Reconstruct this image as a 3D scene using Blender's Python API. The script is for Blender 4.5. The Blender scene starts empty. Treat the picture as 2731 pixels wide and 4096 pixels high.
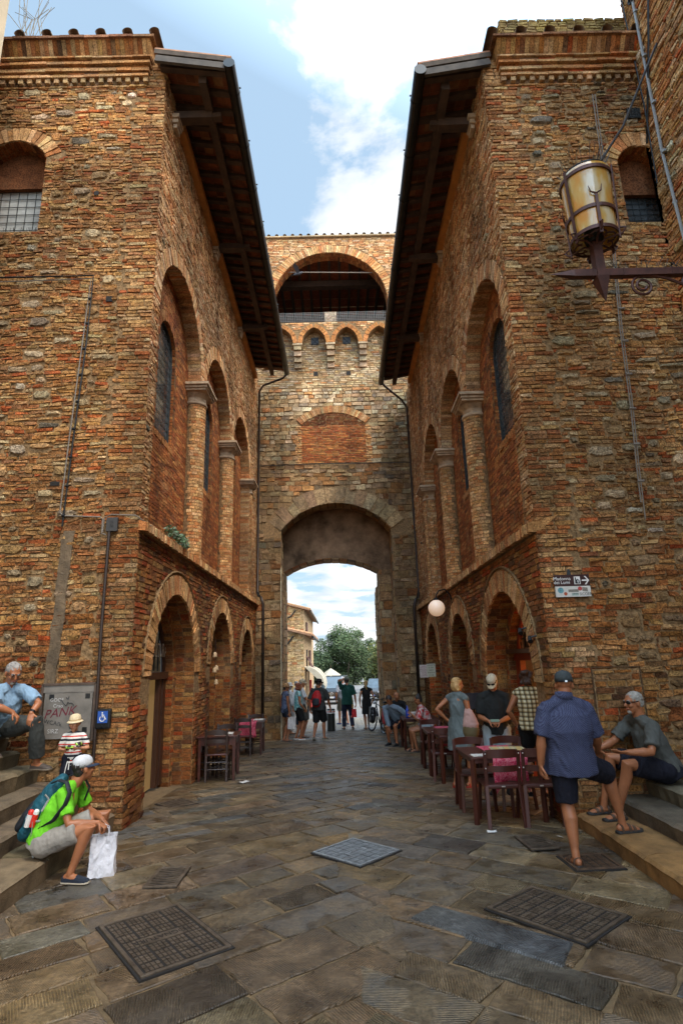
import bpy, bmesh, math, random
from math import sin, cos, pi, radians, sqrt, atan2, floor
from mathutils import Vector, Matrix, noise
from mathutils.geometry import tessellate_polygon
V3 = Vector
S = bpy.context.scene
COL = S.collection

# ------------------------------------------------------------------ objects
def link(o, parent=None):
    COL.objects.link(o)
    if parent is not None: o.parent = parent
    return o
def tag(o, label=None, cat=None, group=None, kind=None):
    if label: o['label'] = label
    if cat: o['category'] = cat
    if group: o['group'] = group
    if kind: o['kind'] = kind
    return o
def empty(name, label, cat, loc=(0, 0, 0), rz=0.0, group=None):
    o = bpy.data.objects.new(name, None); o.location = loc; o.rotation_euler = (0, 0, rz)
    o.empty_display_size = .1
    link(o); return tag(o, label, cat, group)
def copy_tree(o, parent=None):
    c = o.copy(); COL.objects.link(c); c.parent = parent
    for ch in o.children: copy_tree(ch, c)
    return c

# ------------------------------------------------------------------ mesh builder
TMP = bpy.data.scenes.new('scratch')
def evaluated(o):           # mesh of an object with its modifiers, computed in a scratch scene
    TMP.collection.objects.link(o)
    with bpy.context.temp_override(scene=TMP, view_layer=TMP.view_layers[0]):
        me = bpy.data.meshes.new_from_object(o.evaluated_get(bpy.context.evaluated_depsgraph_get()))
    bpy.data.objects.remove(o); return me
class MB:
    def __init__(s): s.V = []; s.F = []; s.M = []; s.C = []
    def add(s, vs, fs, mat=0, col=(1, 1, 1)):
        b = len(s.V); s.V += [tuple(v) for v in vs]; s.C += [col] * len(vs)
        for f in fs: s.F.append(tuple(i + b for i in f)); s.M.append(mat)
        return b
    def quad(s, a, b, c, d, mat=0, col=(1, 1, 1)): s.add((a, b, c, d), ((0, 1, 2, 3),), mat, col)
    def box(s, c, size, rot=None, mat=0, col=(1, 1, 1), taper=1.0):
        hx, hy, hz = size[0] / 2, size[1] / 2, size[2] / 2; c = V3(c); vs = []
        for z in (-1, 1):
            t = taper if z > 0 else 1.0
            for x, y in ((-1, -1), (1, -1), (1, 1), (-1, 1)):
                p = V3((x * hx * t, y * hy * t, z * hz))
                if rot is not None: p = rot @ p
                vs.append(c + p)
        s.add(vs, ((3, 2, 1, 0), (4, 5, 6, 7), (0, 1, 5, 4), (1, 2, 6, 5), (2, 3, 7, 6), (3, 0, 4, 7)), mat, col)
    def bar(s, a, b, w, t, up=(0, 0, 1), mat=0, col=(1, 1, 1)):
        a = V3(a); b = V3(b); d = b - a; L = d.length; z = d / L
        x = V3(up).cross(z)
        if x.length < 1e-4: x = V3((1, 0, 0)).cross(z)
        x.normalize(); y = z.cross(x)
        R = Matrix((x, y, z)).transposed()
        s.box((a + b) / 2, (w, t, L), R, mat, col)
    def tube(s, pts, rad, n=10, mat=0, col=(1, 1, 1), sx=1.0, sy=1.0, ref=None, caps=True, closed=False):
        pts = [V3(p) for p in pts]; m = len(pts)
        if not hasattr(rad, '__len__'): rad = [rad] * m
        px = None; base = len(s.V); 
        for i, p in enumerate(pts):
            if closed: d = pts[(i + 1) % m] - pts[i - 1]
            else: d = pts[min(i + 1, m - 1)] - pts[max(i - 1, 0)]
            if d.length < 1e-9: d = V3((0, 0, 1))
            d.normalize()
            if px is None:
                r0 = V3(ref) if ref is not None else (V3((1, 0, 0)) if abs(d.x) < .8 else V3((0, 1, 0)))
                px = r0 - d * r0.dot(d)
            else: px = px - d * px.dot(d)
            if px.length < 1e-6: px = d.orthogonal()
            px.normalize(); py = d.cross(px)
            for k in range(n):
                a = 2 * pi * k / n
                rr = rad[i]
                ax, ay = (rr if hasattr(rr, '__len__') else (rr * sx, rr * sy))
                s.V.append(tuple(p + px * (cos(a) * ax) + py * (sin(a) * ay))); s.C.append(col)
        for i in range(m if closed else m - 1):
            for k in range(n):
                a = base + i * n + k; b = base + i * n + (k + 1) % n; j = ((i + 1) % m) * n
                s.F.append((a, b, base + j + (k + 1) % n, base + j + k)); s.M.append(mat)
        if caps and not closed:
            s.F.append(tuple(base + k for k in reversed(range(n)))); s.M.append(mat)
            s.F.append(tuple(base + (m - 1) * n + k for k in range(n))); s.M.append(mat)
    def rtube(s, pts, rad, n=12, mat=0, **kw):      # rounded ends
        pts = [V3(p) for p in pts]; r0 = rad[0] if not hasattr(rad[0], '__len__') else min(rad[0]); r1 = rad[-1] if not hasattr(rad[-1], '__len__') else min(rad[-1])
        def sc(r, k): return (r[0] * k, r[1] * k) if hasattr(r, '__len__') else r * k
        d0 = (pts[0] - pts[1]).normalized(); d1 = (pts[-1] - pts[-2]).normalized()
        A = [(pts[0] + d0 * r0 * sin(a), sc(rad[0], max(cos(a), .06))) for a in (1.5, 1.15, .75, .35)]
        B = [(pts[-1] + d1 * r1 * sin(a), sc(rad[-1], max(cos(a), .06))) for a in (.35, .75, 1.15, 1.5)]
        s.tube([p for p, _ in A] + pts + [p for p, _ in B], [r for _, r in A] + list(rad) + [r for _, r in B], n, mat, **kw)
    def ell(s, c, r, rot=None, nu=16, nv=10, mat=0, col=(1, 1, 1)):
        c = V3(c); vs = []; fs = []
        for j in range(1, nv):
            t = pi * j / nv
            for k in range(nu):
                a = 2 * pi * k / nu; p = V3((r[0] * sin(t) * cos(a), r[1] * sin(t) * sin(a), r[2] * cos(t)))
                vs.append(c + (rot @ p if rot is not None else p))
        top = len(vs); q = V3((0, 0, r[2])); vs.append(c + (rot @ q if rot is not None else q)); vs.append(c - (rot @ q if rot is not None else q))
        for j in range(nv - 2):
            for k in range(nu): fs.append((j * nu + k, (j + 1) * nu + k, (j + 1) * nu + (k + 1) % nu, j * nu + (k + 1) % nu))
        for k in range(nu):
            fs.append((top, k, (k + 1) % nu)); b = (nv - 2) * nu; fs.append((top + 1, b + (k + 1) % nu, b + k))
        s.add(vs, fs, mat, col)
    def lathe(s, prof, c=(0, 0, 0), n=20, rot=None, mat=0, col=(1, 1, 1), a0=0, a1=2 * pi, cap=False):
        c = V3(c); full = abs(a1 - a0 - 2 * pi) < 1e-6; m = n if full else n + 1; vs = []; fs = []
        for r, z in prof:
            for k in range(m):
                a = a0 + (a1 - a0) * k / n; p = V3((r * cos(a), r * sin(a), z)); vs.append(c + (rot @ p if rot is not None else p))
        for i in range(len(prof) - 1):
            for k in range(n): fs.append((i * m + k, i * m + (k + 1) % m, (i + 1) * m + (k + 1) % m, (i + 1) * m + k))
        if cap:
            fs.append(tuple(reversed(range(m)))); fs.append(tuple((len(prof) - 1) * m + k for k in range(m)))
        s.add(vs, fs, mat, col)
    def poly(s, outer, holes, f, mat=0, col=(1, 1, 1)):      # planar sheet with holes; f maps (s,z)->Vector
        loops = [outer] + list(holes); flat = [p for l in loops for p in l]
        tri = tessellate_polygon([[V3((p[0], p[1], 0)) for p in l] for l in loops])
        s.add([f(*p) for p in flat], tri, mat, col)
    def prism(s, outer, f, d0, d1, mat=0, col=(1, 1, 1)):     # closed slab, f(s,z,d)
        n = len(outer); tri = tessellate_polygon([[V3((p[0], p[1], 0)) for p in outer]])
        s.add([f(p[0], p[1], d1) for p in outer], tri, mat, col); s.add([f(p[0], p[1], d0) for p in outer], [t[::-1] for t in tri], mat, col)
        for i in range(n):
            a, b = outer[i], outer[(i + 1) % n]
            s.quad(f(a[0], a[1], d0), f(b[0], b[1], d0), f(b[0], b[1], d1), f(a[0], a[1], d1), mat, col)
    def mesh(s, name, mats=(), smooth=False):
        me = bpy.data.meshes.new(name); me.from_pydata(s.V, [], s.F)
        for m in mats: me.materials.append(m)
        if len(mats) > 1: me.polygons.foreach_set('material_index', s.M)
        if any(c != (1, 1, 1) for c in s.C):
            at = me.color_attributes.new('Col', 'FLOAT_COLOR', 'POINT'); buf = []
            for c in s.C: buf += [c[0], c[1], c[2], 1.0 if len(c) < 4 else c[3]]
            at.data.foreach_set('color', buf)
        me.validate(); me.update()
        if smooth: me.polygons.foreach_set('use_smooth', [True] * len(me.polygons))
        return me
    def build(s, name, mats, parent=None, smooth=False, bevel=0, loc=None, sub=0, fixn=False):
        if not isinstance(mats, (list, tuple)): mats = [mats]
        me = s.mesh(name, mats, smooth)
        if fixn:
            bm = bmesh.new(); bm.from_mesh(me); bmesh.ops.remove_doubles(bm, verts=bm.verts, dist=1e-5); bmesh.ops.recalc_face_normals(bm, faces=bm.faces); bm.to_mesh(me); bm.free()
        o = bpy.data.objects.new(name, me); link(o, parent)
        if loc is not None: o.location = loc
        if bevel:
            b = o.modifiers.new('bevel', 'BEVEL'); b.width = bevel; b.segments = 2; b.limit_method = 'ANGLE'
        if sub:
            b = o.modifiers.new('sub', 'SUBSURF'); b.levels = sub; b.render_levels = sub
        return o

# ------------------------------------------------------------------ materials
def newmat(name):
    m = bpy.data.materials.new(name); m.use_nodes = True
    nt = m.node_tree; return m, nt, nt.nodes['Principled BSDF']
def N(nt, t, **kw):
    n = nt.nodes.new(t)
    for k, v in kw.items():
        if k.startswith('i_'):
            n.inputs[k[2:].replace('_', ' ')].default_value = v
        else: setattr(n, k, v)
    return n
def L(nt, a, b): nt.links.new(a, b)
def ramp(nt, pts):
    r = N(nt, 'ShaderNodeValToRGB'); e = r.color_ramp.elements
    while len(e) < len(pts): e.new(.5)
    for k, (p, c) in enumerate(pts):
        e[k].position = p; e[k].color = (c[0], c[1], c[2], 1) if hasattr(c, '__len__') else (c, c, c, 1)
    return r
def mulc(nt, a, b, fac=1.0, mode='MULTIPLY'):
    m = N(nt, 'ShaderNodeMix', data_type='RGBA', blend_type=mode); m.inputs[0].default_value = fac
    for sock, val in ((m.inputs[6], a), (m.inputs[7], b)):
        if hasattr(val, 'is_output'): L(nt, val, sock)
        else: sock.default_value = (*val, 1)
    return m.outputs[2]
def pbr(name, col, rough=.6, metal=0.0, nz=None, bump=None, attr=False, spec=.5, bump2=None, coat=0, emit=None, rnz=None):
    """nz=(scale,lo,hi) multiplies the colour by noise; bump=(scale,strength,dist)"""
    m, nt, b = newmat(name)
    tc = N(nt, 'ShaderNodeTexCoord'); co = tc.outputs['Object']
    src = None
    if attr:
        a = N(nt, 'ShaderNodeAttribute', attribute_name='Col'); src = mulc(nt, a.outputs['Color'], col)
    if nz:
        n = N(nt, 'ShaderNodeTexNoise', i_Scale=nz[0], i_Detail=6.0, i_Roughness=.62); L(nt, co, n.inputs['Vector'])
        r = ramp(nt, ((.3, nz[1]), (.7, nz[2]))); L(nt, n.outputs['Fac'], r.inputs['Fac'])
        src = mulc(nt, src if src is not None else col, r.outputs['Color'])
    if src is not None: L(nt, src, b.inputs['Base Color'])
    else: b.inputs['Base Color'].default_value = (*col, 1)
    b.inputs['Roughness'].default_value = rough; b.inputs['Metallic'].default_value = metal
    b.inputs['Specular IOR Level'].default_value = spec
    if coat: b.inputs['Coat Weight'].default_value = coat
    if rnz:
        n = N(nt, 'ShaderNodeTexNoise', i_Scale=rnz[0], i_Detail=4.0); L(nt, co, n.inputs['Vector'])
        r = ramp(nt, ((.35, rnz[1]), (.65, rnz[2]))); L(nt, n.outputs['Fac'], r.inputs['Fac']); L(nt, r.outputs['Color'], b.inputs['Roughness'])
    prev = None
    for bp in (bump, bump2):
        if not bp: continue
        n = N(nt, 'ShaderNodeTexNoise', i_Scale=bp[0], i_Detail=8.0, i_Roughness=.65); L(nt, co, n.inputs['Vector'])
        u = N(nt, 'ShaderNodeBump', i_Strength=bp[1], i_Distance=bp[2] if len(bp) > 2 else .01); L(nt, n.outputs['Fac'], u.inputs['Height'])
        if prev is not None: L(nt, prev.outputs[0], u.inputs['Normal'])
        prev = u
    if prev is not None: L(nt, prev.outputs[0], b.inputs['Normal'])
    if emit:
        b.inputs['Emission Color'].default_value = (*emit[0], 1); b.inputs['Emission Strength'].default_value = emit[1]
    return m
def glassmat(name, tint=(.02, .03, .035), rough=.06):
    m = pbr(name, tint, rough, 0, spec=.9); return m

# ------------------------------------------------------------------ masonry
class Frame:
    def __init__(s, o, es, n, ez=(0, 0, 1)):
        s.o = V3(o); s.es = V3(es).normalized(); s.n = V3(n).normalized(); s.ez = V3(ez); s.flip = s.es.cross(s.ez).dot(s.n) < 0
    def __call__(s, a, z, d=0.0): return s.o + s.es * a + s.ez * z + s.n * d
def vary(c, rng, v=.16, hs=.05):
    k = 1 + rng.uniform(-v, v); return tuple(max(.01, x * k * (1 + rng.uniform(-hs, hs))) for x in c)
def brick(mb, P, n, h, inset, rng, col, mat=0, jit=.006):
    c = sum(P, V3()) / len(P); k = len(P); hh = h * rng.uniform(.55, 1.25)
    tilt = V3((rng.uniform(-1, 1), rng.uniform(-1, 1), rng.uniform(-1, 1))) * .05
    fr = []
    for p in P:
        q = p - c; l = q.length or 1
        f = c + q * max(0.3, 1 - inset / l)
        f += n * (hh + q.dot(tilt)) + V3((rng.uniform(-1, 1), rng.uniform(-1, 1), rng.uniform(-1, 1))) * jit
        fr.append(f)
    base = [p - n * .02 for p in P]
    if (P[1] - P[0]).cross(P[2] - P[1]).dot(n) < 0: base.reverse(); fr.reverse()
    if k > 5:
        top = c + n * (hh * 1.25)
        mb.add(base + fr + [top], [(i, (i + 1) % k, k + (i + 1) % k, k + i) for i in range(k)] + [(k + i, k + (i + 1) % k, 2 * k) for i in range(k)], mat, col)
    else:
        mb.add(base + fr, [(i, (i + 1) % k, k + (i + 1) % k, k + i) for i in range(k)] + [tuple(range(k, 2 * k))], mat, col)
def pick(pal, rng):
    t = rng.random() * sum(w for w, _ in pal)
    for w, c in pal:
        t -= w
        if t <= 0: return c
    return pal[-1][1]
def wall_bricks(mb, fr, s0, s1, z0, z1, course, lens, gap, h, pal, rng, hole=None, stones=None, spal=None, wav=.0, jit=.006, inset=.008, tone=None, cj=.12):
    """courses of bricks with trimmed ends at openings; stones=(count,wmin,wmax,hmin,hmax)"""
    rects = []
    if stones:
        tries = 0
        while len(rects) < stones[0] and tries < stones[0] * 12:
            tries += 1; w = rng.uniform(stones[1], stones[2]); hh = min(w * .85, rng.uniform(stones[3], stones[4]))
            a = rng.uniform(s0, s1 - w); z = rng.uniform(z0, z1 - hh)
            if hole and any(hole(a + w * i / 3, z + hh * j / 2) for i in range(4) for j in range(3)): continue
            if any(a < r[1] + .03 and a + w > r[0] - .03 and z < r[3] + .02 and z + hh > r[2] - .02 for r in rects): continue
            rects.append((a, a + w, z, z + hh))
        for (a, b, c, d) in rects:
            ca, cz = (a + b) / 2, (c + d) / 2; pts = []
            for k in range(9):
                t = 2 * pi * (k + rng.uniform(-.25, .25)) / 9; q = rng.uniform(.9, 1.08)
                x = cos(t); y = sin(t); m = max(abs(x), abs(y)) ** .75
                pts.append(fr(ca + x / m * (b - a) / 2 * q, cz + y / m * (d - c) / 2 * q))
            col = vary(pick(spal, rng), rng, .22)
            if tone: col = tuple(x * y for x, y in zip(col, tone(ca, cz)))
            brick(mb, pts, fr.n, h * 1.6, .022, rng, col, 0, .008)
    z = z0
    while z < z1 - course * .4:
        ch = min(course * (1 + rng.uniform(-cj, cj)), z1 - z); zc = z + ch / 2
        cuts = [(r[0] - gap, r[1] + gap) for r in rects if r[2] < zc + ch * .2 and r[3] > zc - ch * .2]
        a = s0 - rng.uniform(0, lens[1]) * .7
        while a < s1:
            ln = rng.uniform(*lens); b = a + ln; x0 = max(a, s0); x1 = min(b - gap, s1)
            a = b
            for c0, c1 in cuts:
                if x0 >= c0 and x1 <= c1: x1 = x0
                elif x0 < c0 < x1: x1 = c0
                elif x0 < c1 < x1: x0 = c1
            if x1 - x0 < .025: continue
            if hole:
                i0, i1 = hole(x0, zc), hole(x1, zc); im = hole((x0 + x1) / 2, zc)
                if im and (i0 or i1) or (i0 and i1): continue
                if i0 or i1:
                    lo, hi = (x1, x0) if i0 else (x0, x1)
                    for _ in range(7):
                        md = (lo + hi) / 2
                        if hole(md, zc): hi = md
                        else: lo = md
                    if i0: x0 = lo
                    else: x1 = lo
                    if abs(x1 - x0) < .03: continue
            g = gap * .5; zb, zt = z + g, z + ch - g
            w0 = wav * noise.noise(V3((x0 * .9, z * .4, 3.1))) if wav else 0; w1 = wav * noise.noise(V3((x1 * .9, z * .4, 3.1))) if wav else 0
            jz = lambda: rng.uniform(-1, 1) * jit * .7
            P = [fr(x0 + jz(), zb + w0 + jz()), fr(x1 + jz(), zb + w1 + jz()), fr(x1 + jz(), zt + w1 + jz()), fr(x0 + jz(), zt + w0 + jz())]
            col = vary(pick(pal, rng), rng)
            if tone: col = tuple(x * y for x, y in zip(col, tone((x0 + x1) / 2, zc)))
            brick(mb, P, fr.n, h, inset, rng, col, 0, jit)
        z += ch
def arch_pts(c, zs, hw, rise, n=18):            # left spring -> right spring
    R = (hw * hw + rise * rise) / (2 * rise); zc = zs + rise - R; a0 = math.asin(min(1, hw / R)) if rise <= hw else pi - math.asin(hw / R)
    return [(c + R * sin(-a0 + 2 * a0 * i / n), zc + R * cos(-a0 + 2 * a0 * i / n)) for i in range(n + 1)]
def in_arch(s, z, c, zb, zs, hw, rise, m=0.0):
    if abs(s - c) >= hw + m or z < zb: return False
    if z <= zs: return True
    R = (hw * hw + rise * rise) / (2 * rise); zc = zs + rise - R
    return (s - c) ** 2 + (z - zc) ** 2 < (R + m) ** 2
def outline(c, zb, zs, hw, rise, n=18): return [(c - hw, zb)] + arch_pts(c, zs, hw, rise, n) + [(c + hw, zb)]
def voussoirs(mb, fr, c, zs, hw, rise, th, wid, h, pal, rng, gap=.008, jit=.004, mat=0, d0=0.0, tone=None):
    R = (hw * hw + rise * rise) / (2 * rise); zc = zs + rise - R; a0 = math.asin(min(1, hw / R)); n = max(3, int(2 * a0 * R / wid))
    for i in range(n):
        t0 = -a0 + 2 * a0 * i / n + gap / R / 2; t1 = -a0 + 2 * a0 * (i + 1) / n - gap / R / 2; T = th * rng.uniform(.95, 1.03)
        P = [fr(c + r * sin(t), zc + r * cos(t), d0) for r, t in ((R, t0), (R, t1), (R + T, t1), (R + T, t0))]
        col = vary(pick(pal, rng), rng)
        if tone: col = tuple(x * y for x, y in zip(col, tone(c, zc + R)))
        brick(mb, P, fr.n, h, .004, rng, col, mat, jit)
def reveal(mb, fr, pts, dep, course, across, pal, rng, mortar_mat=1, h=.008, d0=0.0, tone=None, inward=None):
    """lining of an opening: pts outline (s,z), going from d0 back by dep"""
    for i in range(len(pts) - 1):
        a, b = pts[i], pts[i + 1]; mb.quad(fr(a[0], a[1], d0), fr(b[0], b[1], d0), fr(b[0], b[1], d0 - dep), fr(a[0], a[1], d0 - dep), mortar_mat)
        L_ = sqrt((b[0] - a[0]) ** 2 + (b[1] - a[1]) ** 2); k = max(1, round(L_ / course))
        cx, cz = inward if inward else (sum(p[0] for p in pts) / len(pts), sum(p[1] for p in pts) / len(pts))
        t = V3((b[0] - a[0], b[1] - a[1])) ; nn = V3((-t.y, t.x)).normalized() if False else None
        nx, nz = -(b[1] - a[1]) / L_, (b[0] - a[0]) / L_
        mx, mz = (a[0] + b[0]) / 2, (a[1] + b[1]) / 2
        if (cx - mx) * nx + (cz - mz) * nz < 0: nx, nz = -nx, -nz
        nrm = fr.es * nx + fr.ez * nz
        for j in range(k):
            off = rng.uniform(-.25, .25) if across > 1 else 0
            f0 = (j + .06) / k; f1 = (j + .94) / k; edges = [0] + [min(.95, max(.05, (q + off) / across)) for q in range(1, across)] + [1]
            for q in range(len(edges) - 1):
                e0 = edges[q] * dep + .004; e1 = edges[q + 1] * dep - .004
                if e1 - e0 < .02: continue
                g = lambda f, e: fr(a[0] + (b[0] - a[0]) * f, a[1] + (b[1] - a[1]) * f, d0 - e)
                col = vary(pick(pal, rng), rng)
                if tone: col = tuple(x * y for x, y in zip(col, tone(mx, mz)))
                brick(mb, [g(f0, e0), g(f1, e0), g(f1, e1), g(f0, e1)], nrm, h, .003, rng, col, 0, .003)
def text_mesh(mb, txt, size, f, mat=0, align='CENTER', d=.002, col=(1, 1, 1), sx=1.0):
    """flat lettering: f(s,z,d)->world, baseline-centred at 0,0"""
    cu = bpy.data.curves.new('t', 'FONT'); cu.body = txt; cu.size = size; cu.align_x = align; cu.align_y = 'CENTER'; cu.resolution_u = 3
    me = evaluated(bpy.data.objects.new('t', cu))
    mb.add([f(v.co.x * sx, v.co.y, d) for v in me.vertices], [tuple(p.vertices) for p in me.polygons], mat, col)
    bpy.data.curves.remove(cu); bpy.data.meshes.remove(me)
def gz(Y):
    if Y < 7: return 0.0
    if Y < 20: return -.038 * (Y - 7)
    return -.494 - .033 * (Y - 20)
# ------------------------------------------------------------------ camera, sky, sun
def setup():
    cam = bpy.data.cameras.new('camera'); co = bpy.data.objects.new('camera', cam); COL.objects.link(co)
    F, pit, yaw, rol = 1317.956, radians(14.41136), radians(.56587), radians(-1.72055)
    f = V3((sin(yaw) * cos(pit), cos(yaw) * cos(pit), sin(pit))); r = V3((cos(yaw), -sin(yaw), 0)); u = r.cross(f)
    r2 = r * cos(rol) + u * sin(rol); u2 = u * cos(rol) - r * sin(rol)
    M = Matrix((r2, u2, -f)).transposed().to_4x4(); M.translation = (0, 0, 1.9); co.matrix_world = M
    cam.sensor_fit = 'VERTICAL'; cam.sensor_height = 36; cam.lens = F / 2352 * 36; cam.clip_start = .05; cam.clip_end = 2000
    S.camera = co
    S.view_settings.view_transform = 'Standard'; S.view_settings.look = 'None'; S.view_settings.exposure = 0
    w = bpy.data.worlds.new('World'); S.world = w; w.use_nodes = True; nt = w.node_tree; bg = nt.nodes['Background']
    el, az = radians(56), radians(SUN_AZ)          # azimuth clockwise from +Y
    sky = N(nt, 'ShaderNodeTexSky', sky_type='NISHITA', sun_disc=False, sun_elevation=el, sun_rotation=az, air_density=1.0, dust_density=1.6, ozone_density=1.6)
    tc = N(nt, 'ShaderNodeTexCoord'); sep = N(nt, 'ShaderNodeSeparateXYZ'); L(nt, tc.outputs['Generated'], sep.inputs[0])
    ad = N(nt, 'ShaderNodeMath', operation='ADD'); ad.inputs[1].default_value = .22; L(nt, sep.outputs['Z'], ad.inputs[0])
    def div(sock):
        d = N(nt, 'ShaderNodeMath', operation='DIVIDE'); L(nt, sock, d.inputs[0]); L(nt, ad.outputs[0], d.inputs[1]); return d.outputs[0]
    cx = N(nt, 'ShaderNodeCombineXYZ'); L(nt, div(sep.outputs['X']), cx.inputs[0]); L(nt, div(sep.outputs['Y']), cx.inputs[1])
    n1 = N(nt, 'ShaderNodeTexNoise', i_Scale=3.0, i_Detail=9.0, i_Roughness=.56, i_Distortion=.25)
    mp = N(nt, 'ShaderNodeMapping'); mp.inputs['Location'].default_value = CLOUD_OFF; L(nt, cx.outputs[0], mp.inputs[0]); L(nt, mp.outputs[0], n1.inputs['Vector'])
    # more cloud towards the sun side, clearer on the left
    bx = N(nt, 'ShaderNodeMath', operation='MULTIPLY_ADD'); L(nt, sep.outputs['X'], bx.inputs[0]); bx.inputs[1].default_value = .26; L(nt, n1.outputs['Fac'], bx.inputs[2])
    hz = N(nt, 'ShaderNodeMapRange'); hz.inputs['From Min'].default_value = .42; hz.inputs['From Max'].default_value = .02; hz.inputs['To Min'].default_value = 0; hz.inputs['To Max'].default_value = .16; L(nt, sep.outputs['Z'], hz.inputs['Value'])
    b2 = N(nt, 'ShaderNodeMath', operation='ADD'); L(nt, bx.outputs[0], b2.inputs[0]); L(nt, hz.outputs[0], b2.inputs[1])
    cr = ramp(nt, ((.535, 0.0), (.58, .6), (.64, .9), (.76, 1.0))); L(nt, b2.outputs[0], cr.inputs['Fac'])
    base = N(nt, 'ShaderNodeMix', data_type='RGBA', blend_type='MIX'); base.inputs[0].default_value = .62
    L(nt, sky.outputs[0], base.inputs[6]); base.inputs[7].default_value = (4.9, 6.9, 8.9, 1)      # thin haze over the blue
    mx = N(nt, 'ShaderNodeMix', data_type='RGBA', blend_type='MIX'); L(nt, cr.outputs['Color'], mx.inputs[0]); L(nt, base.outputs[2], mx.inputs[6]); n4 = N(nt, 'ShaderNodeTexNoise', i_Scale=5.0, i_Detail=6.0); L(nt, mp.outputs[0], n4.inputs['Vector']); r4 = ramp(nt, ((.35, (.72, .77, .83)), (.6, (1, 1, 1)))); L(nt, n4.outputs['Fac'], r4.inputs['Fac']); L(nt, mulc(nt, r4.outputs['Color'], (8.6, 8.6, 8.6)), mx.inputs[7])
    dt = N(nt, 'ShaderNodeVectorMath', operation='DOT_PRODUCT'); L(nt, tc.outputs['Generated'], dt.inputs[0]); dt.inputs[1].default_value = (sin(az) * cos(el), cos(az) * cos(el), sin(el))
    gl = N(nt, 'ShaderNodeMapRange'); gl.inputs['From Min'].default_value = .35; gl.inputs['To Max'].default_value = GLOW; gl.inputs['To Min'].default_value = 1.0; L(nt, dt.outputs['Value'], gl.inputs['Value'])
    gm = N(nt, 'ShaderNodeVectorMath', operation='SCALE'); L(nt, mx.outputs[2], gm.inputs[0]); L(nt, gl.outputs[0], gm.inputs['Scale'])      # sky brightens around the hidden sun
    L(nt, gm.outputs[0], bg.inputs['Color']); bg.inputs['Strength'].default_value = SKY_STR
    sl = bpy.data.lights.new('sun', 'SUN'); sl.energy = SUN_E; sl.angle = radians(SUN_ANG); sl.color = (1, .9, .76)
    so = bpy.data.objects.new('sun', sl); COL.objects.link(so)
    d = V3((sin(az) * cos(el), cos(az) * cos(el), sin(el))); so.rotation_euler = (-d).to_track_quat('-Z', 'Y').to_euler(); so.location = (0, 0, 30)
    S.cycles.max_bounces = 8; S.cycles.diffuse_bounces = 5; S.cycles.glossy_bounces = 3; S.cycles.transparent_max_bounces = 12
    S.cycles.use_denoising = True; S.cycles.sample_clamp_indirect = 6
SUN_AZ, SUN_E, SUN_ANG, SKY_STR, CLOUD_OFF, GLOW = 140, 2.2, 10, .142, (0.4, 0.2, 0), 6.5
setup()

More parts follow.
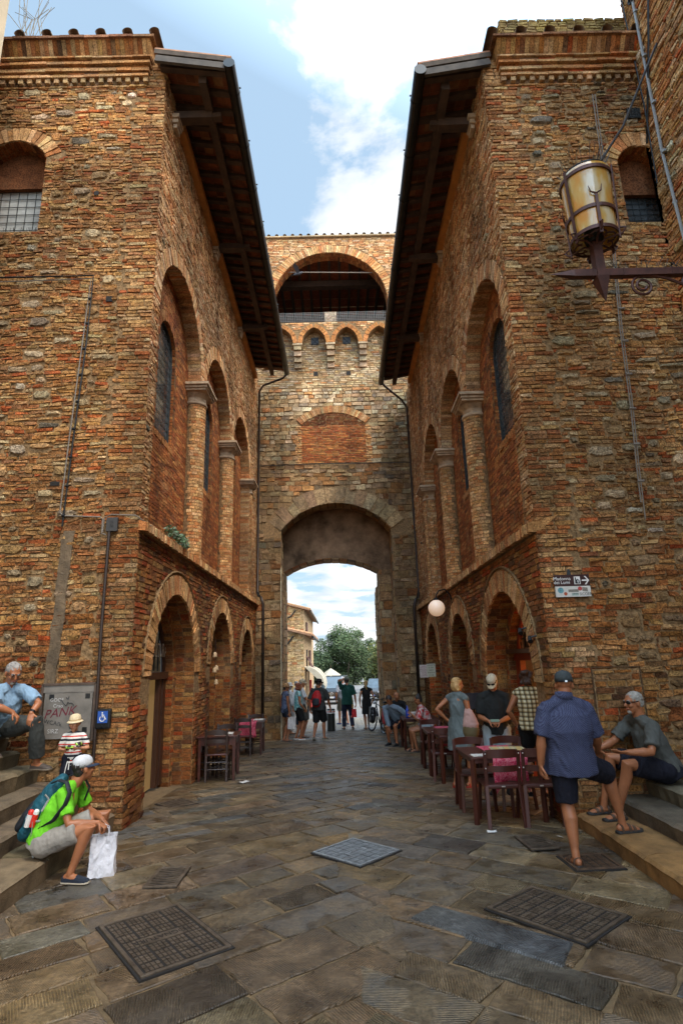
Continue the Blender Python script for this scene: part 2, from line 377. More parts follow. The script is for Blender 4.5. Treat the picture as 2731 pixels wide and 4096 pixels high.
# ------------------------------------------------------------------ paving
M_joint = pbr('sandy_joint', (.15, .095, .042), .95, nz=(9, .55, 1.25), bump=(60, .6, .01))
def slab_mat():
    m, nt, b = newmat('paving_stone'); tc = N(nt, 'ShaderNodeTexCoord'); co = tc.outputs['Object']
    a = N(nt, 'ShaderNodeAttribute', attribute_name='Col')
    n = N(nt, 'ShaderNodeTexNoise', i_Scale=3.0, i_Detail=8.0, i_Roughness=.7); L(nt, co, n.inputs['Vector'])
    r = ramp(nt, ((.34, .40), (.66, 1.40))); L(nt, n.outputs['Fac'], r.inputs['Fac'])
    n2 = N(nt, 'ShaderNodeTexNoise', i_Scale=.55, i_Detail=3.0); L(nt, co, n2.inputs['Vector'])
    r2 = ramp(nt, ((.35, (.88, .90, .94)), (.65, (1.15, 1.04, .86)))); L(nt, n2.outputs['Fac'], r2.inputs['Fac'])
    n3 = N(nt, 'ShaderNodeTexNoise', i_Scale=26.0, i_Detail=8.0, i_Roughness=.75); L(nt, co, n3.inputs['Vector'])
    r3 = ramp(nt, ((.36, .50), (.62, 1.30))); L(nt, n3.outputs['Fac'], r3.inputs['Fac'])
    cfin = mulc(nt, mulc(nt, mulc(nt, a.outputs['Color'], r.outputs['Color']), r2.outputs['Color']), r3.outputs['Color'])
    # chisel grooves: wave turned by the stone's own angle (alpha)
    mul = N(nt, 'ShaderNodeMath', operation='MULTIPLY'); mul.inputs[1].default_value = pi; L(nt, a.outputs['Alpha'], mul.inputs[0])
    rot = N(nt, 'ShaderNodeVectorRotate', rotation_type='Z_AXIS'); L(nt, co, rot.inputs['Vector']); L(nt, mul.outputs[0], rot.inputs['Angle'])
    nd = N(nt, 'ShaderNodeTexNoise', i_Scale=4.0, i_Detail=3.0); L(nt, co, nd.inputs['Vector'])
    wv = N(nt, 'ShaderNodeTexWave', wave_type='BANDS', bands_direction='X', i_Scale=19.0, i_Distortion=1.8, i_Detail=3.0); wv.inputs['Detail Scale'].default_value = 2.2; L(nt, rot.outputs[0], wv.inputs['Vector'])
    gm = ramp(nt, ((.42, 0.0), (.58, 1.0))); L(nt, nd.outputs['Fac'], gm.inputs['Fac'])
    gw = N(nt, 'ShaderNodeMath', operation='MULTIPLY'); L(nt, wv.outputs['Fac'], gw.inputs[0]); L(nt, gm.outputs['Color'], gw.inputs[1]); rg = ramp(nt, ((.0, .80), (.7, 1.35))); L(nt, gw.outputs[0], rg.inputs['Fac']); L(nt, mulc(nt, cfin, rg.outputs['Color']), b.inputs['Base Color'])
    b1 = N(nt, 'ShaderNodeBump', i_Strength=.75, i_Distance=.016); L(nt, gw.outputs[0], b1.inputs['Height'])
    b2 = N(nt, 'ShaderNodeBump', i_Strength=.7, i_Distance=.010); L(nt, n3.outputs['Fac'], b2.inputs['Height']); L(nt, b1.outputs[0], b2.inputs['Normal'])
    L(nt, b2.outputs[0], b.inputs['Normal'])
    rr = ramp(nt, ((.34, .20), (.62, .62))); L(nt, n.outputs['Fac'], rr.inputs['Fac']); L(nt, rr.outputs['Color'], b.inputs['Roughness']); b.inputs['Specular IOR Level'].default_value = .55
    return m
M_slab = slab_mat()
def clip(poly, a, b, c):                 # keep a*x+b*y<=c
    out = []
    for i in range(len(poly)):
        p, q = poly[i], poly[(i + 1) % len(poly)]; dp = a * p[0] + b * p[1] - c; dq = a * q[0] + b * q[1] - c
        if dp <= 0: out.append(p)
        if dp * dq < 0: t = dp / (dp - dq); out.append((p[0] + (q[0] - p[0]) * t, p[1] + (q[1] - p[1]) * t))
    return out
def ground():
    rng = random.Random(7); mb = MB()
    ys = [-40, -10, 0, 4, 7, 9, 11, 13, 15, 17, 20, 22]
    for a, b in zip(ys, ys[1:]): mb.quad((-14, a, gz(a) - .012), (14, a, gz(a) - .012), (14, b, gz(b) - .012), (-14, b, gz(b) - .012))
    tag(mb.build('ground', M_joint), kind='structure')
    mb = MB(); xc = .15; th = radians(37)
    pal = [(5, (.132, .090, .047)), (3, (.108, .077, .044)), (1.2, (.088, .075, .056)), (2.6, (.158, .105, .050)), (.5, (.072, .067, .058)), (1.1, (.185, .135, .075))]
    for side in (-1, 1):
        ex, ey = (cos(th) * side * -1, sin(th)) if side > 0 else (cos(th), sin(th))    # row direction, away and towards the middle
        px, py = -ey, ex
        if py < 0: px, py = -px, -py
        v = -4.0
        while v < 22:
            yv = v / py; w = rng.uniform(.30, .48) if yv < 8 else rng.uniform(.20, .32)
            u = -12 + rng.uniform(0, 1)
            while u < 14:
                ln = rng.uniform(.45, .95); g = .011
                q = [(u + g, v + g), (u + ln - g, v + g), (u + ln - g, v + w - g), (u + g, v + w - g)]; jt = .02
                # origin of rows is at (xc, 0)
                P = [(xc + a * ex + b * px + rng.uniform(-jt, jt), a * ey + b * py + rng.uniform(-jt, jt)) for a, b in q]
                u += ln
                cx = sum(p[0] for p in P) / 4; cy = sum(p[1] for p in P) / 4
                if cy < 2.3 or cy > 22.2 or abs(cx) > 3.6: continue
                off = -side * rng.uniform(.0, .30)
                P = clip(P, side * -1, 0, -side * (xc + off) - .008) if True else P
                lim = 2.68 if cy < 7.1 else 2.95
                if cy > 18.6: lim = 1.95
                if P: P = clip(P, 1, 0, lim)
                if P: P = clip(P, -1, 0, 2.85 if cy < 18.6 else 1.9)
                if len(P) < 3: continue
                ar = abs(sum(P[i][0] * P[(i + 1) % len(P)][1] - P[(i + 1) % len(P)][0] * P[i][1] for i in range(len(P)))) / 2
                if ar < .012: continue
                if sum(P[i][0] * P[(i + 1) % len(P)][1] - P[(i + 1) % len(P)][0] * P[i][1] for i in range(len(P))) < 0: P.reverse()
                E_ = []
                for i in range(len(P)):
                    p0, p1 = P[i], P[(i + 1) % len(P)]; l_ = sqrt((p1[0] - p0[0]) ** 2 + (p1[1] - p0[1]) ** 2); m_ = max(1, int(l_ / .09))
                    for q_ in range(m_): t_ = q_ / m_; jj = .0 if q_ == 0 else .010; E_.append((p0[0] + (p1[0] - p0[0]) * t_ + rng.uniform(-jj, jj), p0[1] + (p1[1] - p0[1]) * t_ + rng.uniform(-jj, jj)))
                P = E_
                n = len(P); hz = rng.uniform(-.003, .005); col = vary(pick(pal, rng), rng, .30, .04)
                if abs(cx + 1.48) < .2 and abs(cy - 7.7) < .2: col = (.20, .085, .035)
                kx, ky = rng.uniform(-.006, .006), rng.uniform(-.006, .006)
                col = (*col, rng.random())
                ccx = sum(p[0] for p in P) / n; ccy = sum(p[1] for p in P) / n
                zt = lambda x, y: gz(y) + hz + (x - ccx) * kx + (y - ccy) * ky
                ins = [(ccx + (x - ccx) * .965, ccy + (y - ccy) * .965) for x, y in P]
                mb.add([(x, y, gz(y) - .03) for x, y in P] + [(x, y, zt(x, y) - .006) for x, y in P] + [(x, y, zt(x, y)) for x, y in ins],
                       [(i, (i + 1) % n, n + (i + 1) % n, n + i) for i in range(n)] + [(n + i, n + (i + 1) % n, 2 * n + (i + 1) % n, 2 * n + i) for i in range(n)] + [tuple(range(2 * n, 3 * n))], 0, col)
            v += w
    tag(mb.build('paving', M_slab), kind='structure')
ground()
# ------------------------------------------------------------------ building materials
def masonry_mat(name, tint=(1, 1, 1), nz=(5, .6, 1.3), rough=.92, b1=(48, .7, .012), b2=(11, .5, .02)):
    m, nt, b = newmat(name); tc = N(nt, 'ShaderNodeTexCoord'); co = tc.outputs['Object']; a = N(nt, 'ShaderNodeAttribute', attribute_name='Col'); c = a.outputs['Color']; hs = []
    for sc, lo, hi, c0, c1 in ((.7, (.78, .80, .82), (1.2, 1.12, 1.0), .35, .65), (nz[0] * 1.6, (nz[1],) * 3, (nz[2], nz[2] * .97, nz[2] * .9), .3, .7), (46, (.30, .27, .24), (1.25, 1.22, 1.17), .34, .56)):
        n = N(nt, 'ShaderNodeTexNoise', i_Scale=sc, i_Detail=7.0, i_Roughness=.66); L(nt, co, n.inputs['Vector']); r = ramp(nt, ((c0, lo), (c1, hi))); L(nt, n.outputs['Fac'], r.inputs['Fac']); c = mulc(nt, c, r.outputs['Color']); hs.append(n)
    mp = N(nt, 'ShaderNodeMapping'); mp.inputs['Scale'].default_value = (1.5, 1.5, .28); L(nt, co, mp.inputs[0]); n = N(nt, 'ShaderNodeTexNoise', i_Scale=1.0, i_Detail=6.0, i_Roughness=.6); L(nt, mp.outputs[0], n.inputs['Vector']); r = ramp(nt, ((.36, (.50, .47, .44)), (.50, (1, 1, 1)))); L(nt, n.outputs['Fac'], r.inputs['Fac']); c = mulc(nt, c, r.outputs['Color'], .75)      # damp streaks
    n = N(nt, 'ShaderNodeTexNoise', i_Scale=1.3, i_Detail=9.0, i_Roughness=.7, i_Distortion=.6); mp2 = N(nt, 'ShaderNodeMapping'); mp2.inputs['Location'].default_value = (7, 3, 5); L(nt, co, mp2.inputs[0]); L(nt, mp2.outputs[0], n.inputs['Vector']); r = ramp(nt, ((.56, 0.0), (.70, .42))); L(nt, n.outputs['Fac'], r.inputs['Fac']); mm = N(nt, 'ShaderNodeMix', data_type='RGBA'); L(nt, r.outputs['Color'], mm.inputs[0]); L(nt, c, mm.inputs[6]); L(nt, mulc(nt, (.40, .285, .165), a.outputs['Color'], .35, 'SOFT_LIGHT'), mm.inputs[7]); c = mulc(nt, mm.outputs[2], (1, 1, 1))      # smeared lime mortar
    L(nt, c, b.inputs['Base Color']); b.inputs['Roughness'].default_value = rough; b.inputs['Specular IOR Level'].default_value = .18
    u1 = N(nt, 'ShaderNodeBump', i_Strength=b2[1], i_Distance=b2[2]); L(nt, hs[1].outputs['Fac'], u1.inputs['Height']); u2 = N(nt, 'ShaderNodeBump', i_Strength=b1[1], i_Distance=b1[2]); L(nt, hs[2].outputs['Fac'], u2.inputs['Height']); L(nt, u1.outputs[0], u2.inputs['Normal']); L(nt, u2.outputs[0], b.inputs['Normal']); return m
M_brick = masonry_mat('old_brick'); M_rubble = masonry_mat('rubble_stone', nz=(9, .5, 1.4), b1=(60, 1.0, .016), b2=(16, .9, .03)); M_ashlar = masonry_mat('ashlar_stone', nz=(6, .5, 1.35), b1=(40, .9, .014), b2=(9, .6, .03))
M_mortar = pbr('lime_mortar', (.27, .165, .078), .95, nz=(22, .3, 1.35), bump=(30, .9, .02), bump2=(90, .6, .01), spec=.15)
M_mortar_d = pbr('dark_mortar', (.15, .085, .040), .95, nz=(7, .5, 1.25), bump=(30, .9, .02), spec=.15)
M_trav = pbr('travertine_cap', (.42, .30, .19), .8, nz=(10, .6, 1.2), bump=(50, .5, .01), spec=.3)
M_timber = pbr('dark_timber', (.050, .026, .014), .75, nz=(6, .5, 1.5), bump=(30, .5, .01))
M_board = pbr('ochre_painted_board', (.48, .19, .035), .6, nz=(4, .7, 1.2))
M_terra = pbr('terracotta_tile', (.8, .8, .8), .85, nz=(8, .6, 1.3), attr=True, bump=(40, .4, .01), spec=.2)
M_gutter = pbr('dark_gutter_metal', (.022, .022, .02), .38, .6, nz=(3, .7, 1.3))
M_pipe = pbr('brown_downpipe_metal', (.035, .022, .016), .45, .4)
M_glass = pbr('dark_window_glass', (.045, .05, .052), .10, 0, nz=(1.7, .15, 1.9), spec=.9); M_lead = pbr('window_leading', (.03, .035, .035), .5, .3)  # M_glass: pale streaky reflections painted in by the colour noise
M_glassl = pbr('pale_window_glass', (.42, .44, .42), .12, 0, nz=(2.5, .6, 1.2), spec=.8)
M_iron = pbr('black_iron', (.012, .012, .012), .5, .5)
M_plaster = pbr('old_vault_plaster', (.26, .165, .098), .95, nz=(1.6, .35, 1.8), bump=(9, .8, .04), spec=.1)
PAL_W = [(6, (.465, .240, .092)), (3, (.42, .178, .066)), (4, (.525, .31, .135)), (2, (.33, .165, .074)), (1.2, (.45, .13, .045)), (1.4, (.56, .41, .23))]
PAL_LOW = [(4, (.32, .118, .038)), (3, (.38, .165, .052)), (2, (.22, .088, .038)), (1.4, (.38, .082, .024)), (2, (.42, .23, .085)), (1, (.16, .082, .042))]
PAL_RED = [(5, (.35, .125, .042)), (3, (.28, .092, .034)), (3, (.40, .18, .066)), (1, (.19, .075, .034))]
PAL_TAN = [(5, (.51, .30, .145)), (3, (.45, .235, .10)), (2, (.57, .38, .20)), (1.5, (.43, .18, .072))]
PAL_SIDE = [(5, (.54, .325, .165)), (3, (.49, .25, .115)), (3, (.62, .43, .26)), (1.6, (.46, .20, .085)), (1, (.36, .21, .11))]
PAL_ST = [(4, (.48, .33, .15)), (2.6, (.55, .46, .31)), (1.4, (.34, .28, .19)), (.5, (.16, .145, .12)), (1.2, (.62, .56, .45))]
PAL_STF = [(4, (.46, .29, .14)), (3, (.52, .41, .27)), (1.6, (.34, .275, .19)), (.7, (.17, .15, .12)), (.8, (.60, .53, .42))]
PAL_LOWST = [(3, (.33, .19, .09)), (2, (.40, .27, .15)), (2, (.26, .17, .10)), (1, (.18, .14, .10)), (.5, (.46, .38, .27))]
PAL_TOW = [(5, (.37, .245, .13)), (3, (.30, .205, .12)), (2.4, (.42, .31, .19)), (.9, (.19, .15, .11)), (2.0, (.37, .19, .08)), (.9, (.33, .14, .055))]
PAL_TOWU = [(4, (.45, .34, .21)), (3, (.39, .26, .14)), (2, (.50, .41, .29)), (1.3, (.28, .22, .16)), (1.2, (.40, .20, .09))]
BK = [M_brick, M_mortar]; RB = [M_rubble, M_mortar]

def part(mb, name, mats, parent, **kw): return mb.build(name, mats, parent, **kw)

# ------------------------------------------------------------------ side facade
def facade(root, fr, s_end, ztop, lower, bays, bay_r, spring, col_s, near, ledge_z, win_z, seed, zg):
    rng = random.Random(seed)
    lt, lb = ledge_z, ledge_z - .17
    # lower storey
    hole_l = lambda s, z: any(in_arch(s, z, c, -2, zs, r, r, .36 if z > zs - .35 else 0) for c, r, zs in lower)
    mb = MB(); mb.poly([(0, -1.0), (s_end, -1.0), (s_end, lb), (0, lb)], [outline(c, -.98, zs, r, r)[::-1] for c, r, zs in lower], fr, 1)
    tone = lambda s, z: tuple([(.55 + .40 * min(1, max(0, (z - zg) / 2.6))) * (.85 + .3 * noise.noise(V3((s * .7, z * .5, seed)))) ] * 3)  # darkens towards the ground: street shade painted into the brick colour, plus random mottling
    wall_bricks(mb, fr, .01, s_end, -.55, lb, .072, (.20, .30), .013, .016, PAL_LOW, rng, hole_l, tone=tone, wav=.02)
    part(mb, 'lower_wall', BK, root)
    for c, r, zs in lower:
        mb = MB(); voussoirs(mb, fr, c, zs - .02, r, r, .33, .075, .022, PAL_TAN, rng)
        mb.tube([fr(*p, .012) for p in arch_pts(c, zs, r + .36, r + .36, 22)], .022, 5, 1)
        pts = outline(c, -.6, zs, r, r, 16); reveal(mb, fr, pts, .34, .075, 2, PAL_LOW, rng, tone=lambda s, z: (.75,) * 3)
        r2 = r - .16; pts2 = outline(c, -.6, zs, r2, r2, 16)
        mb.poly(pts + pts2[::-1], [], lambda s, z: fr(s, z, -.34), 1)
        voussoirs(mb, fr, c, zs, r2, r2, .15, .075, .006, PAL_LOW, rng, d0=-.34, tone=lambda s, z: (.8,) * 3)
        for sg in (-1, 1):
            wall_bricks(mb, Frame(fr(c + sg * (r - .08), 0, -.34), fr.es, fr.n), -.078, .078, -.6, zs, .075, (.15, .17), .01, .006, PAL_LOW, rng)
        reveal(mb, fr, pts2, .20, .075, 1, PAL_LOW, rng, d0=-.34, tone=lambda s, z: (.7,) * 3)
        part(mb, 'doorway_arch', BK, root)
    # ledge of bricks on edge
    mb = MB(); s = -.02
    while s < s_end:
        w = rng.uniform(.06, .085); a, b = s + .004, s + w; s += w; j = rng.uniform(-.008, .008); col = vary(pick(PAL_TAN, rng), rng, .25); o = .11 + rng.uniform(-.012, .012)
        q = lambda d, z: (fr(a, z, d), fr(b, z, d)); A = q(-.3, lt + .05 + j) + q(o, lt - .05 + j) + q(o, lb + j) + q(-.02, lb)
        mb.add(A, ((0, 1, 3, 2), (2, 3, 5, 4), (4, 5, 7, 6), (0, 2, 4, 6), (1, 7, 5, 3)), 0, col)
    mb.quad(fr(0, lb - .004, .05), fr(s_end, lb - .004, .05), fr(s_end, lb - .004, -.02), fr(0, lb - .004, -.02), 1)
    part(mb, 'ledge', BK, root)
    # upper wall with the arcade notch
    far = bays[-1] + bay_r
    notch = [(near, lt)] + [p for c in bays for p in arch_pts(c, spring, bay_r, bay_r, 20)] + [(far, lt)]
    hole_u = lambda s, z: (near < s < far and z < spring) or any(in_arch(s, z, c, lt, spring, bay_r, bay_r, .30 if z > spring else 0) for c in bays) or (near - .02 < s < far and z < spring + .02)
    mb = MB(); mb.poly([(0, lt - .05)] + [(near, lt - .05)] + notch[1:-1] + [(far, lt - .05), (s_end, lt - .05), (s_end, ztop), (0, ztop)], [], fr, 1)
    wall_bricks(mb, fr, .005, s_end, lt, ztop, .052, (.10, .28), .009, .016, PAL_SIDE, rng, hole_u, stones=(14, .14, .26, .07, .12), spal=PAL_ST, wav=.03, jit=.008, tone=lambda s, z: tuple([.86 + .34 * noise.noise(V3((s * .6, z * .6, seed + 4)))] * 3))
    for c in bays: voussoirs(mb, fr, c, spring, bay_r, bay_r, .29, .07, .016, PAL_SIDE, rng)
    part(mb, 'upper_wall', BK, root)
    D = .27
    for c in bays:
        pts = arch_pts(c, spring, bay_r, bay_r, 20)
        if c == bays[0]: pts = [(near, lt - .02)] + pts
        if c == bays[-1]: pts = pts + [(far, lt - .02)]
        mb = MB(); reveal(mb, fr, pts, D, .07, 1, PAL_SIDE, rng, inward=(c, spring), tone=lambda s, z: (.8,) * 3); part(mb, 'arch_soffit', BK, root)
    # recessed panel with windows
    wr = .5; wzs = win_z[1]; wzb = win_z[0]
    bf = Frame(fr(0, 0, -D), fr.es, fr.n)
    mb = MB(); mb.poly([(near - .1, lt - .1), (far + .1, lt - .1), (far + .1, spring + bay_r + .1), (near - .1, spring + bay_r + .1)], [outline(c, wzb, wzs, wr, wr, 14)[::-1] for c in bays], bf, 1)
    hole_w = lambda s, z: any(in_arch(s, z, c, wzb - .12, wzs, wr, wr, .2 if z > wzs else 0) for c in bays)
    wall_bricks(mb, bf, near, far, lt - .05, spring + bay_r + .05, .062, (.20, .27), .010, .007, PAL_RED, rng, hole_w, jit=.003, inset=.004, cj=.04)
    for c in bays:
        voussoirs(mb, bf, c, wzs, wr, wr, .2, .06, .008, PAL_RED, rng)
        k = wzb - .12; s = c - wr - .03
        while s < c + wr: 
            brick(mb, [bf(s, k), bf(s + .055, k), bf(s + .055, k + .12), bf(s, k + .12)], bf.n, .02, .004, rng, vary(PAL_RED[2][1], rng)); s += .062
        reveal(mb, bf, outline(c, wzb, wzs, wr, wr, 12), .10, .065, 1, PAL_RED, rng)
    part(mb, 'recessed_panel', [M_brick, M_mortar_d], root)
    for c in bays:
        gf = lambda s, z, d=0: bf(s, z, -.095 + d); mb = MB(); o = outline(c, wzb, wzs, wr - .002, wr - .002, 14)
        mb.poly(o, [], gf, 0); w = part(mb, 'window', [M_glass], root)
        mb = MB()
        for k in range(1, 6):
            s = c - wr + 2 * wr * k / 6; h = wzs + sqrt(max(0, wr * wr - (s - c) ** 2)); mb.bar(gf(s, wzb, .012), gf(s, h, .012), .006, .006)
        z = wzb + .16
        while z < wzs + wr - .05:
            hw = wr if z < wzs else sqrt(wr * wr - (z - wzs) ** 2); mb.bar(gf(c - hw, z, .012), gf(c + hw, z, .012), .006, .006); z += .16
        part(mb, 'leading', M_lead, w)
        mb = MB(); mb.tube([gf(*p, .015) for p in o], .025, 6, closed=True); part(mb, 'frame', M_lead, w)
    # engaged columns
    R = .205
    for cs in col_s:
        mb = MB(); zc = spring - .42; base = lt - .06; ctr = fr(cs, 0, -.15)
        P = lambda a, z, rr=R: ctr + (fr.es * sin(a) + fr.n * cos(a)) * rr + V3((0, 0, z))
        mb.tube([ctr + V3((0, 0, base)), ctr + V3((0, 0, zc))], R - .004, 24, 1)
        z = base
        while z < zc - .02:
            ch = .064; n = 7; off = rng.random()
            for i in range(n):
                a0 = -1.75 + 3.5 * (i + off - .5) / n; a1 = a0 + 3.5 / n - .04; am = (a0 + a1) / 2
                mb_n = fr.es * sin(am) + fr.n * cos(am); col = vary(pick(PAL_TAN, rng), rng, .2)
                for b0, b1 in ((a0, am), (am, a1)):
                    nn = fr.es * sin((b0 + b1) / 2) + fr.n * cos((b0 + b1) / 2)
                    brick(mb, [P(b0, z + .004), P(b1, z + .004), P(b1, z + ch - .006), P(b0, z + ch - .006)], nn, .008, .002, rng, col, 0, .001)
            z += ch
        o = part(mb, 'column', BK, root)
        mb = MB(); rot = Matrix((fr.es, fr.n, fr.ez)).transposed()
        mb.lathe([(R + .005, 0), (R + .035, .02), (R + .035, .05), (R + .01, .075), (R + .01, .16), (R + .06, .22), (R + .09, .25)], ctr + V3((0, 0, zc)), 28)
        for zz, hh, w in ((.25, .045, .70), (.295, .05, .76), (.345, .06, .84)):
            mb.box(ctr + fr.n * (.005) + V3((0, 0, zc + zz + hh / 2)), (w, w * .82, hh), rot)
        part(mb, 'capital', M_trav, o, bevel=.008)
    return lt

def eave(root, fr, s0, s1, zg, out, zplate, seed):
    """rafters from the wall to a gutter at distance out; zg gutter height"""
    rng = random.Random(seed); sl = .17; zw = zg + sl * out
    mb = MB(); mb.box(fr((s0 + s1) / 2 + .5, zplate + .09, .05), (.16, s1 - s0 - 1.0, .18), Matrix((fr.n, fr.es, fr.ez)).transposed()); part(mb, 'wall_plate_board', M_board, root)
    s = s0 + .1; first = None
    while s < s1:
        mb = MB(); mb.bar(fr(s, zw - .02, -.05), fr(s, zg + .02, out - .05), .10, .09)
        if first is None: first = part(mb, 'rafter', M_timber, root); s00 = s
        else:
            o = first.copy(); COL.objects.link(o); o.location = fr.es * (s - s00)
        s += .36
    mb = MB(); s = s0
    while s < s1:          # terracotta planking laid on the rafters
        d = 0
        while d < out:
            col = vary(pick([(3, (.22, .072, .03)), (2, (.14, .05, .024)), (1, (.28, .125, .055))], rng), rng, .2); d1 = min(d + .16, out); s2 = min(s + .36, s1)
            z0 = zw + .03 - sl * d; z1 = zw + .03 - sl * d1
            mb.quad(fr(s + .003, z0, d), fr(s2 - .003, z0, d), fr(s2 - .003, z1, d1 - .006), fr(s + .003, z1, d1 - .006), 0, col); d += .16
        s += .36
    part(mb, 'terracotta_boarding', M_terra, root)
    for k, dd in enumerate((.52,)):
        mb = MB(); z = zw - sl * out * dd - .13; mb.bar(fr(s0 + .15, z, out * dd + .06), fr(s1, z, out * dd + .06), .13, .15); part(mb, 'purlin', M_timber, root)
    s = s0 + .75
    while s < s1 - .2:
        z = zw - sl * out * .52 - .26; mb = MB(); mb.bar(fr(s, z, -.1), fr(s, z, out * .62), .16, .15); mb.bar(fr(s, z - .005, out * .60), fr(s, z + .01, out * .76), .12, .09); part(mb, 'outrigger_beam', M_timber, root)
        mb = MB()
        for q in range(3): mb.box(fr(s, zplate - .06 - .09 * q, .06 - .0 * q), (.15 - .04 * q, .30 - .05 * q, .085), Matrix((fr.n, fr.es, fr.ez)).transposed())
        part(mb, 'stone_bracket', M_trav, root, bevel=.008); s += 3.35
    # roof deck with curved tiles
    mb = MB(); inn = -2.6; sm = .9
    A = lambda s, d, k: fr(s, zw + .05 + k - sl * d, d)
    for sa, sb, ii in ((s0 - .08, sm, -.12), (sm, s1, inn)):
        for s_ in (sa, sb): mb.quad(A(s_, out - .02, 0), A(s_, ii, 0), A(s_, ii, .09), A(s_, out - .02, .09), 0, (.10, .075, .055))
        mb.quad(A(sa, ii, .09), A(sb, ii, .09), A(sb, out - .02, .09), A(sa, out - .02, .09), 0, (.35, .2, .11)); mb.quad(A(sa, ii, 0), A(sb, ii, 0), A(sb, -.06, 0), A(sa, -.06, 0), 0, (.3, .15, .08))
        mb.quad(A(sa, out - .02, 0), A(sb, out - .02, 0), A(sb, out - .02, .09), A(sa, out - .02, .09), 0, (.32, .2, .12)); mb.quad(A(sa, ii, 0), A(sa, ii, .09), A(sb, ii, .09), A(sb, ii, 0), 0, (.35, .25, .15))
    mb.quad(A(s0 - .08, -.06, 0), A(s0 - .02, -.06, 0), A(s0 - .02, out - .02, 0), A(s0 - .08, out - .02, 0), 0, (.1, .075, .055))
    s = s0
    while s < s1:
        c = vary((.36, .19, .10), rng, .25); mb.tube([A(s, out + .03, .10), A(s, inn if s > sm else -.12, .10)], .075, 8, 0, c); s += .22
    part(mb, 'tiled_roof', M_terra, root)
    # verge board at the near end
    mb = MB(); mb.bar(A(s0 - .05, -.10, -.09), A(s0 - .05, out - .05, -.09), .05, .12); part(mb, 'verge_board', pbr('grey_verge_board', (.075, .060, .046), .85, nz=(5, .5, 1.3)) if 'grey_verge_board' not in bpy.data.materials else bpy.data.materials['grey_verge_board'], root)
    mb = MB(); g = fr(0, zg - .03, out + .02); mb.tube([fr(s0 - .12, zg - .03, out + .02), fr(s1, zg - .03, out + .02)], .095, 14)
    s = s0 + .4
    while s < s1: mb.tube([fr(s - .012, zg - .03, out + .02), fr(s + .012, zg - .03, out + .02)], .103, 14); mb.bar(fr(s, zg + .06, out + .05), fr(s, zg + .07, out + .13), .02, .02); s += 1.05
    part(mb, 'gutter', M_gutter, root, smooth=False)

def cornice(root, fr, sA, sB, z0, H, seed):
    """moulded brick cornice, s from sA (corner end) to sB"""
    rng = random.Random(seed); k = H / 1.1; mb = MB()
    def course(za, zb, d, pal, ln=.26):
        d = d * .66; s = sA - d * .6
        while s < sB:
            a, b = s, min(s + ln * rng.uniform(.85, 1.15), sB); s = b; col = vary(pick(pal, rng), rng, .2); dd = d + rng.uniform(-.008, .008)
            mb.prism([(a + .003, z0 + za * k), (b - .003, z0 + za * k), (b - .003, z0 + zb * k - .003), (a + .003, z0 + zb * k - .003)], fr, -.05, dd, 0, col)
    course(0, .05, .04, PAL_TAN); course(.05, .19, .035, [(1, (.16, .09, .05))])
    s = sA - .05
    while s < sB:
        mb.prism([(s, z0 + .06 * k), (s + .075, z0 + .06 * k), (s + .075, z0 + .185 * k), (s, z0 + .185 * k)], fr, -.05, .08, 0, vary((.40, .27, .15), rng, .3)); s += .15
    course(.19, .26, .15, PAL_TAN); course(.26, .33, .13, PAL_LOW); course(.33, .42, .18, PAL_TAN, .3); course(.42, .48, .16, PAL_LOW); course(.48, .55, .24, PAL_TAN, .3); course(.55, .63, .21, PAL_LOW, .3); course(.63, .68, .27, PAL_TAN, .3)
    s = sA - .12                                   # flaring row of upright bricks
    while s < sB:
        w = .075; a, b = s + .003, s + w - .003; s += w; col = vary(pick(PAL_LOW if rng.random() < .5 else PAL_TAN, rng), rng, .25); za, zb = z0 + .68 * k, z0 + 1.0 * k
        A = [fr(a, za, .13), fr(b, za, .13), fr(b, zb, .27), fr(a, zb, .27), fr(a, za, -.05), fr(b, za, -.05), fr(b, zb, -.05), fr(a, zb, -.05)]
        mb.add(A, ((0, 1, 2, 3), (0, 3, 7, 4), (1, 5, 6, 2)), 0, col)
    course(1.0, 1.07, .47, [(1, (.30, .16, .09)), (1, (.22, .11, .06))], .4)
    part(mb, 'cornice', BK, root)
    mb = MB(); s = sA - .2
    while s < sB + .2:
        zt = z0 + 1.09 * k; c = vary((.34, .24, .15), rng, .25); mb.lathe([(.085, 0), (.07, .9)], fr(s, zt, .34), 10, Matrix((fr.es, fr.ez, -fr.n)).transposed(), 0, c, 0, pi)
        mb.lathe([(.07, 0), (.055, .9)], fr(s, zt, .335), 10, Matrix((fr.es, fr.ez, -fr.n)).transposed(), 0, (.22, .13, .08), 0, pi); s += .45
    mb.quad(fr(sA - .1, z0 + 1.075 * k, .3), fr(sB, z0 + 1.075 * k, .3), fr(sB, z0 + 1.075 * k + .2, -1.6), fr(sA - .3, z0 + 1.075 * k + .2, -1.6), 0, (.3, .17, .09))
    part(mb, 'coping_tiles', M_terra, root)

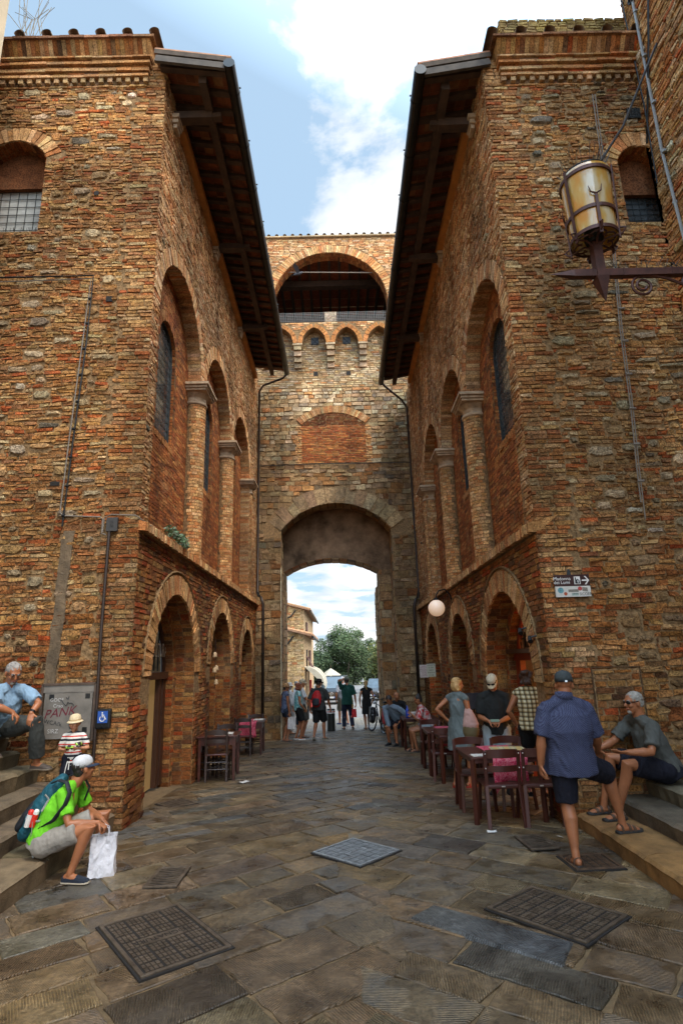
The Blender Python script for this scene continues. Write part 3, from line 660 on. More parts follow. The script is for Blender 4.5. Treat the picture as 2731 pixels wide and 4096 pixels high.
def front_window(root, fr, c, hw, zb, zgl, zs, rise, glass, seed, dep=.34):
    rng = random.Random(seed); mb = MB()
    reveal(mb, fr, outline(c, zb, zs, hw, rise, 8), dep, .065, 2, PAL_RED, rng); mb.quad(fr(c - hw, zb, 0), fr(c + hw, zb, 0), fr(c + hw, zb, -dep), fr(c - hw, zb, -dep), 1)
    voussoirs(mb, fr, c, zs, hw, rise, .26, .07, .022, PAL_TAN, rng)
    # lintel panel closing the niche head, shadow above the window painted into its brown
    mb.prism([(c - hw, zgl)] + arch_pts(c, zs, hw, rise, 8) + [(c + hw, zgl)], fr, -dep - .1, -dep + .08, 0, (.17, .07, .032))
    n = part(mb, 'window_niche', BK, root)
    mb = MB(); mb.quad(fr(c - hw, zb, -dep), fr(c + hw, zb, -dep), fr(c + hw, zgl, -dep), fr(c - hw, zgl, -dep)); w = part(mb, 'window', glass, root)
    mb = MB(); q = 7
    for k in range(q + 1): s = c - hw + 2 * hw * k / q; mb.bar(fr(s, zb, -dep + .015), fr(s, zgl, -dep + .015), .008 if 0 < k < q else .06, .008)
    z = zb
    while z < zgl + .01: mb.bar(fr(c - hw, z, -dep + .015), fr(c + hw, z, -dep + .015), .008, .008); z += (zgl - zb) / 7
    part(mb, 'leading', M_lead, w)
    mb = MB()
    for k in range(26): s = c - hw + 2 * hw * k / 25; mb.bar(fr(s, zb, -dep * .4), fr(s + rng.uniform(-.05, .05), zb + .14, -dep * .4 + .06), .004, .004)
    part(mb, 'bird_spikes', M_lead, w)

def front_wall(root, fr, s_end, ztop, z_split, seed, win, extra=None, dens=1.0):
    rng = random.Random(seed); c, hw, zb, zs, rise = win
    hole = lambda s, z: in_arch(s, z, c, zb, zs, hw, rise, .27 if z > zs - .02 else 0) or (extra is not None and extra(s, z))
    mb = MB(); mb.poly([(0, -.6), (s_end, -.6), (s_end, ztop), (0, ztop)], [outline(c, zb, zs, hw, rise, 8)[::-1]], fr, 1)
    t1 = lambda s, z: tuple([(.80 + .45 * noise.noise(V3((s * .8, z * .6, seed)))) * (1.0 if z > 4 else .62 + .095 * max(0, z))] * 3)  # random mottling, with shade painted into the lower wall's brick colours
    # quoins of regular brick at the corner, rubble beyond
    q = .5
    hq = lambda s, z: hole(s, z) or s > q + .12 * noise.noise(V3((0, z * 2, seed)))
    hr = lambda s, z: hole(s, z) or s < q + .12 * noise.noise(V3((0, z * 2, seed)))
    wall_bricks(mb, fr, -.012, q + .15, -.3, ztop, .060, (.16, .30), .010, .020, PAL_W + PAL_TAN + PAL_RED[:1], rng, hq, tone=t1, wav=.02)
    zm = z_split
    pal_low = PAL_LOW + PAL_LOW[:2] + PAL_W[:3]
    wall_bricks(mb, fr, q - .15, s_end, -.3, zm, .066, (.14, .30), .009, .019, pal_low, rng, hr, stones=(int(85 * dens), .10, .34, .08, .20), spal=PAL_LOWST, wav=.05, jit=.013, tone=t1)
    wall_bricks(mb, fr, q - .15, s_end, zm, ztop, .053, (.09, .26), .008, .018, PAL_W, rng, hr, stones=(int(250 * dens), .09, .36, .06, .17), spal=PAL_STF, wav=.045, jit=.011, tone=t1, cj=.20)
    part(mb, 'front_wall', RB, root)

# ------------------------------------------------------------------ the two buildings
LFr = Frame((-2.70, 7.65, 0), (-1, 0, 0), (0, -1, 0)); LS = Frame((-2.70, 7.65, 0), (0, 1, 0), (1, 0, 0))
a6 = radians(.6)
RFr = Frame((2.53, 7.10, 0), (1, 0, 0), (0, -1, 0)); RS = Frame((2.53, 7.10, 0), (sin(a6), cos(a6), 0), (-cos(a6), sin(a6), 0))
left = empty('palazzo', 'brick and rubble palazzo on the left with pale barred window and museum doorway', 'building', (-2.7, 7.65, 0))
right = empty('palazzo', 'brick and rubble palazzo on the right with lit gelato doorway', 'building', (2.53, 7.10, 0))
inv = lambda e: None
class Root:      # parts are modelled in world space; keep them there under their empty
    pass
def reparent(e):
    for ch in list(e.children): ch.location = ch.location - e.location
facade(left, LS, 11.24, 11.85, [(2.10, 1.28, 1.77), (5.85, 1.15, 1.9), (9.55, 1.0, 1.85)], [1.73, 4.97, 8.21], 1.4, 7.45, [3.35, 6.59, 9.83], .36, 3.86, (5.72, 7.45), 11, -.1)
eave(left, LS, -.20, 10.3, 11.53, 1.12, 11.33, 12)
front_wall(left, LFr, 5.6, 11.56, 2.6, 13, (2.36, .50, 8.56, 9.98, .34))
front_window(left, LFr, 2.36, .50, 8.56, 9.62, 9.98, .34, M_glassl, 14)
cornice(left, LFr, .32, 5.6, 11.40, .80, 15)
facade(right, RS, 11.9, 11.15, [(2.0, 1.32, 1.56), (5.6, 1.07, 1.75), (9.6, 1.1, 1.75)], [1.67, 4.68, 7.65], 1.3, 6.72, [3.17, 6.17, 9.14], .42, 3.56, (5.35, 6.95), 21, -.1)
eave(right, RS, -.02, 10.4, 10.85, 1.0, 10.77, 22)
front_wall(right, RFr, 2.42, 10.68, 3.3, 23, (2.24, .36, 8.0, 9.12, .25), dens=.55)
front_window(right, RFr, 2.24, .36, 8.0, 8.72, 9.12, .25, M_glass, 24)
cornice(right, RFr, .30, 2.42, 10.58, .72, 25)
def extras(root, fr, z0, zt, fs, z2, seed):
    rng = random.Random(seed); mb = MB()      # corner pier up to the roof and low parapet behind the cornice
    mb.prism([(0, z0), (.36, z0), (.36, zt), (0, zt + .0)], lambda s, z, d: fr(s, z, d), -1.4, 0, 1)
    wall_bricks(mb, fr, 0, .36, z0, zt, .066, (.12, .25), .012, .02, PAL_TAN, rng)
    f2 = Frame(fr(.36, 0, 0), -fr.n, fr.es)
    part(mb, 'corner_pier', BK, root)
    mb = MB(); f3 = Frame(fr(fs, 0, -.65), fr.es, fr.n); mb.prism([(0, z0), (2.6, z0), (2.6, z2 - .03), (0, z2 - .03)], f3, -1.6, -.01, 1)
    wall_bricks(mb, f3, 0, 2.6, z0 + .5, z2, .06, (.14, .22), .012, .012, [(1, (.36, .27, .10)), (1, (.30, .22, .09))], rng)
    f4 = Frame(f3(0, 0, 0), -fr.n, -fr.es); wall_bricks(mb, f4, 0, 1.5, z0 + .5, z2, .06, (.14, .22), .012, .012, [(1, (.42, .28, .08))], rng)
    part(mb, 'parapet', BK, root)
extras(left, LFr, 11.5, 11.95, .38, 13.3, 31); extras(right, RFr, 10.6, 11.15, .62, 12.9, 32)
# returns that close the buildings behind the facades
def shell(root, fr, side, z, d1):
    for s in (.02, 11.3):
        mb = MB(); mb.quad(fr(s, -.5, -1.0) if s > 1 else fr(s, z - .5, -.3), fr(s, -.5, -5) if s > 1 else fr(s, z - .5, -5), fr(s, z, -5), fr(s, z, -.3)); part(mb, 'inner_wall', M_mortar_d, root)
shell(left, LS, 1, 11.5, 0); shell(right, RS, 1, 10.7, 0)

# doors, in the lower arches
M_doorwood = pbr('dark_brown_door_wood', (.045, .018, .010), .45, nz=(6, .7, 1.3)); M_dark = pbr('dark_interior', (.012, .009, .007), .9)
M_warm = pbr('warm_lit_interior', (.35, .17, .05), .8, nz=(1.3, .4, 1.6), emit=((1, .42, .08), 1.6)); M_dim = pbr('dim_warm_interior', (.14, .08, .03), .8, nz=(.9, .3, 1.5), emit=((1, .6, .2), .14))
M_redwood = pbr('red_painted_door_wood', (.22, .028, .010), .42, nz=(5, .75, 1.2)); M_lettw = pbr('cream_lettering', (.62, .58, .5), .6)
M_orange = pbr('orange_lit_glass', (.5, .18, .03), .5, emit=((1, .30, .03), 2.4)); M_sign = pbr('backlit_yellow_sign', (.7, .45, .1), .5, emit=((1, .52, .10), 2.2)); M_brownlet = pbr('brown_lettering', (.14, .05, .01), .6)
def back_plate(fr, c, r, zs, mat, d, zb=-.7):
    mb = MB(); mb.poly(outline(c, zb, zs, r, r, 14), [], lambda s, z: fr(s, z, d)); return mb
def door_frame(root, fr, c, r, zs, d, zhead, posts, wood, zb):
    mb = MB()
    for s, w in posts: mb.bar(fr(s, zb, d + .04), fr(s, zhead, d + .04), w, .09, up=fr.n)
    mb.bar(fr(c - r, zhead, d + .05), fr(c + r, zhead, d + .05), .14, .12); mb.tube([fr(*p, d + .03) for p in arch_pts(c, zs, r - .03, r - .03, 18)], .045, 6)
    return part(mb, 'door', wood, root)
# left arch one: museum door ajar with lettering on the fanlight
c, r, zs = 2.10, 1.12, 1.77; d = -.55
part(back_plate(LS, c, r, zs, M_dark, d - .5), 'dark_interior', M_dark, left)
dr = door_frame(left, LS, c, r, zs, d, 1.72, ((c - r + .05, .12), (c + r - .08, .16), (c + .80, .09)), M_doorwood, gz(9.7))
mb = MB(); mb.quad(LS(c - r, gz(9.7), d), LS(c + .80, gz(9.7), d), LS(c + .80, 1.66, d), LS(c - r, 1.66, d)); part(mb, 'door_glass', M_dim, dr)
mb = MB()
for k in range(9): s = c - r + .22 * k + .15; mb.bar(LS(s, 1.8, d + .02), LS(s, zs + sqrt(max(0, r * r - (s - c) ** 2)), d + .02), .03, .02)
part(mb, 'fanlight_bars', M_dark, dr)
mb = MB(); text_mesh(mb, 'TORTURA', .34, lambda s, z, e: LS(c + .62 + s * .62, 2.14 + z, d + .075 + e)); part(mb, 'museum_lettering', M_lettw, dr)
# left arches two and three
for c, r, zs in ((5.85, .99, 1.9), (9.55, .84, 1.85)):
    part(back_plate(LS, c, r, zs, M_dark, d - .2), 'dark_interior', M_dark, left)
    door_frame(left, LS, c, r, zs, d, 1.75, ((c - r + .05, .12), (c + r - .06, .12)), M_redwood if c < 7 else M_doorwood, gz(LS(c, 0).y))
# right arch one: gelateria, lit
c, r, zs = 2.0, 1.16, 1.56
part(back_plate(RS, c, r, zs, M_warm, d - .9), 'warm_interior', M_warm, right)
mb = MB(); mb.quad(RS(c - r - .3, -.5, d - .05), RS(c - r - .3, 3, d - .05), RS(c - r - .3, 3, d - .9), RS(c - r - .3, -.5, d - .9)); mb.quad(RS(c + r + .1, -.5, d - .02), RS(c + r + .1, 3, d - .02), RS(c + r + .1, 3, d - .9), RS(c + r + .1, -.5, d - .9)); part(mb, 'shop_side_wall', M_doorwood, right)
dr = door_frame(right, RS, c, r, zs, d, 1.86, ((c - r + .06, .14), (c + r - .13, .28)), M_redwood, gz(9))
mb = MB(); mb.box(RS(c, 1.95, d + .12), (.22, 2 * r, .07), Matrix((RS.n, RS.es, RS.ez)).transposed()); part(mb, 'door_hood', M_doorwood, dr)
mb = MB(); mb.poly([p for p in arch_pts(c, zs, r, r, 16) if p[1] > 1.97], [], lambda s, z: RS(s, z, d - .05)); part(mb, 'fanlight_backing', M_dark, dr)
mb = MB(); mb.poly([(c + .30, 2.02), (c + .50, 2.02), (c + .52, 2.45), (c + .34, 2.52)], [], lambda s, z: RS(s, z, d - .03)); mb.poly([(c + .56, 2.08), (c + .70, 2.06), (c + .72, 2.38), (c + .57, 2.45)], [], lambda s, z: RS(s, z, d - .03)); part(mb, 'orange_glass', M_orange, dr)
mb = MB()
for k in range(15): s = c - r + .16 * k + .03; mb.bar(RS(s, 1.97, d + .02), RS(s, zs + sqrt(max(.02, r * r - (s - c) ** 2)), d + .02), .014, .014)
mb.bar(RS(c - r, 2.15, d + .02), RS(c + r, 2.15, d + .02), .02, .015)
for k in range(9):
    q = c - .45 + .17 * k
    for zz in (2.28, 2.48): mb.tube([RS(q + .075 * cos(t * pi / 5), zz + .085 * sin(t * pi / 5), d + .025) for t in range(10)], .010, 5, closed=True)
part(mb, 'iron_grille', M_iron, dr)
mb = MB(); mb.box(RS(c + .42, 1.655, d - .16), (.03, .66, .38), Matrix((RS.n, RS.es, RS.ez)).transposed()); sg = part(mb, 'lit_sign', M_sign, right)
mb = MB()
for k, (t, sz, off) in enumerate((('LA', .11, .1), ('GELATERIA', .15, -.02), ('TOSCANA', .13, -.05), ('FIN DAL 19', .09, -.02))): text_mesh(mb, t, sz, lambda s, z, e: RS(c + .55 - off - s * .8, 1.77 - .075 * k + z * .8, d - .142 + e))
part(mb, 'sign_lettering', M_brownlet, sg)
for c, r, zs in ((5.6, .91, 1.75), (9.6, .94, 1.75)):
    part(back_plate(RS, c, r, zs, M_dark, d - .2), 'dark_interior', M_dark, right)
    dr = door_frame(right, RS, c, r, zs, d, 1.75, ((c - r + .05, .12), (c + r - .06, .12)), M_redwood, gz(RS(c, 0).y))
rng = random.Random(89); mb = MB(); pl, pr_ = [], []
for k in range(22): z = 1.0 + 2.7 * k / 21; x = .93 + .1 * (3.7 - z) / 2.7; pl.append((x - .055 - rng.uniform(0, .035), z)); pr_.append((x + .055 + rng.uniform(0, .035), z))
mb.prism(pl + pr_[::-1], LFr, -.02, .030); part(mb, 'mortar_repair', pbr('grey_repair_mortar', (.135, .092, .052), .95, nz=(7, .5, 1.3), bump=(20, .9, .02)), left)
for (s, z, w, h_) in ((.60, 7.25, .09, .09), (1.12, 4.35, .13, .06), (.95, 9.2, .07, .07)): mb = MB(); mb.prism([(s, z), (s + w, z), (s + w, z + h_), (s, z + h_)], LFr, -.02, .027); part(mb, 'putlog_hole', M_dark, left)
rng = random.Random(88); mb = MB(); fb = Frame(RFr(0, 0, .03), RFr.es, RFr.n); mb.prism([(.46, .2), (1.02, .2), (1.02, 1.70), (.46, 1.70)], fb, -.04, 0, 1)
wall_bricks(mb, fb, .47, 1.01, .2, 1.69, .078, (.16, .28), .012, .016, PAL_LOW + PAL_LOWST[:1], rng, tone=lambda s, z: (.72,) * 3)
for a, b in (((.45, .2), (.45, 1.72)), ((1.03, .2), (1.03, 1.72)), ((.45, 1.72), (1.03, 1.72))): mb.bar(fb(*a, .0), fb(*b, .0), .012, .012, mat=0, col=(.10, .06, .035))
part(mb, 'blocked_doorway', BK, right)
reparent(left); reparent(right)

# ------------------------------------------------------------------ gate tower
tower = empty('gate_tower', 'tall stone gate tower with big loggia arch and street archway closing the lane', 'building', (0, 18.9, -.45))
def gate():
    rng = random.Random(41); fr = Frame((0, 18.9, 0), (1, 0, 0), (0, -1, 0)); zs, hw, rise = 6.15, 1.86, .94
    pn = (-.01, 1.13, 8.52, 9.97, .44)
    hole = lambda s, z: in_arch(s, z, -.01, -2, zs, hw, rise, .58 if z > zs - .25 else 0) or in_arch(s, z, pn[0], pn[2], pn[3], pn[1], pn[4], .30 if z > pn[3] else .12)
    mb = MB(); mb.poly([(-2.95, -1.2), (2.95, -1.2), (2.95, 13.7), (-2.95, 13.7)], [outline(-.01, -1.15, zs, hw, rise)[::-1]], fr, 1)
    tn = lambda s, z: tuple([(.85 + .5 * noise.noise(V3((s * .7, z * .5, 5)))) * (1.15 if z > 10.2 else 1)] * 3)
    wall_bricks(mb, fr, -2.95, 2.95, -.6, 8.5, .19, (.18, .52), .016, .028, PAL_TOW, rng, hole, wav=.05, jit=.018, inset=.014, tone=tn, cj=.38)
    wall_bricks(mb, fr, -2.95, 2.95, 8.5, 11.4, .15, (.14, .40), .016, .028, PAL_TOWU, rng, hole, wav=.04, jit=.015, inset=.014, tone=tn, cj=.25)
    wall_bricks(mb, fr, -2.95, 2.95, 11.4, 13.65, .075, (.18, .32), .014, .016, PAL_TOWU, rng, lambda s, z: any(abs(s - q) < .09 and 11.87 < z < 12.03 for q in (-.59, .59)), wav=.02, tone=tn)
    voussoirs(mb, fr, -.01, zs, hw, rise, .57, .30, .016, [(3, (.34, .24, .14)), (2, (.39, .29, .18)), (1, (.28, .20, .13))], rng, gap=.012, jit=.012)
    part(mb, 'lower_wall', [M_ashlar, M_mortar], tower)
    mb = MB(); f2 = Frame(fr(0, 0, .004), fr.es, fr.n); mb.poly(outline(*pn[:1], pn[2], pn[3], pn[1], pn[4]), [], lambda s, z: f2(s, z, -.002), 1)
    h2 = lambda s, z: not in_arch(s, z, pn[0], pn[2] - .1, pn[3], pn[1], pn[4])
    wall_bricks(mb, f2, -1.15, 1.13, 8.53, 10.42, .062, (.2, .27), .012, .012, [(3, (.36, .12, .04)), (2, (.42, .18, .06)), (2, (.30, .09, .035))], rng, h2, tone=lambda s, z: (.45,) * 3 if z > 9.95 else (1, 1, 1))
    voussoirs(mb, fr, pn[0], pn[3], pn[1], pn[4], .27, .07, .035, PAL_TAN, rng)
    for sg in (-1, 1): wall_bricks(mb, Frame(fr(pn[0] + sg * 1.23, 0), fr.es, fr.n), -.11, .11, 8.5, 9.95, .065, (.14, .24), .012, .03, PAL_TAN, rng)
    part(mb, 'bricked_up_window', BK, tower)
    for q in (-.59, .59):
        mb = MB(); mb.box(fr(q, 11.95, .0), (.15, .02, .15)); part(mb, 'putlog_hole', M_dark, tower)
    mb = MB(); mb.tube([fr(-2.7, 8.47, .05), fr(-1, 8.485, .05), fr(0, 8.49, .05), fr(1, 8.47, .05), fr(2.8, 8.46, .05)], .012, 5); part(mb, 'wall_cable', M_iron, tower)
    # front arch lining and vault
    mb = MB(); pts = outline(-.01, -.7, zs, hw, rise, 16); reveal(mb, fr, pts, .7, .28, 2, PAL_TOW, rng, 1, h=.012)
    part(mb, 'arch_lining', [M_ashlar, M_mortar_d], tower)
    mb = MB(); hw2 = 2.05; p2 = outline(-.01, -.7, zs + .05, hw2, 1.0, 16)
    for a, b in zip(p2, p2[1:]): mb.quad(fr(a[0], a[1], -.7), fr(b[0], b[1], -.7), fr(b[0], b[1], -1.45), fr(a[0], a[1], -1.45))
    mb.poly(p2 + outline(-.01, -.7, zs, hw, rise, 16)[::-1], [], lambda s, z: fr(s, z, -.7))
    part(mb, 'vault', M_plaster, tower)
    # inner wall with the lower arch
    fi = Frame((0, 20.3, 0), (1, 0, 0), (0, -1, 0)); hi = lambda s, z: in_arch(s, z, -.22, -2, 4.97, 1.68, .46)
    mb = MB(); mb.poly([(-2.95, -1.2), (2.95, -1.2), (2.95, 7.4), (-2.95, 7.4)], [outline(-.22, -1.15, 4.97, 1.68, .46, 12)[::-1]], lambda s, z: fi(s, z, 0)); part(mb, 'inner_wall', M_plaster, tower)
    mb = MB(); wall_bricks(mb, fi, 1.45, 2.1, -.6, 4.97, .3, (.25, .5), .015, .03, PAL_TOW, rng); wall_bricks(mb, fi, -2.1, -1.91, -.6, 4.97, .3, (.2, .3), .015, .03, [(1, (.42, .32, .18))], rng)
    reveal(mb, fi, outline(-.22, -.7, 4.97, 1.68, .46, 12), 1.1, .28, 3, PAL_TOW, rng, 1, h=.012); part(mb, 'inner_arch', [M_ashlar, M_mortar_d], tower)
    fo = Frame((0, 21.4, 0), (1, 0, 0), (0, 1, 0)); mb = MB(); mb.poly([(-2.95, -1.2), (2.95, -1.2), (2.95, 13), (-2.95, 13)], [outline(-.22, -1.15, 4.97, 1.68, .46, 12)[::-1]], fo, 1); part(mb, 'outer_wall', [M_ashlar, M_mortar], tower)
    # spur wall beyond on the right
    mb = MB(); fs = Frame((1.44, 21.4, 0), (0, 1, 0), (-1, 0, 0)); mb.prism([(0, -1.2), (1.3, -1.2), (1.3, 4.3), (.9, 4.55), (0, 4.5)], fs, -1.2, 0, 1); wall_bricks(mb, fs, 0, 1.3, -.7, 4.4, .26, (.3, .6), .02, .02, PAL_TOW, rng)
    part(mb, 'spur_wall', [M_ashlar, M_mortar], tower)
    # white rendered edge at the foot of the left jamb
    mb = MB(); mb.bar(fr(-1.87, -.5, .01), fr(-1.87, 4.9, .01), .05, .03); part(mb, 'plaster_edge', pbr('cream_render_edge', (.55, .46, .30), .9, nz=(8, .5, 1.1)), tower)
    # machicolation and loggia storey, 0.35 m proud
    fu = Frame((0, 18.55, 0), (1, 0, 0), (0, -1, 0)); cor = [-2.42, -1.22, -.03, 1.14, 2.33]
    zsp, zcr = 12.98, 13.5; low = [(-2.95, zsp)]
    def pointed(a, b, n=7):
        w = b - a; R = w * .78; pts = []      # two arcs meeting in a point
        for i in range(n + 1):
            x = a + w / 2 * i / n; t = (a + R - x) / R; pts.append((x, zsp + R * sqrt(max(0, 1 - t * t))))
        return pts + [(a + b - x, z) for x, z in pts[-2::-1]]
    arcs = [pointed(a + .15, b - .15) for a, b in zip(cor, cor[1:])]
    for a in arcs: low += a
    low += [(2.95, zsp)]
    sc, hwl, zsl = .0, 2.12, 14.67
    inar = lambda s, z, m: any(a + .15 - m < s < b - .15 + m and z < zsp + (.78 * (b - a - .3)) * sqrt(max(0, 1 - (1 - min(s - a - .15 + m, b - .15 - s + m) / (.78 * (b - a - .3))) ** 2)) + m for a, b in zip(cor, cor[1:]))
    hole3 = lambda s, z: in_arch(s, z, sc, 13.84, zsl, hwl, hwl, .34 if z > zsl else .0) or inar(s, z, .16) 
    mb = MB(); mb.poly(low + [(2.95, 17.45), (-2.95, 17.45)], [outline(sc, 13.84, zsl, hwl, hwl, 24)[::-1]], fu, 1)
    wall_bricks(mb, fu, -2.95, 2.95, zsp, 17.42, .07, (.16, .28), .012, .016, PAL_SIDE, rng, hole3)
    voussoirs(mb, fu, sc, zsl, hwl, hwl, .33, .085, .028, PAL_TAN, rng)
    for a in arcs:
        for p, q in zip(a, a[1:]):
            d = V3((q[0] - p[0], q[1] - p[1], 0)); n_ = V3((-d.y, d.x, 0)).normalized() * .16
            brick(mb, [fu(p[0], p[1], 0), fu(q[0], q[1], 0), fu(q[0] + n_.x, q[1] + n_.y, 0), fu(p[0] + n_.x, p[1] + n_.y, 0)], fu.n, .025, .006, rng, vary(PAL_RED[2][1], rng, .25))
            mb.quad(fu(*p, 0), fu(*q, 0), fu(*q, -.36), fu(*p, -.36), 1)
    reveal(mb, fu, outline(sc, 13.84, zsl, hwl, hwl, 20), .45, .085, 2, PAL_RED, rng)
    mb.prism([(-2.95, 17.45), (2.95, 17.45), (2.95, 17.5), (-2.95, 17.5)], fu, -5, .1, 0, (.42, .33, .22))
    part(mb, 'loggia_wall', BK, tower)
    mb = MB()
    for k in range(20): mb.lathe([(.065, 0), (.055, .8)], fu(-2.85 + .3 * k, 17.50, .12), 8, Matrix(((1, 0, 0), (0, 0, 1), (0, 1, 0))).transposed(), 0, vary((.40, .26, .15), rng, .2), 0, pi)
    part(mb, 'coping_tiles', M_terra, tower)
    for q in cor[0:]:
        mb = MB()
        for k in range(4):
            z0 = 12.16 + .2 * k; dd = .08 + .085 * k; mb.prism([(q - .13, z0), (q + .13, z0), (q + .13, z0 + .19), (q - .13, z0 + .19)], Frame((0, 18.9, 0), (1, 0, 0), (0, -1, 0)), -.05, dd, 0, vary((.36, .27, .18), rng, .25))
        mb.prism([(q - .17, 12.93), (q + .17, 12.93), (q + .17, 13.0), (q - .17, 13.0)], fr, -.05, .37, 0, (.45, .36, .25)); part(mb, 'corbel', BK, tower)
    for q in (-.6, .56):
        mb = MB(); f = Frame((0, 18.9, 0), (1, 0, 0), (0, -1, 0)); z0 = 13.12
        mb.prism([(q - .14, z0), (q + .14, z0), (q + .14, z0 + .28), (q - .14, z0 + .28)], f, 0, .04); mb.bar(f(q - .12, z0 + .02, .05), f(q + .12, z0 + .26, .05), .03, .03); mb.bar(f(q - .12, z0 + .26, .055), f(q + .12, z0 + .02, .055), .03, .03); part(mb, 'anchor_plate', M_iron, tower)
    # loggia roof seen from below, parapet, net and pier
    mb = MB()
    for k in range(7):
        for j in range(14):
            mb.quad(V3((-2.8 + .40 * j, 18.6 + .62 * k, 16.98)), V3((-2.41 + .40 * j, 18.6 + .62 * k, 16.98)), V3((-2.41 + .40 * j, 19.2 + .62 * k, 16.98)), V3((-2.8 + .40 * j, 19.2 + .62 * k, 16.98)), 0, vary((.30, .085, .035), rng, .35))
    part(mb, 'loggia_ceiling', M_terra, tower)
    fst = None
    for j in range(15):
        if fst is None:
            mb = MB(); mb.bar((-2.8, 18.6, 16.88), (-2.8, 23, 16.88), .1, .14); fst = part(mb, 'rafter', M_timber, tower)
        else: o = fst.copy(); COL.objects.link(o); o.location.x += .4 * j
    mb = MB(); mb.bar((-2.9, 20.3, 16.65), (2.9, 20.3, 16.65), .26, .26); part(mb, 'tie_beam', M_timber, tower)
    mb = MB(); mb.tube([(-2.3, 18.75, 16.15), (2.3, 18.75, 16.0)], .02, 6); part(mb, 'iron_tie_rod', pbr('rusty_tie_rod', (.2, .15, .11), .7), tower)
    mb = MB(); mb.box((0, 23, 15.4), (5.8, .1, 3.4)); mb.box((-2.9, 20.8, 15.2), (.1, 4.4, 4.4)); mb.box((2.9, 20.8, 15.2), (.1, 4.4, 4.4)); mb.box((0, 20.8, 13.75), (5.8, 4.4, .12)); part(mb, 'loggia_inner_wall', pbr('grey_plastered_wall', (.11, .085, .065), .9, nz=(3, .6, 1.2)), tower)
    mb = MB(); fp = Frame((0, 18.85, 0), (1, 0, 0), (0, -1, 0)); mb.prism([(-.22, 13.8), (.22, 13.8), (.22, 14.45), (-.22, 14.45)], fp, -.4, 0, 1); wall_bricks(mb, fp, -.22, .22, 13.8, 14.45, .06, (.15, .22), .01, .01, [(1, (.42, .33, .24))], rng); part(mb, 'parapet_pier', BK, tower)
    mb = MB()
    for k in range(64): mb.bar((-2.1 + .066 * k, 18.62, 13.84), (-2.1 + .066 * k, 18.62, 14.28), .006, .006)
    for k in range(7): mb.bar((-2.1, 18.62, 13.88 + .066 * k), (2.1, 18.62, 13.88 + .066 * k), .006, .006)
    part(mb, 'wire_net', pbr('grey_wire', (.28, .25, .22), .6, .3), tower)
gate()
for ch in list(tower.children): ch.location = ch.location - tower.location

# ------------------------------------------------------------------ flanking buildings near the camera
def flank():
    rng = random.Random(51); root = empty('tower_house', 'brick tower house at the top right edge carrying cables and the lantern arm', 'building', (4.95, 7.1, 0))
    fr = Frame((4.95, 7.1, 0), (0, -1, 0), (-1, 0, 0)); mb = MB(); mb.poly([(0, -.2), (6, -.2), (6, 16), (0, 16)], [], fr, 1)
    wall_bricks(mb, fr, 0, 6, .8, 16, .066, (.16, .30), .014, .022, PAL_SIDE + PAL_W, rng, stones=(60, .15, .35, .09, .18), spal=PAL_ST, wav=.04, jit=.01)
    part(mb, 'brick_wall', RB, root)
    mb = MB(); mb.box((7, -.5, 7.9), (4.05, 15.1, 16)); part(mb, 'core', M_mortar_d, root)  # unseen length behind the camera added to block the side sky
    mb = MB(); mb.tube([fr(.35, 16, .05), fr(.34, 12, .05), fr(.30, 9, .05), fr(.45, 6, .05), fr(.4, 3, .05)], .022, 6)
    for k in range(9): mb.tube([fr(.34, 8 + .9 * k, .045), fr(.34, 8.04 + .9 * k, .045)], .034, 6)
    part(mb, 'metal_conduit', pbr('grey_conduit', (.26, .26, .25), .45, .4), root)
    mb = MB(); mb.tube([fr(.12, 16, .06), fr(.1, 12.6, .06), fr(.14, 10, .06), fr(.08, 8.6, .06)], .012, 5); mb.tube([fr(.02, 9.4, .05), fr(.5, 10.8, .05), fr(1.3, 13.5, .05), fr(2.2, 16, .05)], .016, 5); part(mb, 'black_cable', M_iron, root)
    mb = MB(); mb.lathe([(.05, 0), (.075, .0), (.075, .03), (.05, .03)], fr(.33, 11.9, .05), 14, Matrix((fr.es, fr.ez, fr.n)).transposed()); part(mb, 'iron_ring', M_iron, root)
    reparent(root)
    root = empty('plastered_house', 'pale beige plastered house edge at the very top left corner', 'building', (-4.65, 6.4, 0))
    mb = MB(); mb.box((-6.65, -1, 7), (4, 14.8, 14)); part(mb, 'wall', pbr('beige_plaster', (.52, .42, .28), .9, nz=(2, .75, 1.15), bump=(25, .3, .01)), root)  # body stretched unseen past the camera to shade the street
    reparent(root)
flank()

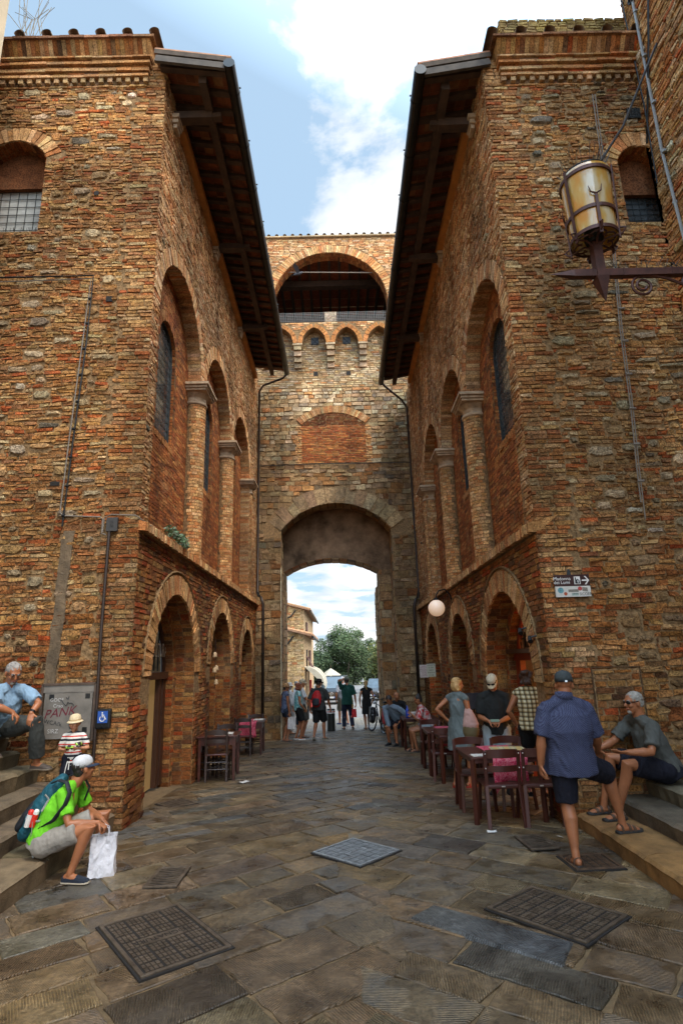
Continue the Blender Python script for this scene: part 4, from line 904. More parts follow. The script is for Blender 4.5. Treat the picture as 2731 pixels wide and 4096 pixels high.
# ------------------------------------------------------------------ steps
M_step = pbr('worn_step_stone', (1, 1, 1), .85, nz=(5, .55, 1.35), attr=True, bump=(35, .6, .012), bump2=(7, .5, .03), spec=.3)
def steps(name, label, xs, zs, y0, y1, sg, seed, pal):
    rng = random.Random(seed); root = empty(name, label, 'steps', (sg * abs(xs[0]), (y0 + y1) / 2, 0))
    for i, (x, zt) in enumerate(zip(xs, zs)):
        zb = zs[i - 1] if i else -.05; xo = xs[i + 1] + sg * .08 if i + 1 < len(xs) else x + sg * 1.2; mb = MB(); y = y0
        col0 = pal[i] if i < len(pal) else pal[-1]
        while y < y1:
            ln = min(rng.uniform(.7, 1.5), y1 - y)
            if y1 - y - ln < .3: ln = y1 - y
            a, b = y + .004, y + ln - .004; y += ln; col = vary(col0, rng, .18); n = max(3, int(ln / .09)); jz = rng.uniform(-.008, .008)
            rows = []
            for k in range(n + 1):
                yy = a + (b - a) * k / n; w = .018 * noise.noise(V3((yy * 3.1, i * 7.7, seed))) + .01 * noise.noise(V3((yy * 11, i, seed))); e = .012 if 0 < k < n else .03
                xf = x - sg * (.02 + w) ; rows.append([(xf + sg * .03, yy, zb - .02), (xf + sg * .005, yy, zt - .05), (xf, yy, zt - .025 - e * .5), (xf + sg * (.02 + e * .5), yy, zt - e * .4 + w * .4 + jz), (xf + sg * .12, yy, zt + jz + .006 * noise.noise(V3((yy * 4, 3, i)))), (xo, yy, zt + jz)])
            m = 6; vs = [p for r_ in rows for p in r_]; fs = [(k * m + j, k * m + j + 1, (k + 1) * m + j + 1, (k + 1) * m + j) for k in range(n) for j in range(m - 1)]
            fs += [tuple(range(m)), tuple(n * m + j for j in reversed(range(m)))]
            mb.add(vs, fs, 0, col)
        o = mb.build('step', M_step, root); o.location = -root.location
    return root
steps('stone_steps', 'worn grey stone stairs on the left where the seated men rest', [-2.78, -3.2, -3.47, -3.74, -4.0, -4.15, -4.5], [.20, .38, .56, .75, .93, 1.11, 1.29], 2.4, 7.62, -1, 61, [(.150, .108, .060), (.135, .098, .056), (.128, .094, .055), (.128, .094, .055)])
steps('stone_steps', 'stone stairs on the right with orange lowest kerb under the sandals', [2.62, 3.07, 3.43, 3.74, 4.06, 4.38], [.165, .335, .505, .68, .86, 1.04], 2.4, 7.07, 1, 62, [(.26, .132, .046), (.105, .085, .056), (.115, .094, .062), (.22, .12, .05), (.13, .105, .068)])
# ------------------------------------------------------------------ street furniture
def rotz(a): return Matrix.Rotation(a, 3, 'Z')
M_cast = pbr('cast_iron_cover', (.105, .078, .054), .42, .4, nz=(12, .5, 1.7), bump=(60, .3, .004)); M_castd = pbr('cover_recess', (.010, .007, .005), .8)
M_steel = pbr('galvanised_cover', (.30, .31, .31), .42, .55, nz=(14, .6, 1.3)); M_steeld = pbr('galvanised_recess', (.05, .05, .05), .7)
M_rustplate = pbr('rusty_cover', (.075, .042, .022), .7, .2, nz=(9, .5, 1.6))
def manhole(label, cx, cy, w, h, a, mA, mB, word, nx, ny, seed, cell=None):
    rng = random.Random(seed); e = empty('manhole_cover', label, 'manhole cover', (cx, cy, gz(cy) + .006), a, 'manhole covers')
    mb = MB(); t = .028
    mb.box((0, 0, .0), (w, h, .012)); part(mb, 'plate', mB, e); mb = MB(); mb.box((0, 0, -.001), (w + .035, h + .035, .012)); part(mb, 'surround_joint', M_castd, e)
    mb = MB()
    for s in (-1, 1): mb.box((s * (w / 2 - t / 2), 0, .006), (t, h, .022)); mb.box((0, s * (h / 2 - t / 2), .0061), (w - 2 * t, t, .022))
    part(mb, 'rim', mA, e, bevel=.003)
    mb = MB(); W, H = w - 2 * t - .02, h - 2 * t - .02
    pw, ph = (W * .52, H / 7 * .86) if word else (0, 0)
    if word:
        mb.box((0, 0, .008), (pw, ph, .008)); f = lambda s, z, d: V3((-s, -z, .0125 + d)); text_mesh(mb, word, ph * .75, f, 1, sx=.85)
    for i in range(nx):
        for j in range(ny):
            x0, x1 = -W / 2 + W * i / nx + .006, -W / 2 + W * (i + 1) / nx - .006; y0, y1 = -H / 2 + H * j / ny + .006, -H / 2 + H * (j + 1) / ny - .006
            if word and abs((x0 + x1) / 2) < pw / 2 + .02 and abs((y0 + y1) / 2) < ph / 2: continue
            k = 4
            for r_ in range(k):
                for q in range(3 if (i + j) % 2 else 2):
                    m = 3 if (i + j) % 2 else 2
                    a0, a1 = x0 + (x1 - x0) * (r_ + .14) / k, x0 + (x1 - x0) * (r_ + .86) / k; b0, b1 = y0 + (y1 - y0) * (q + .1) / m, y0 + (y1 - y0) * (q + .9) / m
                    if (i + j) % 2: pass
                    mb.box(((a0 + a1) / 2, (b0 + b1) / 2, .0085), (a1 - a0, b1 - b0, .008))
    part(mb, 'raised_pattern', [mA, M_castd], e)
    return e
manhole('large dark cover with raised word lying at the lower left of the paving', -1.33, 4.75, .62, .95, radians(37), M_cast, M_castd, 'FOGNATURA', 4, 7, 1)
manhole('large dark cover reading FOGNATURA upside down beside the long granite slab', 1.57, 4.93, .62, .80, radians(40), M_cast, M_castd, 'FOGNATURA', 4, 7, 2)
manhole('pale galvanised cover in the middle of the street', .11, 6.49, .60, .65, radians(46), M_steel, M_steeld, 'TELECOM', 5, 7, 3)
manhole('small rusty cover under the heel of the man in the blue polo', 2.27, 5.97, .44, .40, radians(3), M_rustplate, M_castd, None, 5, 5, 4)
manhole('small dark cover near the left doorway corner', -2.45, 9.22, .42, .44, radians(44), M_cast, M_castd, None, 5, 5, 5)
def grate(label, cx, cy, w, h, a):
    e = empty('drain_grate', label, 'drain grate', (cx, cy, gz(cy) + .012), a, 'street drain grates'); mb = MB(); mb.box((0, 0, -.002), (w, h, .006)); part(mb, 'sump', M_castd, e)
    mb = MB()
    for s in (-1, 1): mb.box((s * (w / 2 - .018), 0, .006), (.036, h, .02)); mb.box((0, s * (h / 2 - .012), .0062), (w - .072, .024, .02))
    part(mb, 'rim', M_cast, e, bevel=.003); mb = MB()
    for k in range(8):
        y = -h / 2 + .05 + (h - .1) * k / 7
        mb.bar((-w / 2 + .03, y, .008), (0, y - .01, -.001), .020, .016); mb.bar((0, y - .01, .0), (w / 2 - .03, y, .009), .020, .016)
    part(mb, 'bars', M_cast, e)
grate('dark slotted drain grate left of centre near the white paper bag', -1.63, 5.93, .30, .50, 0)
grate('dark slotted drain grate to the right in front of the table', 1.97, 6.58, .30, .46, radians(4))
mb = MB(); P = [(.46, 4.93), (1.33, 4.14), (1.53, 4.46), (.68, 5.15)]; Q = [(.49, 4.93), (1.33, 4.17), (1.50, 4.46), (.68, 5.12)]
mb.add([(x, y, -.01) for x, y in P] + [(x, y, .016) for x, y in Q], [(0, 1, 5, 4), (1, 2, 6, 5), (2, 3, 7, 6), (3, 0, 4, 7), (4, 5, 6, 7)], 0, (.075, .078, .078, .31)); tag(mb.build('paving_slab', M_slab), kind='structure')

# ---- tables and chairs
M_wood = pbr('dark_red_varnished_wood', (.060, .014, .007), .32, nz=(7, .6, 1.5), coat=.3); M_woodd = pbr('dark_chair_wood', (.030, .015, .010), .42, nz=(7, .6, 1.4), coat=.2)
M_brown = pbr('dark_brown_painted_metal', (.058, .015, .009), .38, .1, nz=(4, .8, 1.2)); M_rivet = pbr('bright_rivet', (.6, .58, .54), .3, .9)
def runner_mat():
    m, nt, b = newmat('pink_patterned_cloth'); tc = N(nt, 'ShaderNodeTexCoord'); n = N(nt, 'ShaderNodeTexNoise', i_Scale=16.0, i_Detail=6.0, i_Distortion=2.5); L(nt, tc.outputs['Object'], n.inputs['Vector'])
    r = ramp(nt, ((.36, (.30, .006, .035)), (.47, (.42, .015, .06)), (.53, (.50, .18, .20)), (.60, (.40, .008, .035)))); L(nt, n.outputs['Fac'], r.inputs['Fac']); L(nt, r.outputs['Color'], b.inputs['Base Color']); b.inputs['Roughness'].default_value = .8; return m
M_runner = runner_mat(); M_paper = pbr('printed_paper', (.55, .52, .46), .6, nz=(25, .75, 1.1))
def rustic_table():
    e = bpy.data.objects.new('table', None); link(e); mb = MB(); mb.box((0, 0, .765), (.74, .80, .028)); part(mb, 'tabletop', M_wood, e, bevel=.005)
    mb = MB()
    for s in (-1, 1): mb.box((s * .31, 0, .68), (.022, .62, .13)); mb.box((0, s * .34, .68), (.56, .022, .13))
    part(mb, 'apron', M_wood, e)
    for sx in (-1, 1):
        for sy in (-1, 1): mb = MB(); mb.box((0, 0, 0), (.062, .062, .75), Matrix.Rotation(pi, 3, 'X'), taper=.68); part(mb, 'leg', M_wood, e, loc=(sx * .31, sy * .34, .375), bevel=.004)
    return e
def metal_table(w=.86, h=.86):
    e = bpy.data.objects.new('table', None); link(e); mb = MB(); mb.box((0, 0, .735), (w, h, .025)); part(mb, 'tabletop', M_brown, e, bevel=.005)
    mb = MB()
    for s in (-1, 1): mb.box((s * (w / 2 - .03), 0, .70), (.025, h - .1, .045)); mb.box((0, s * (h / 2 - .03), .70), (w - .1, .025, .045))
    part(mb, 'apron', M_brown, e)
    for sx in (-1, 1):
        for sy in (-1, 1): mb = MB(); mb.bar((sx * (w / 2 - .026), sy * (h / 2 - .026), .72), (sx * (w / 2 - .022), sy * (h / 2 - .022), 0), .05, .05); part(mb, 'leg', M_brown, e, bevel=.003)
    return e
def curved_rail(mb, z, w, y, hgt, th, bow=.035, crown=0.0):
    n = 10
    for i in range(n):
        a, b = -1 + 2 * i / n, -1 + 2 * (i + 1) / n; ya, yb = y - bow * (1 - a * a), y - bow * (1 - b * b); ka, kb = crown * (1 - a * a), crown * (1 - b * b)
        A = [(a * w / 2, ya - th / 2, z), (b * w / 2, yb - th / 2, z), (b * w / 2, yb + th / 2, z), (a * w / 2, ya + th / 2, z), (a * w / 2, ya - th / 2, z + hgt + ka), (b * w / 2, yb - th / 2, z + hgt + kb), (b * w / 2, yb + th / 2, z + hgt + kb), (a * w / 2, ya + th / 2, z + hgt + ka)]
        fs = [(0, 3, 2, 1), (4, 5, 6, 7), (0, 1, 5, 4), (2, 3, 7, 6)]
        if i == 0: fs.append((3, 0, 4, 7))
        if i == n - 1: fs.append((1, 2, 6, 5))
        mb.add(A, fs)
def rustic_chair():          # faces +y
    e = bpy.data.objects.new('chair', None); link(e); mb = MB(); mb.box((0, .0, .455), (.42, .40, .03)); part(mb, 'seat', M_wood, e, bevel=.008)
    for s in (-1, 1):
        mb = MB(); mb.bar((s * .185, -.21, 0), (s * .185, -.18, .46), .038, .036); mb.bar((s * .185, -.18, .45), (s * .19, -.25, .90), .038, .036); part(mb, 'leg', M_woodd, e, bevel=.004)
        mb = MB(); mb.bar((s * .19, .18, 0), (s * .185, .17, .45), .038, .038); part(mb, 'leg', M_woodd, e, bevel=.004)
    mb = MB(); curved_rail(mb, .80, .36, -.232, .06, .022, .03, .035); part(mb, 'top_rail', M_woodd, e)
    for z, y in ((.66, -.212),): mb = MB(); curved_rail(mb, z, .36, y, .05, .02, .03, .02); part(mb, 'back_slat', M_woodd, e)
    for z in (.16, .28):
        for s in (-1, 1):
            mb = MB(); mb.tube([(s * .187, -.2, z), (s * .187, .18, z)], .012, 8); part(mb, 'stretcher', M_woodd, e)
        mb = MB(); mb.tube([(-.18, .177, z + .03), (.18, .177, z + .03)], .012, 8); part(mb, 'stretcher', M_woodd, e); mb = MB(); mb.tube([(-.18, -.2, z + .05), (.18, -.2, z + .05)], .012, 8); part(mb, 'stretcher', M_woodd, e)
    return e
def metal_chair():
    e = bpy.data.objects.new('chair', None); link(e); mb = MB(); mb.box((0, .01, .445), (.43, .42, .025)); mb.box((0, -.195, .43), (.36, .02, .04)); part(mb, 'seat', M_brown, e, bevel=.01)
    for s in (-1, 1):
        mb = MB(); mb.bar((s * .205, -.26, 0), (s * .19, -.20, .45), .045, .028); mb.bar((s * .19, -.20, .44), (s * .195, -.25, .83), .042, .026); part(mb, 'leg', M_brown, e, bevel=.005)
        mb = MB(); mb.bar((s * .21, .22, 0), (s * .185, .16, .44), .042, .026); part(mb, 'leg', M_brown, e, bevel=.005)
        mb = MB()
        for z, y in ((.80, -.264), (.64, -.243)): mb.ell((s * .195, y, z), (.008, .006, .008), None, 8, 6)
        part(mb, 'rivet', M_rivet, e)
    mb = MB(); curved_rail(mb, .755, .38, -.236, .085, .02, .05, .012); part(mb, 'top_rail', M_brown, e); mb = MB(); curved_rail(mb, .60, .36, -.212, .065, .018, .05); part(mb, 'back_slat', M_brown, e)
    mb = MB(); mb.box((0, -.212, .437), (.04, .006, .014)); part(mb, 'maker_plate', M_rivet, e)
    return e
def place(o, label, cat, x, y, a=0, group=None, z=None): o.location = (x, y, gz(y) if z is None else z); o.rotation_euler.z = a; return tag(o, label, cat, group)
rt = rustic_table(); place(rt, 'small dark wooden table on the left nearest the museum doorway with a flat menu', 'table', -2.32, 11.62, .06, 'wooden tables along the left wall')
r2 = copy_tree(rt); place(r2, 'small dark wooden table on the left with pink cloth, nearer the gate', 'table', -2.33, 15.5, .03, 'wooden tables along the left wall')
mt = metal_table(); place(mt, 'brown metal table with pink cloth at the front right beside the blue polo man', 'table', 1.95, 7.82, .02, 'brown metal tables on the right')
m2 = copy_tree(mt); place(m2, 'brown metal table just left of the woman in the grey dress', 'table', 1.98, 11.5, 0, 'brown metal tables on the right')
m3 = copy_tree(mt); place(m3, 'brown metal table with blue bottle between the two seated diners', 'table', 1.96, 15.45, 0, 'brown metal tables on the right')
m4 = copy_tree(mt); place(m4, 'brown metal table against the wall behind the woman in grey', 'table', 2.02, 10.62, 0, 'brown metal tables on the right'); m4.location.x = 2.05
GC = 'wooden ladder back chairs on the left'; rc = rustic_chair(); place(rc, 'dark ladder back chair in front of the near left table, back to us', 'chair', -2.30, 11.10 + .28, radians(4), GC)
for lab, x, y, a in (('dark ladder back chair against the wall beside the near left table', -2.55, 11.85, -pi / 2), ('dark ladder back chair behind the near left table', -2.32, 12.15, pi), ('dark ladder back chair in front of the pink cloth table on the left', -2.42, 15.08, radians(2)), ('dark ladder back chair behind the pink cloth table on the left', -2.30, 16.05, pi)): place(copy_tree(rc), lab, 'chair', x, y, a, GC)
GM = 'brown metal chairs on the right'; mc = metal_chair(); place(mc, 'brown metal chair under the front table, left of the front pair', 'chair', 1.85, 7.44, 0, GM)
for lab, x, y, a in (('brown metal chair under the front table, beside the blue polo man', 2.30, 7.42, radians(-3), ), ('brown metal chair on the far side of the front table, left one', 1.74, 8.28, pi), ('brown metal chair on the far side of the front table, right one', 2.26, 8.28, pi),
        ('brown metal chair before the table left of the grey dress woman', 1.76, 10.72, radians(-4)), ('brown metal chair beyond the table left of the grey dress woman', 1.80, 12.25, pi), ('brown metal chair at the wall behind the grey dress woman', 2.32, 11.75, pi / 2),
        ('brown metal chair holding the woman in the red scarf', 2.15, 14.72, radians(70)), ('brown metal chair holding the man in the pale blue shirt', 1.55, 16.65, radians(200)), ('brown metal chair by the wall behind the red scarf woman', 2.30, 13.4, pi / 2)): place(copy_tree(mc), lab, 'chair', x, y, a, GM)
def runner(label, cx, cy, zt, w, ln, drop_pts, ax='y', pts=None):
    mb = MB(); n = 14; m = 18
    vs = []
    for i in range(m + 1):
        t = i / m
        for k in range(n + 1):
            u = -w / 2 + w * k / n; y = -ln / 2 - drop_pts[0] + (ln + drop_pts[0] + drop_pts[1]) * t
            if y < -ln / 2: z = zt - (-ln / 2 - y) * (1 + .5 * abs(u / w * 2) ** 2 if pts else 1); yy = -ln / 2 - .012 - .03 * sin(u * 22) * (-ln / 2 - y) / max(.01, drop_pts[0])
            elif y > ln / 2: z = zt - (y - ln / 2); yy = ln / 2 + .012 + .02 * sin(u * 25)
            else: z = zt + .003 * noise.noise(V3((u * 9, y * 9, 2))); yy = y
            x = u + .012 * sin(y * 14)
            vs.append((cx + x, cy + yy, z) if ax == 'y' else (cx + yy, cy + x, z))
    mb.add(vs, [(i * (n + 1) + k, i * (n + 1) + k + 1, (i + 1) * (n + 1) + k + 1, (i + 1) * (n + 1) + k) for i in range(m) for k in range(n)])
    o = mb.build('table_runner', M_runner, smooth=True); sd = o.modifiers.new('thick', 'SOLIDIFY'); sd.thickness = .003; sd.offset = 1
    return tag(o, label, 'table cloth', 'pink cloths on the tables')
runner('pink patterned cloth hanging off the front right table', 2.0, 7.82, gz(7.82) + .752, .42, .87, (.27, .12), pts=1)
runner('pink patterned cloth on the far left table', -2.33, 15.5, gz(15.5) + .784, .42, .81, (.36, .1))
runner('pink patterned cloth on the table left of the grey dress woman', 1.98, 11.5, gz(11.5) + .752, .40, .87, (.25, .1))
def leaflet(label, x, y, z, w, h, a, mat, name='menu'):
    mb = MB(); mb.box((0, 0, 0), (w, h, .012)); o = mb.build(name, mat, bevel=.002); o.location = (x, y, z); o.rotation_euler.z = a; return tag(o, label, 'menu', 'menus lying on tables')
M_map = pbr('coloured_menu_print', (.55, .45, .22), .35, nz=(4, .5, 1.2), coat=.4)
def mapmat():
    m, nt, b = newmat('map_menu_print'); tc = N(nt, 'ShaderNodeTexCoord'); n = N(nt, 'ShaderNodeTexWave', i_Scale=2.2, i_Distortion=1.2); L(nt, tc.outputs['Object'], n.inputs['Vector'])
    r = ramp(nt, ((.2, (.55, .40, .14)), (.5, (.50, .42, .2)), (.66, (.10, .30, .28)), (.8, (.6, .5, .28)))); L(nt, n.outputs['Fac'], r.inputs['Fac']); L(nt, r.outputs['Color'], b.inputs['Base Color']); b.inputs['Roughness'].default_value = .3; return m
leaflet('large coloured menu lying on the pink cloth of the front table', 2.10, 7.86, gz(7.82) + .765, .42, .30, -.1, mapmat())
leaflet('flat pale menu on the near left wooden table', -2.22, 11.55, gz(11.6) + .788, .34, .26, .1, M_paper); leaflet('flat pale menu on the far left wooden table', -2.12, 15.6, gz(15.5) + .795, .26, .3, 0, M_paper)
leaflet('white sheet with red print at the corner of the front table', 1.66, 7.50, gz(7.82) + .756, .2, .14, .1, M_paper)
# blue bottle, paper bag on the far table
mb = MB(); mb.lathe([(0, 0), (.04, 0), (.042, .02), (.042, .17), (.03, .22), (.015, .25), (.015, .29), (0, .29)], (0, 0, 0), 16); o = mb.build('water_bottle', pbr('blue_bottle_glass', (.01, .05, .35), .12, coat=.5), smooth=True); o.location = (1.66, 15.3, gz(15.4) + .75); tag(o, 'blue water bottle on the table of the seated diners', 'bottle')
mb = MB(); mb.box((0, 0, .06), (.34, .22, .12), taper=.8); o = mb.build('paper_bag', pbr('crumpled_pale_paper', (.5, .42, .36), .8, bump=(14, .8, .03)), bevel=.02); o.location = (1.9, 15.5, gz(15.45) + .75); tag(o, 'crumpled pale paper bag on the table of the seated diners', 'paper bag')
# menu stand behind the woman in grey
e = empty('menu_stand', 'black menu stand leaning by the wall behind the woman in grey', 'menu stand', (2.2, 10.05, gz(10))); mb = MB(); mb.tube([(0, 0, 0), (0, 0, 1.15)], .015, 8); mb.tube([(-.18, .12, 0), (0, 0, .25), (.18, .12, 0)], .012, 6); part(mb, 'pole', M_iron, e)
mb = MB(); mb.box((0, -.03, 1.28), (.40, .02, .30), Matrix.Rotation(radians(-35), 3, 'X')); part(mb, 'board', pbr('black_glossy_board', (.012, .012, .014), .2, coat=.5), e)

# ---- lantern on its arm, globe lamp
M_wrought = pbr('brown_wrought_iron', (.060, .020, .013), .55, .3, nz=(9, .6, 1.5))
def lantern_glass():
    m, nt, b = newmat('mottled_lantern_glass'); tc = N(nt, 'ShaderNodeTexCoord'); mp = N(nt, 'ShaderNodeMapping'); mp.inputs['Scale'].default_value = (1, 1, .35); L(nt, tc.outputs['Object'], mp.inputs[0]); n = N(nt, 'ShaderNodeTexNoise', i_Scale=5.5, i_Detail=3.0); L(nt, mp.outputs[0], n.inputs['Vector'])
    r = ramp(nt, ((.40, (.58, .25, .035)), (.52, (.56, .36, .10)), (.62, (.64, .54, .34)))); L(nt, n.outputs['Fac'], r.inputs['Fac']); L(nt, r.outputs['Color'], b.inputs['Base Color']); b.inputs['Roughness'].default_value = .18; b.inputs['Coat Weight'].default_value = .5
    b.inputs['Transmission Weight'].default_value = .25; return m
def lantern():
    X, Y, Z = 3.05, 5.6, 6.03; e = empty('lantern', 'large cylindrical amber glass lantern on a brown iron arm at upper right', 'lantern', (X, Y, Z))
    mb = MB(); mb.bar((-.30, 0, 0), (1.92, 0, 0), .075, .085); mb.add([(-.30, -.04, -.04), (-.30, .04, -.04), (-.30, .04, .04), (-.30, -.04, .04), (-.56, 0, .01)], ((0, 1, 4), (1, 2, 4), (2, 3, 4), (3, 0, 4)))
    for k in (-.1, .25, .8, 1.3): mb.bar((k, 0, 0), (k + .02, 0, 0), .085, .095)
    part(mb, 'arm', M_wrought, e)
    mb = MB(); mb.bar((0, 0, -.12), (0, 0, .42), .10, .10); mb.add([(-.07, -.07, -.06), (.07, -.07, -.06), (.07, .07, -.06), (-.07, .07, -.06), (.02, 0, -.36)], ((0, 1, 4), (1, 2, 4), (2, 3, 4), (3, 0, 4), (3, 2, 1, 0))); part(mb, 'stem', M_wrought, e)
    mb = MB(); zb, zt, R, R2 = .44, 1.22, .245, .275; mb.lathe([(R, zb), (R2, zt), (R2 + .01, zt + .06), (R2 - .04, zt + .10)], (0, 0, 0), 36); part(mb, 'glass_drum', lantern_glass(), e, smooth=True)
    mb = MB(); mb.lathe([(R2 - .03, zt + .10), (R2 - .02, zt + .115), (.1, zt + .2), (.02, zt + .24)], (0, 0, 0), 28); part(mb, 'cap', M_gutter, e, smooth=True)
    mb = MB(); mb.lathe([(.09, .40), (.11, .46), (.10, .60), (.05, .62)], (0, 0, 0), 16, cap=True); part(mb, 'lamp_holder', M_iron, e)
    for z in (zb, zb + .27, zt):
        mb = MB(); r0 = R + (R2 - R) * (z - zb) / (zt - zb) + .006; mb.lathe([(r0, z - .022), (r0 + .012, z - .022), (r0 + .012, z + .022), (r0, z + .022), (r0, z - .022)], (0, 0, 0), 36); part(mb, 'band', M_wrought, e)
    for k in range(6):
        a = pi * k / 3 + .35; c, s = cos(a), sin(a); mb = MB(); top = zt + .08 if k % 2 else zb + .40
        mb.bar((c * (R + .022), s * (R + .022), zb - .1), (c * (R + .022 + (R2 - R) * (top - zb) / (zt - zb)), s * (R + .022 + (R2 - R) * (top - zb) / (zt - zb)), top), .032, .014, up=(c, s, 0))
        if k % 2 == 0:
            q = (-s, c); b0 = V3((c * (R + .04), s * (R + .04), top)); mb.tube([b0 + V3((q[0] * u, q[1] * u, v)) for u, v in ((-.07, .11), (-.055, .03), (0, 0), (.055, .03), (.07, .11))], [.004, .009, .012, .009, .004], 6)
        mb.tube([(c * r_, s * r_, z) for r_, z in ((R + .03, zb + .03), (R + .09, zb - .0), (R + .05, zb - .06), (.12, zb - .03), (.05, zb - .08))], .012, 6)
        mb.tube([(c * .14 + cos(a + t) * .09, s * .14 + sin(a + t) * .09, zb - .03) for t in (-1.9, -1.2, -.5, .3, 1.1, 1.9)], .010, 6)
        part(mb, 'scroll_strap', M_wrought, e)
    mb = MB()
    def scroll(cx, cz, r0, t0, t1, n=26): return [(cx + (r0 * (1 - .72 * i / n)) * cos(t0 + (t1 - t0) * i / n), 0, cz + (r0 * (1 - .72 * i / n)) * sin(t0 + (t1 - t0) * i / n)) for i in range(n + 1)]
    p = scroll(.46, -.17, .135, 1.3, 1.3 + 3.6 * pi); mb.tube([(1.9, 0, -.75), (1.5, 0, -.50), (1.1, 0, -.25), (.75, 0, -.075), (.60, 0, -.035)] + p, .016, 6); p = scroll(1.0, -.14, .10, 1.6, 1.6 + 3 * pi); mb.tube(p, .014, 6); part(mb, 'scroll_bracket', M_wrought, e)
    mb = MB(); mb.tube([(.12, 0, zt + .18), (.80, .35, 2.45), (1.9, .9, 4.6)], .016, 6); part(mb, 'stay_cable', M_iron, e)
    mb = MB(); rng = random.Random(4)
    for k in range(30): a = rng.uniform(0, 6.28); mb.bar((.2 * cos(a), .2 * sin(a), zt + .12), (.3 * cos(a), .3 * sin(a), zt + .30), .004, .004)
    for k in range(40): x = rng.uniform(.1, 1.9); mb.bar((x, 0, .04), (x + rng.uniform(-.1, .1), rng.uniform(-.06, .06), .17), .004, .004)
    part(mb, 'bird_spikes', M_lead, e)
lantern()
e = empty('wall_lamp', 'white globe lamp on a curved black arm above the right arches', 'lamp', (2.52, 13.1, 3.05))
mb = MB(); mb.tube([(.06, .05, -.12), (.06, .05, .14)], .014, 8); mb.tube([(.06, .05, .02), (.02, .04, .22), (-.10, .0, .33), (-.24, -.03, .30), (-.31, -.05, .20), (-.32, -.05, .10)], .016, 8); mb.lathe([(.05, .07), (.06, .1), (.03, .14)], (-.32, -.05, 0), 14); part(mb, 'arm', M_iron, e, smooth=True)
mb = MB(); mb.ell((-.32, -.05, -.09), (.185, .185, .185), None, 28, 18); part(mb, 'globe', pbr('opal_lamp_globe', (.85, .72, .6), .25, emit=((1, .62, .36), .38)), e, smooth=True)
# ---- two small spotlights by the gelateria arch
for k, (y, z, lab) in enumerate(((7.86, 2.20, 'upper small black spotlight on the wall by the lit doorway'), (7.50, 2.08, 'lower small black spotlight on the wall by the lit doorway'))):
    e = empty('spotlight', lab, 'spotlight', (2.52, y, z), 0, 'spotlights by the lit doorway'); mb = MB(); mb.tube([(.02, 0, .05), (-.10, .02, .02)], .012, 6); part(mb, 'bracket', M_iron, e); mb = MB(); mb.tube([(-.085, .03, .03), (-.10, -.03, -.03)], [.024, .032], 12); part(mb, 'lamp_head', M_iron, e)

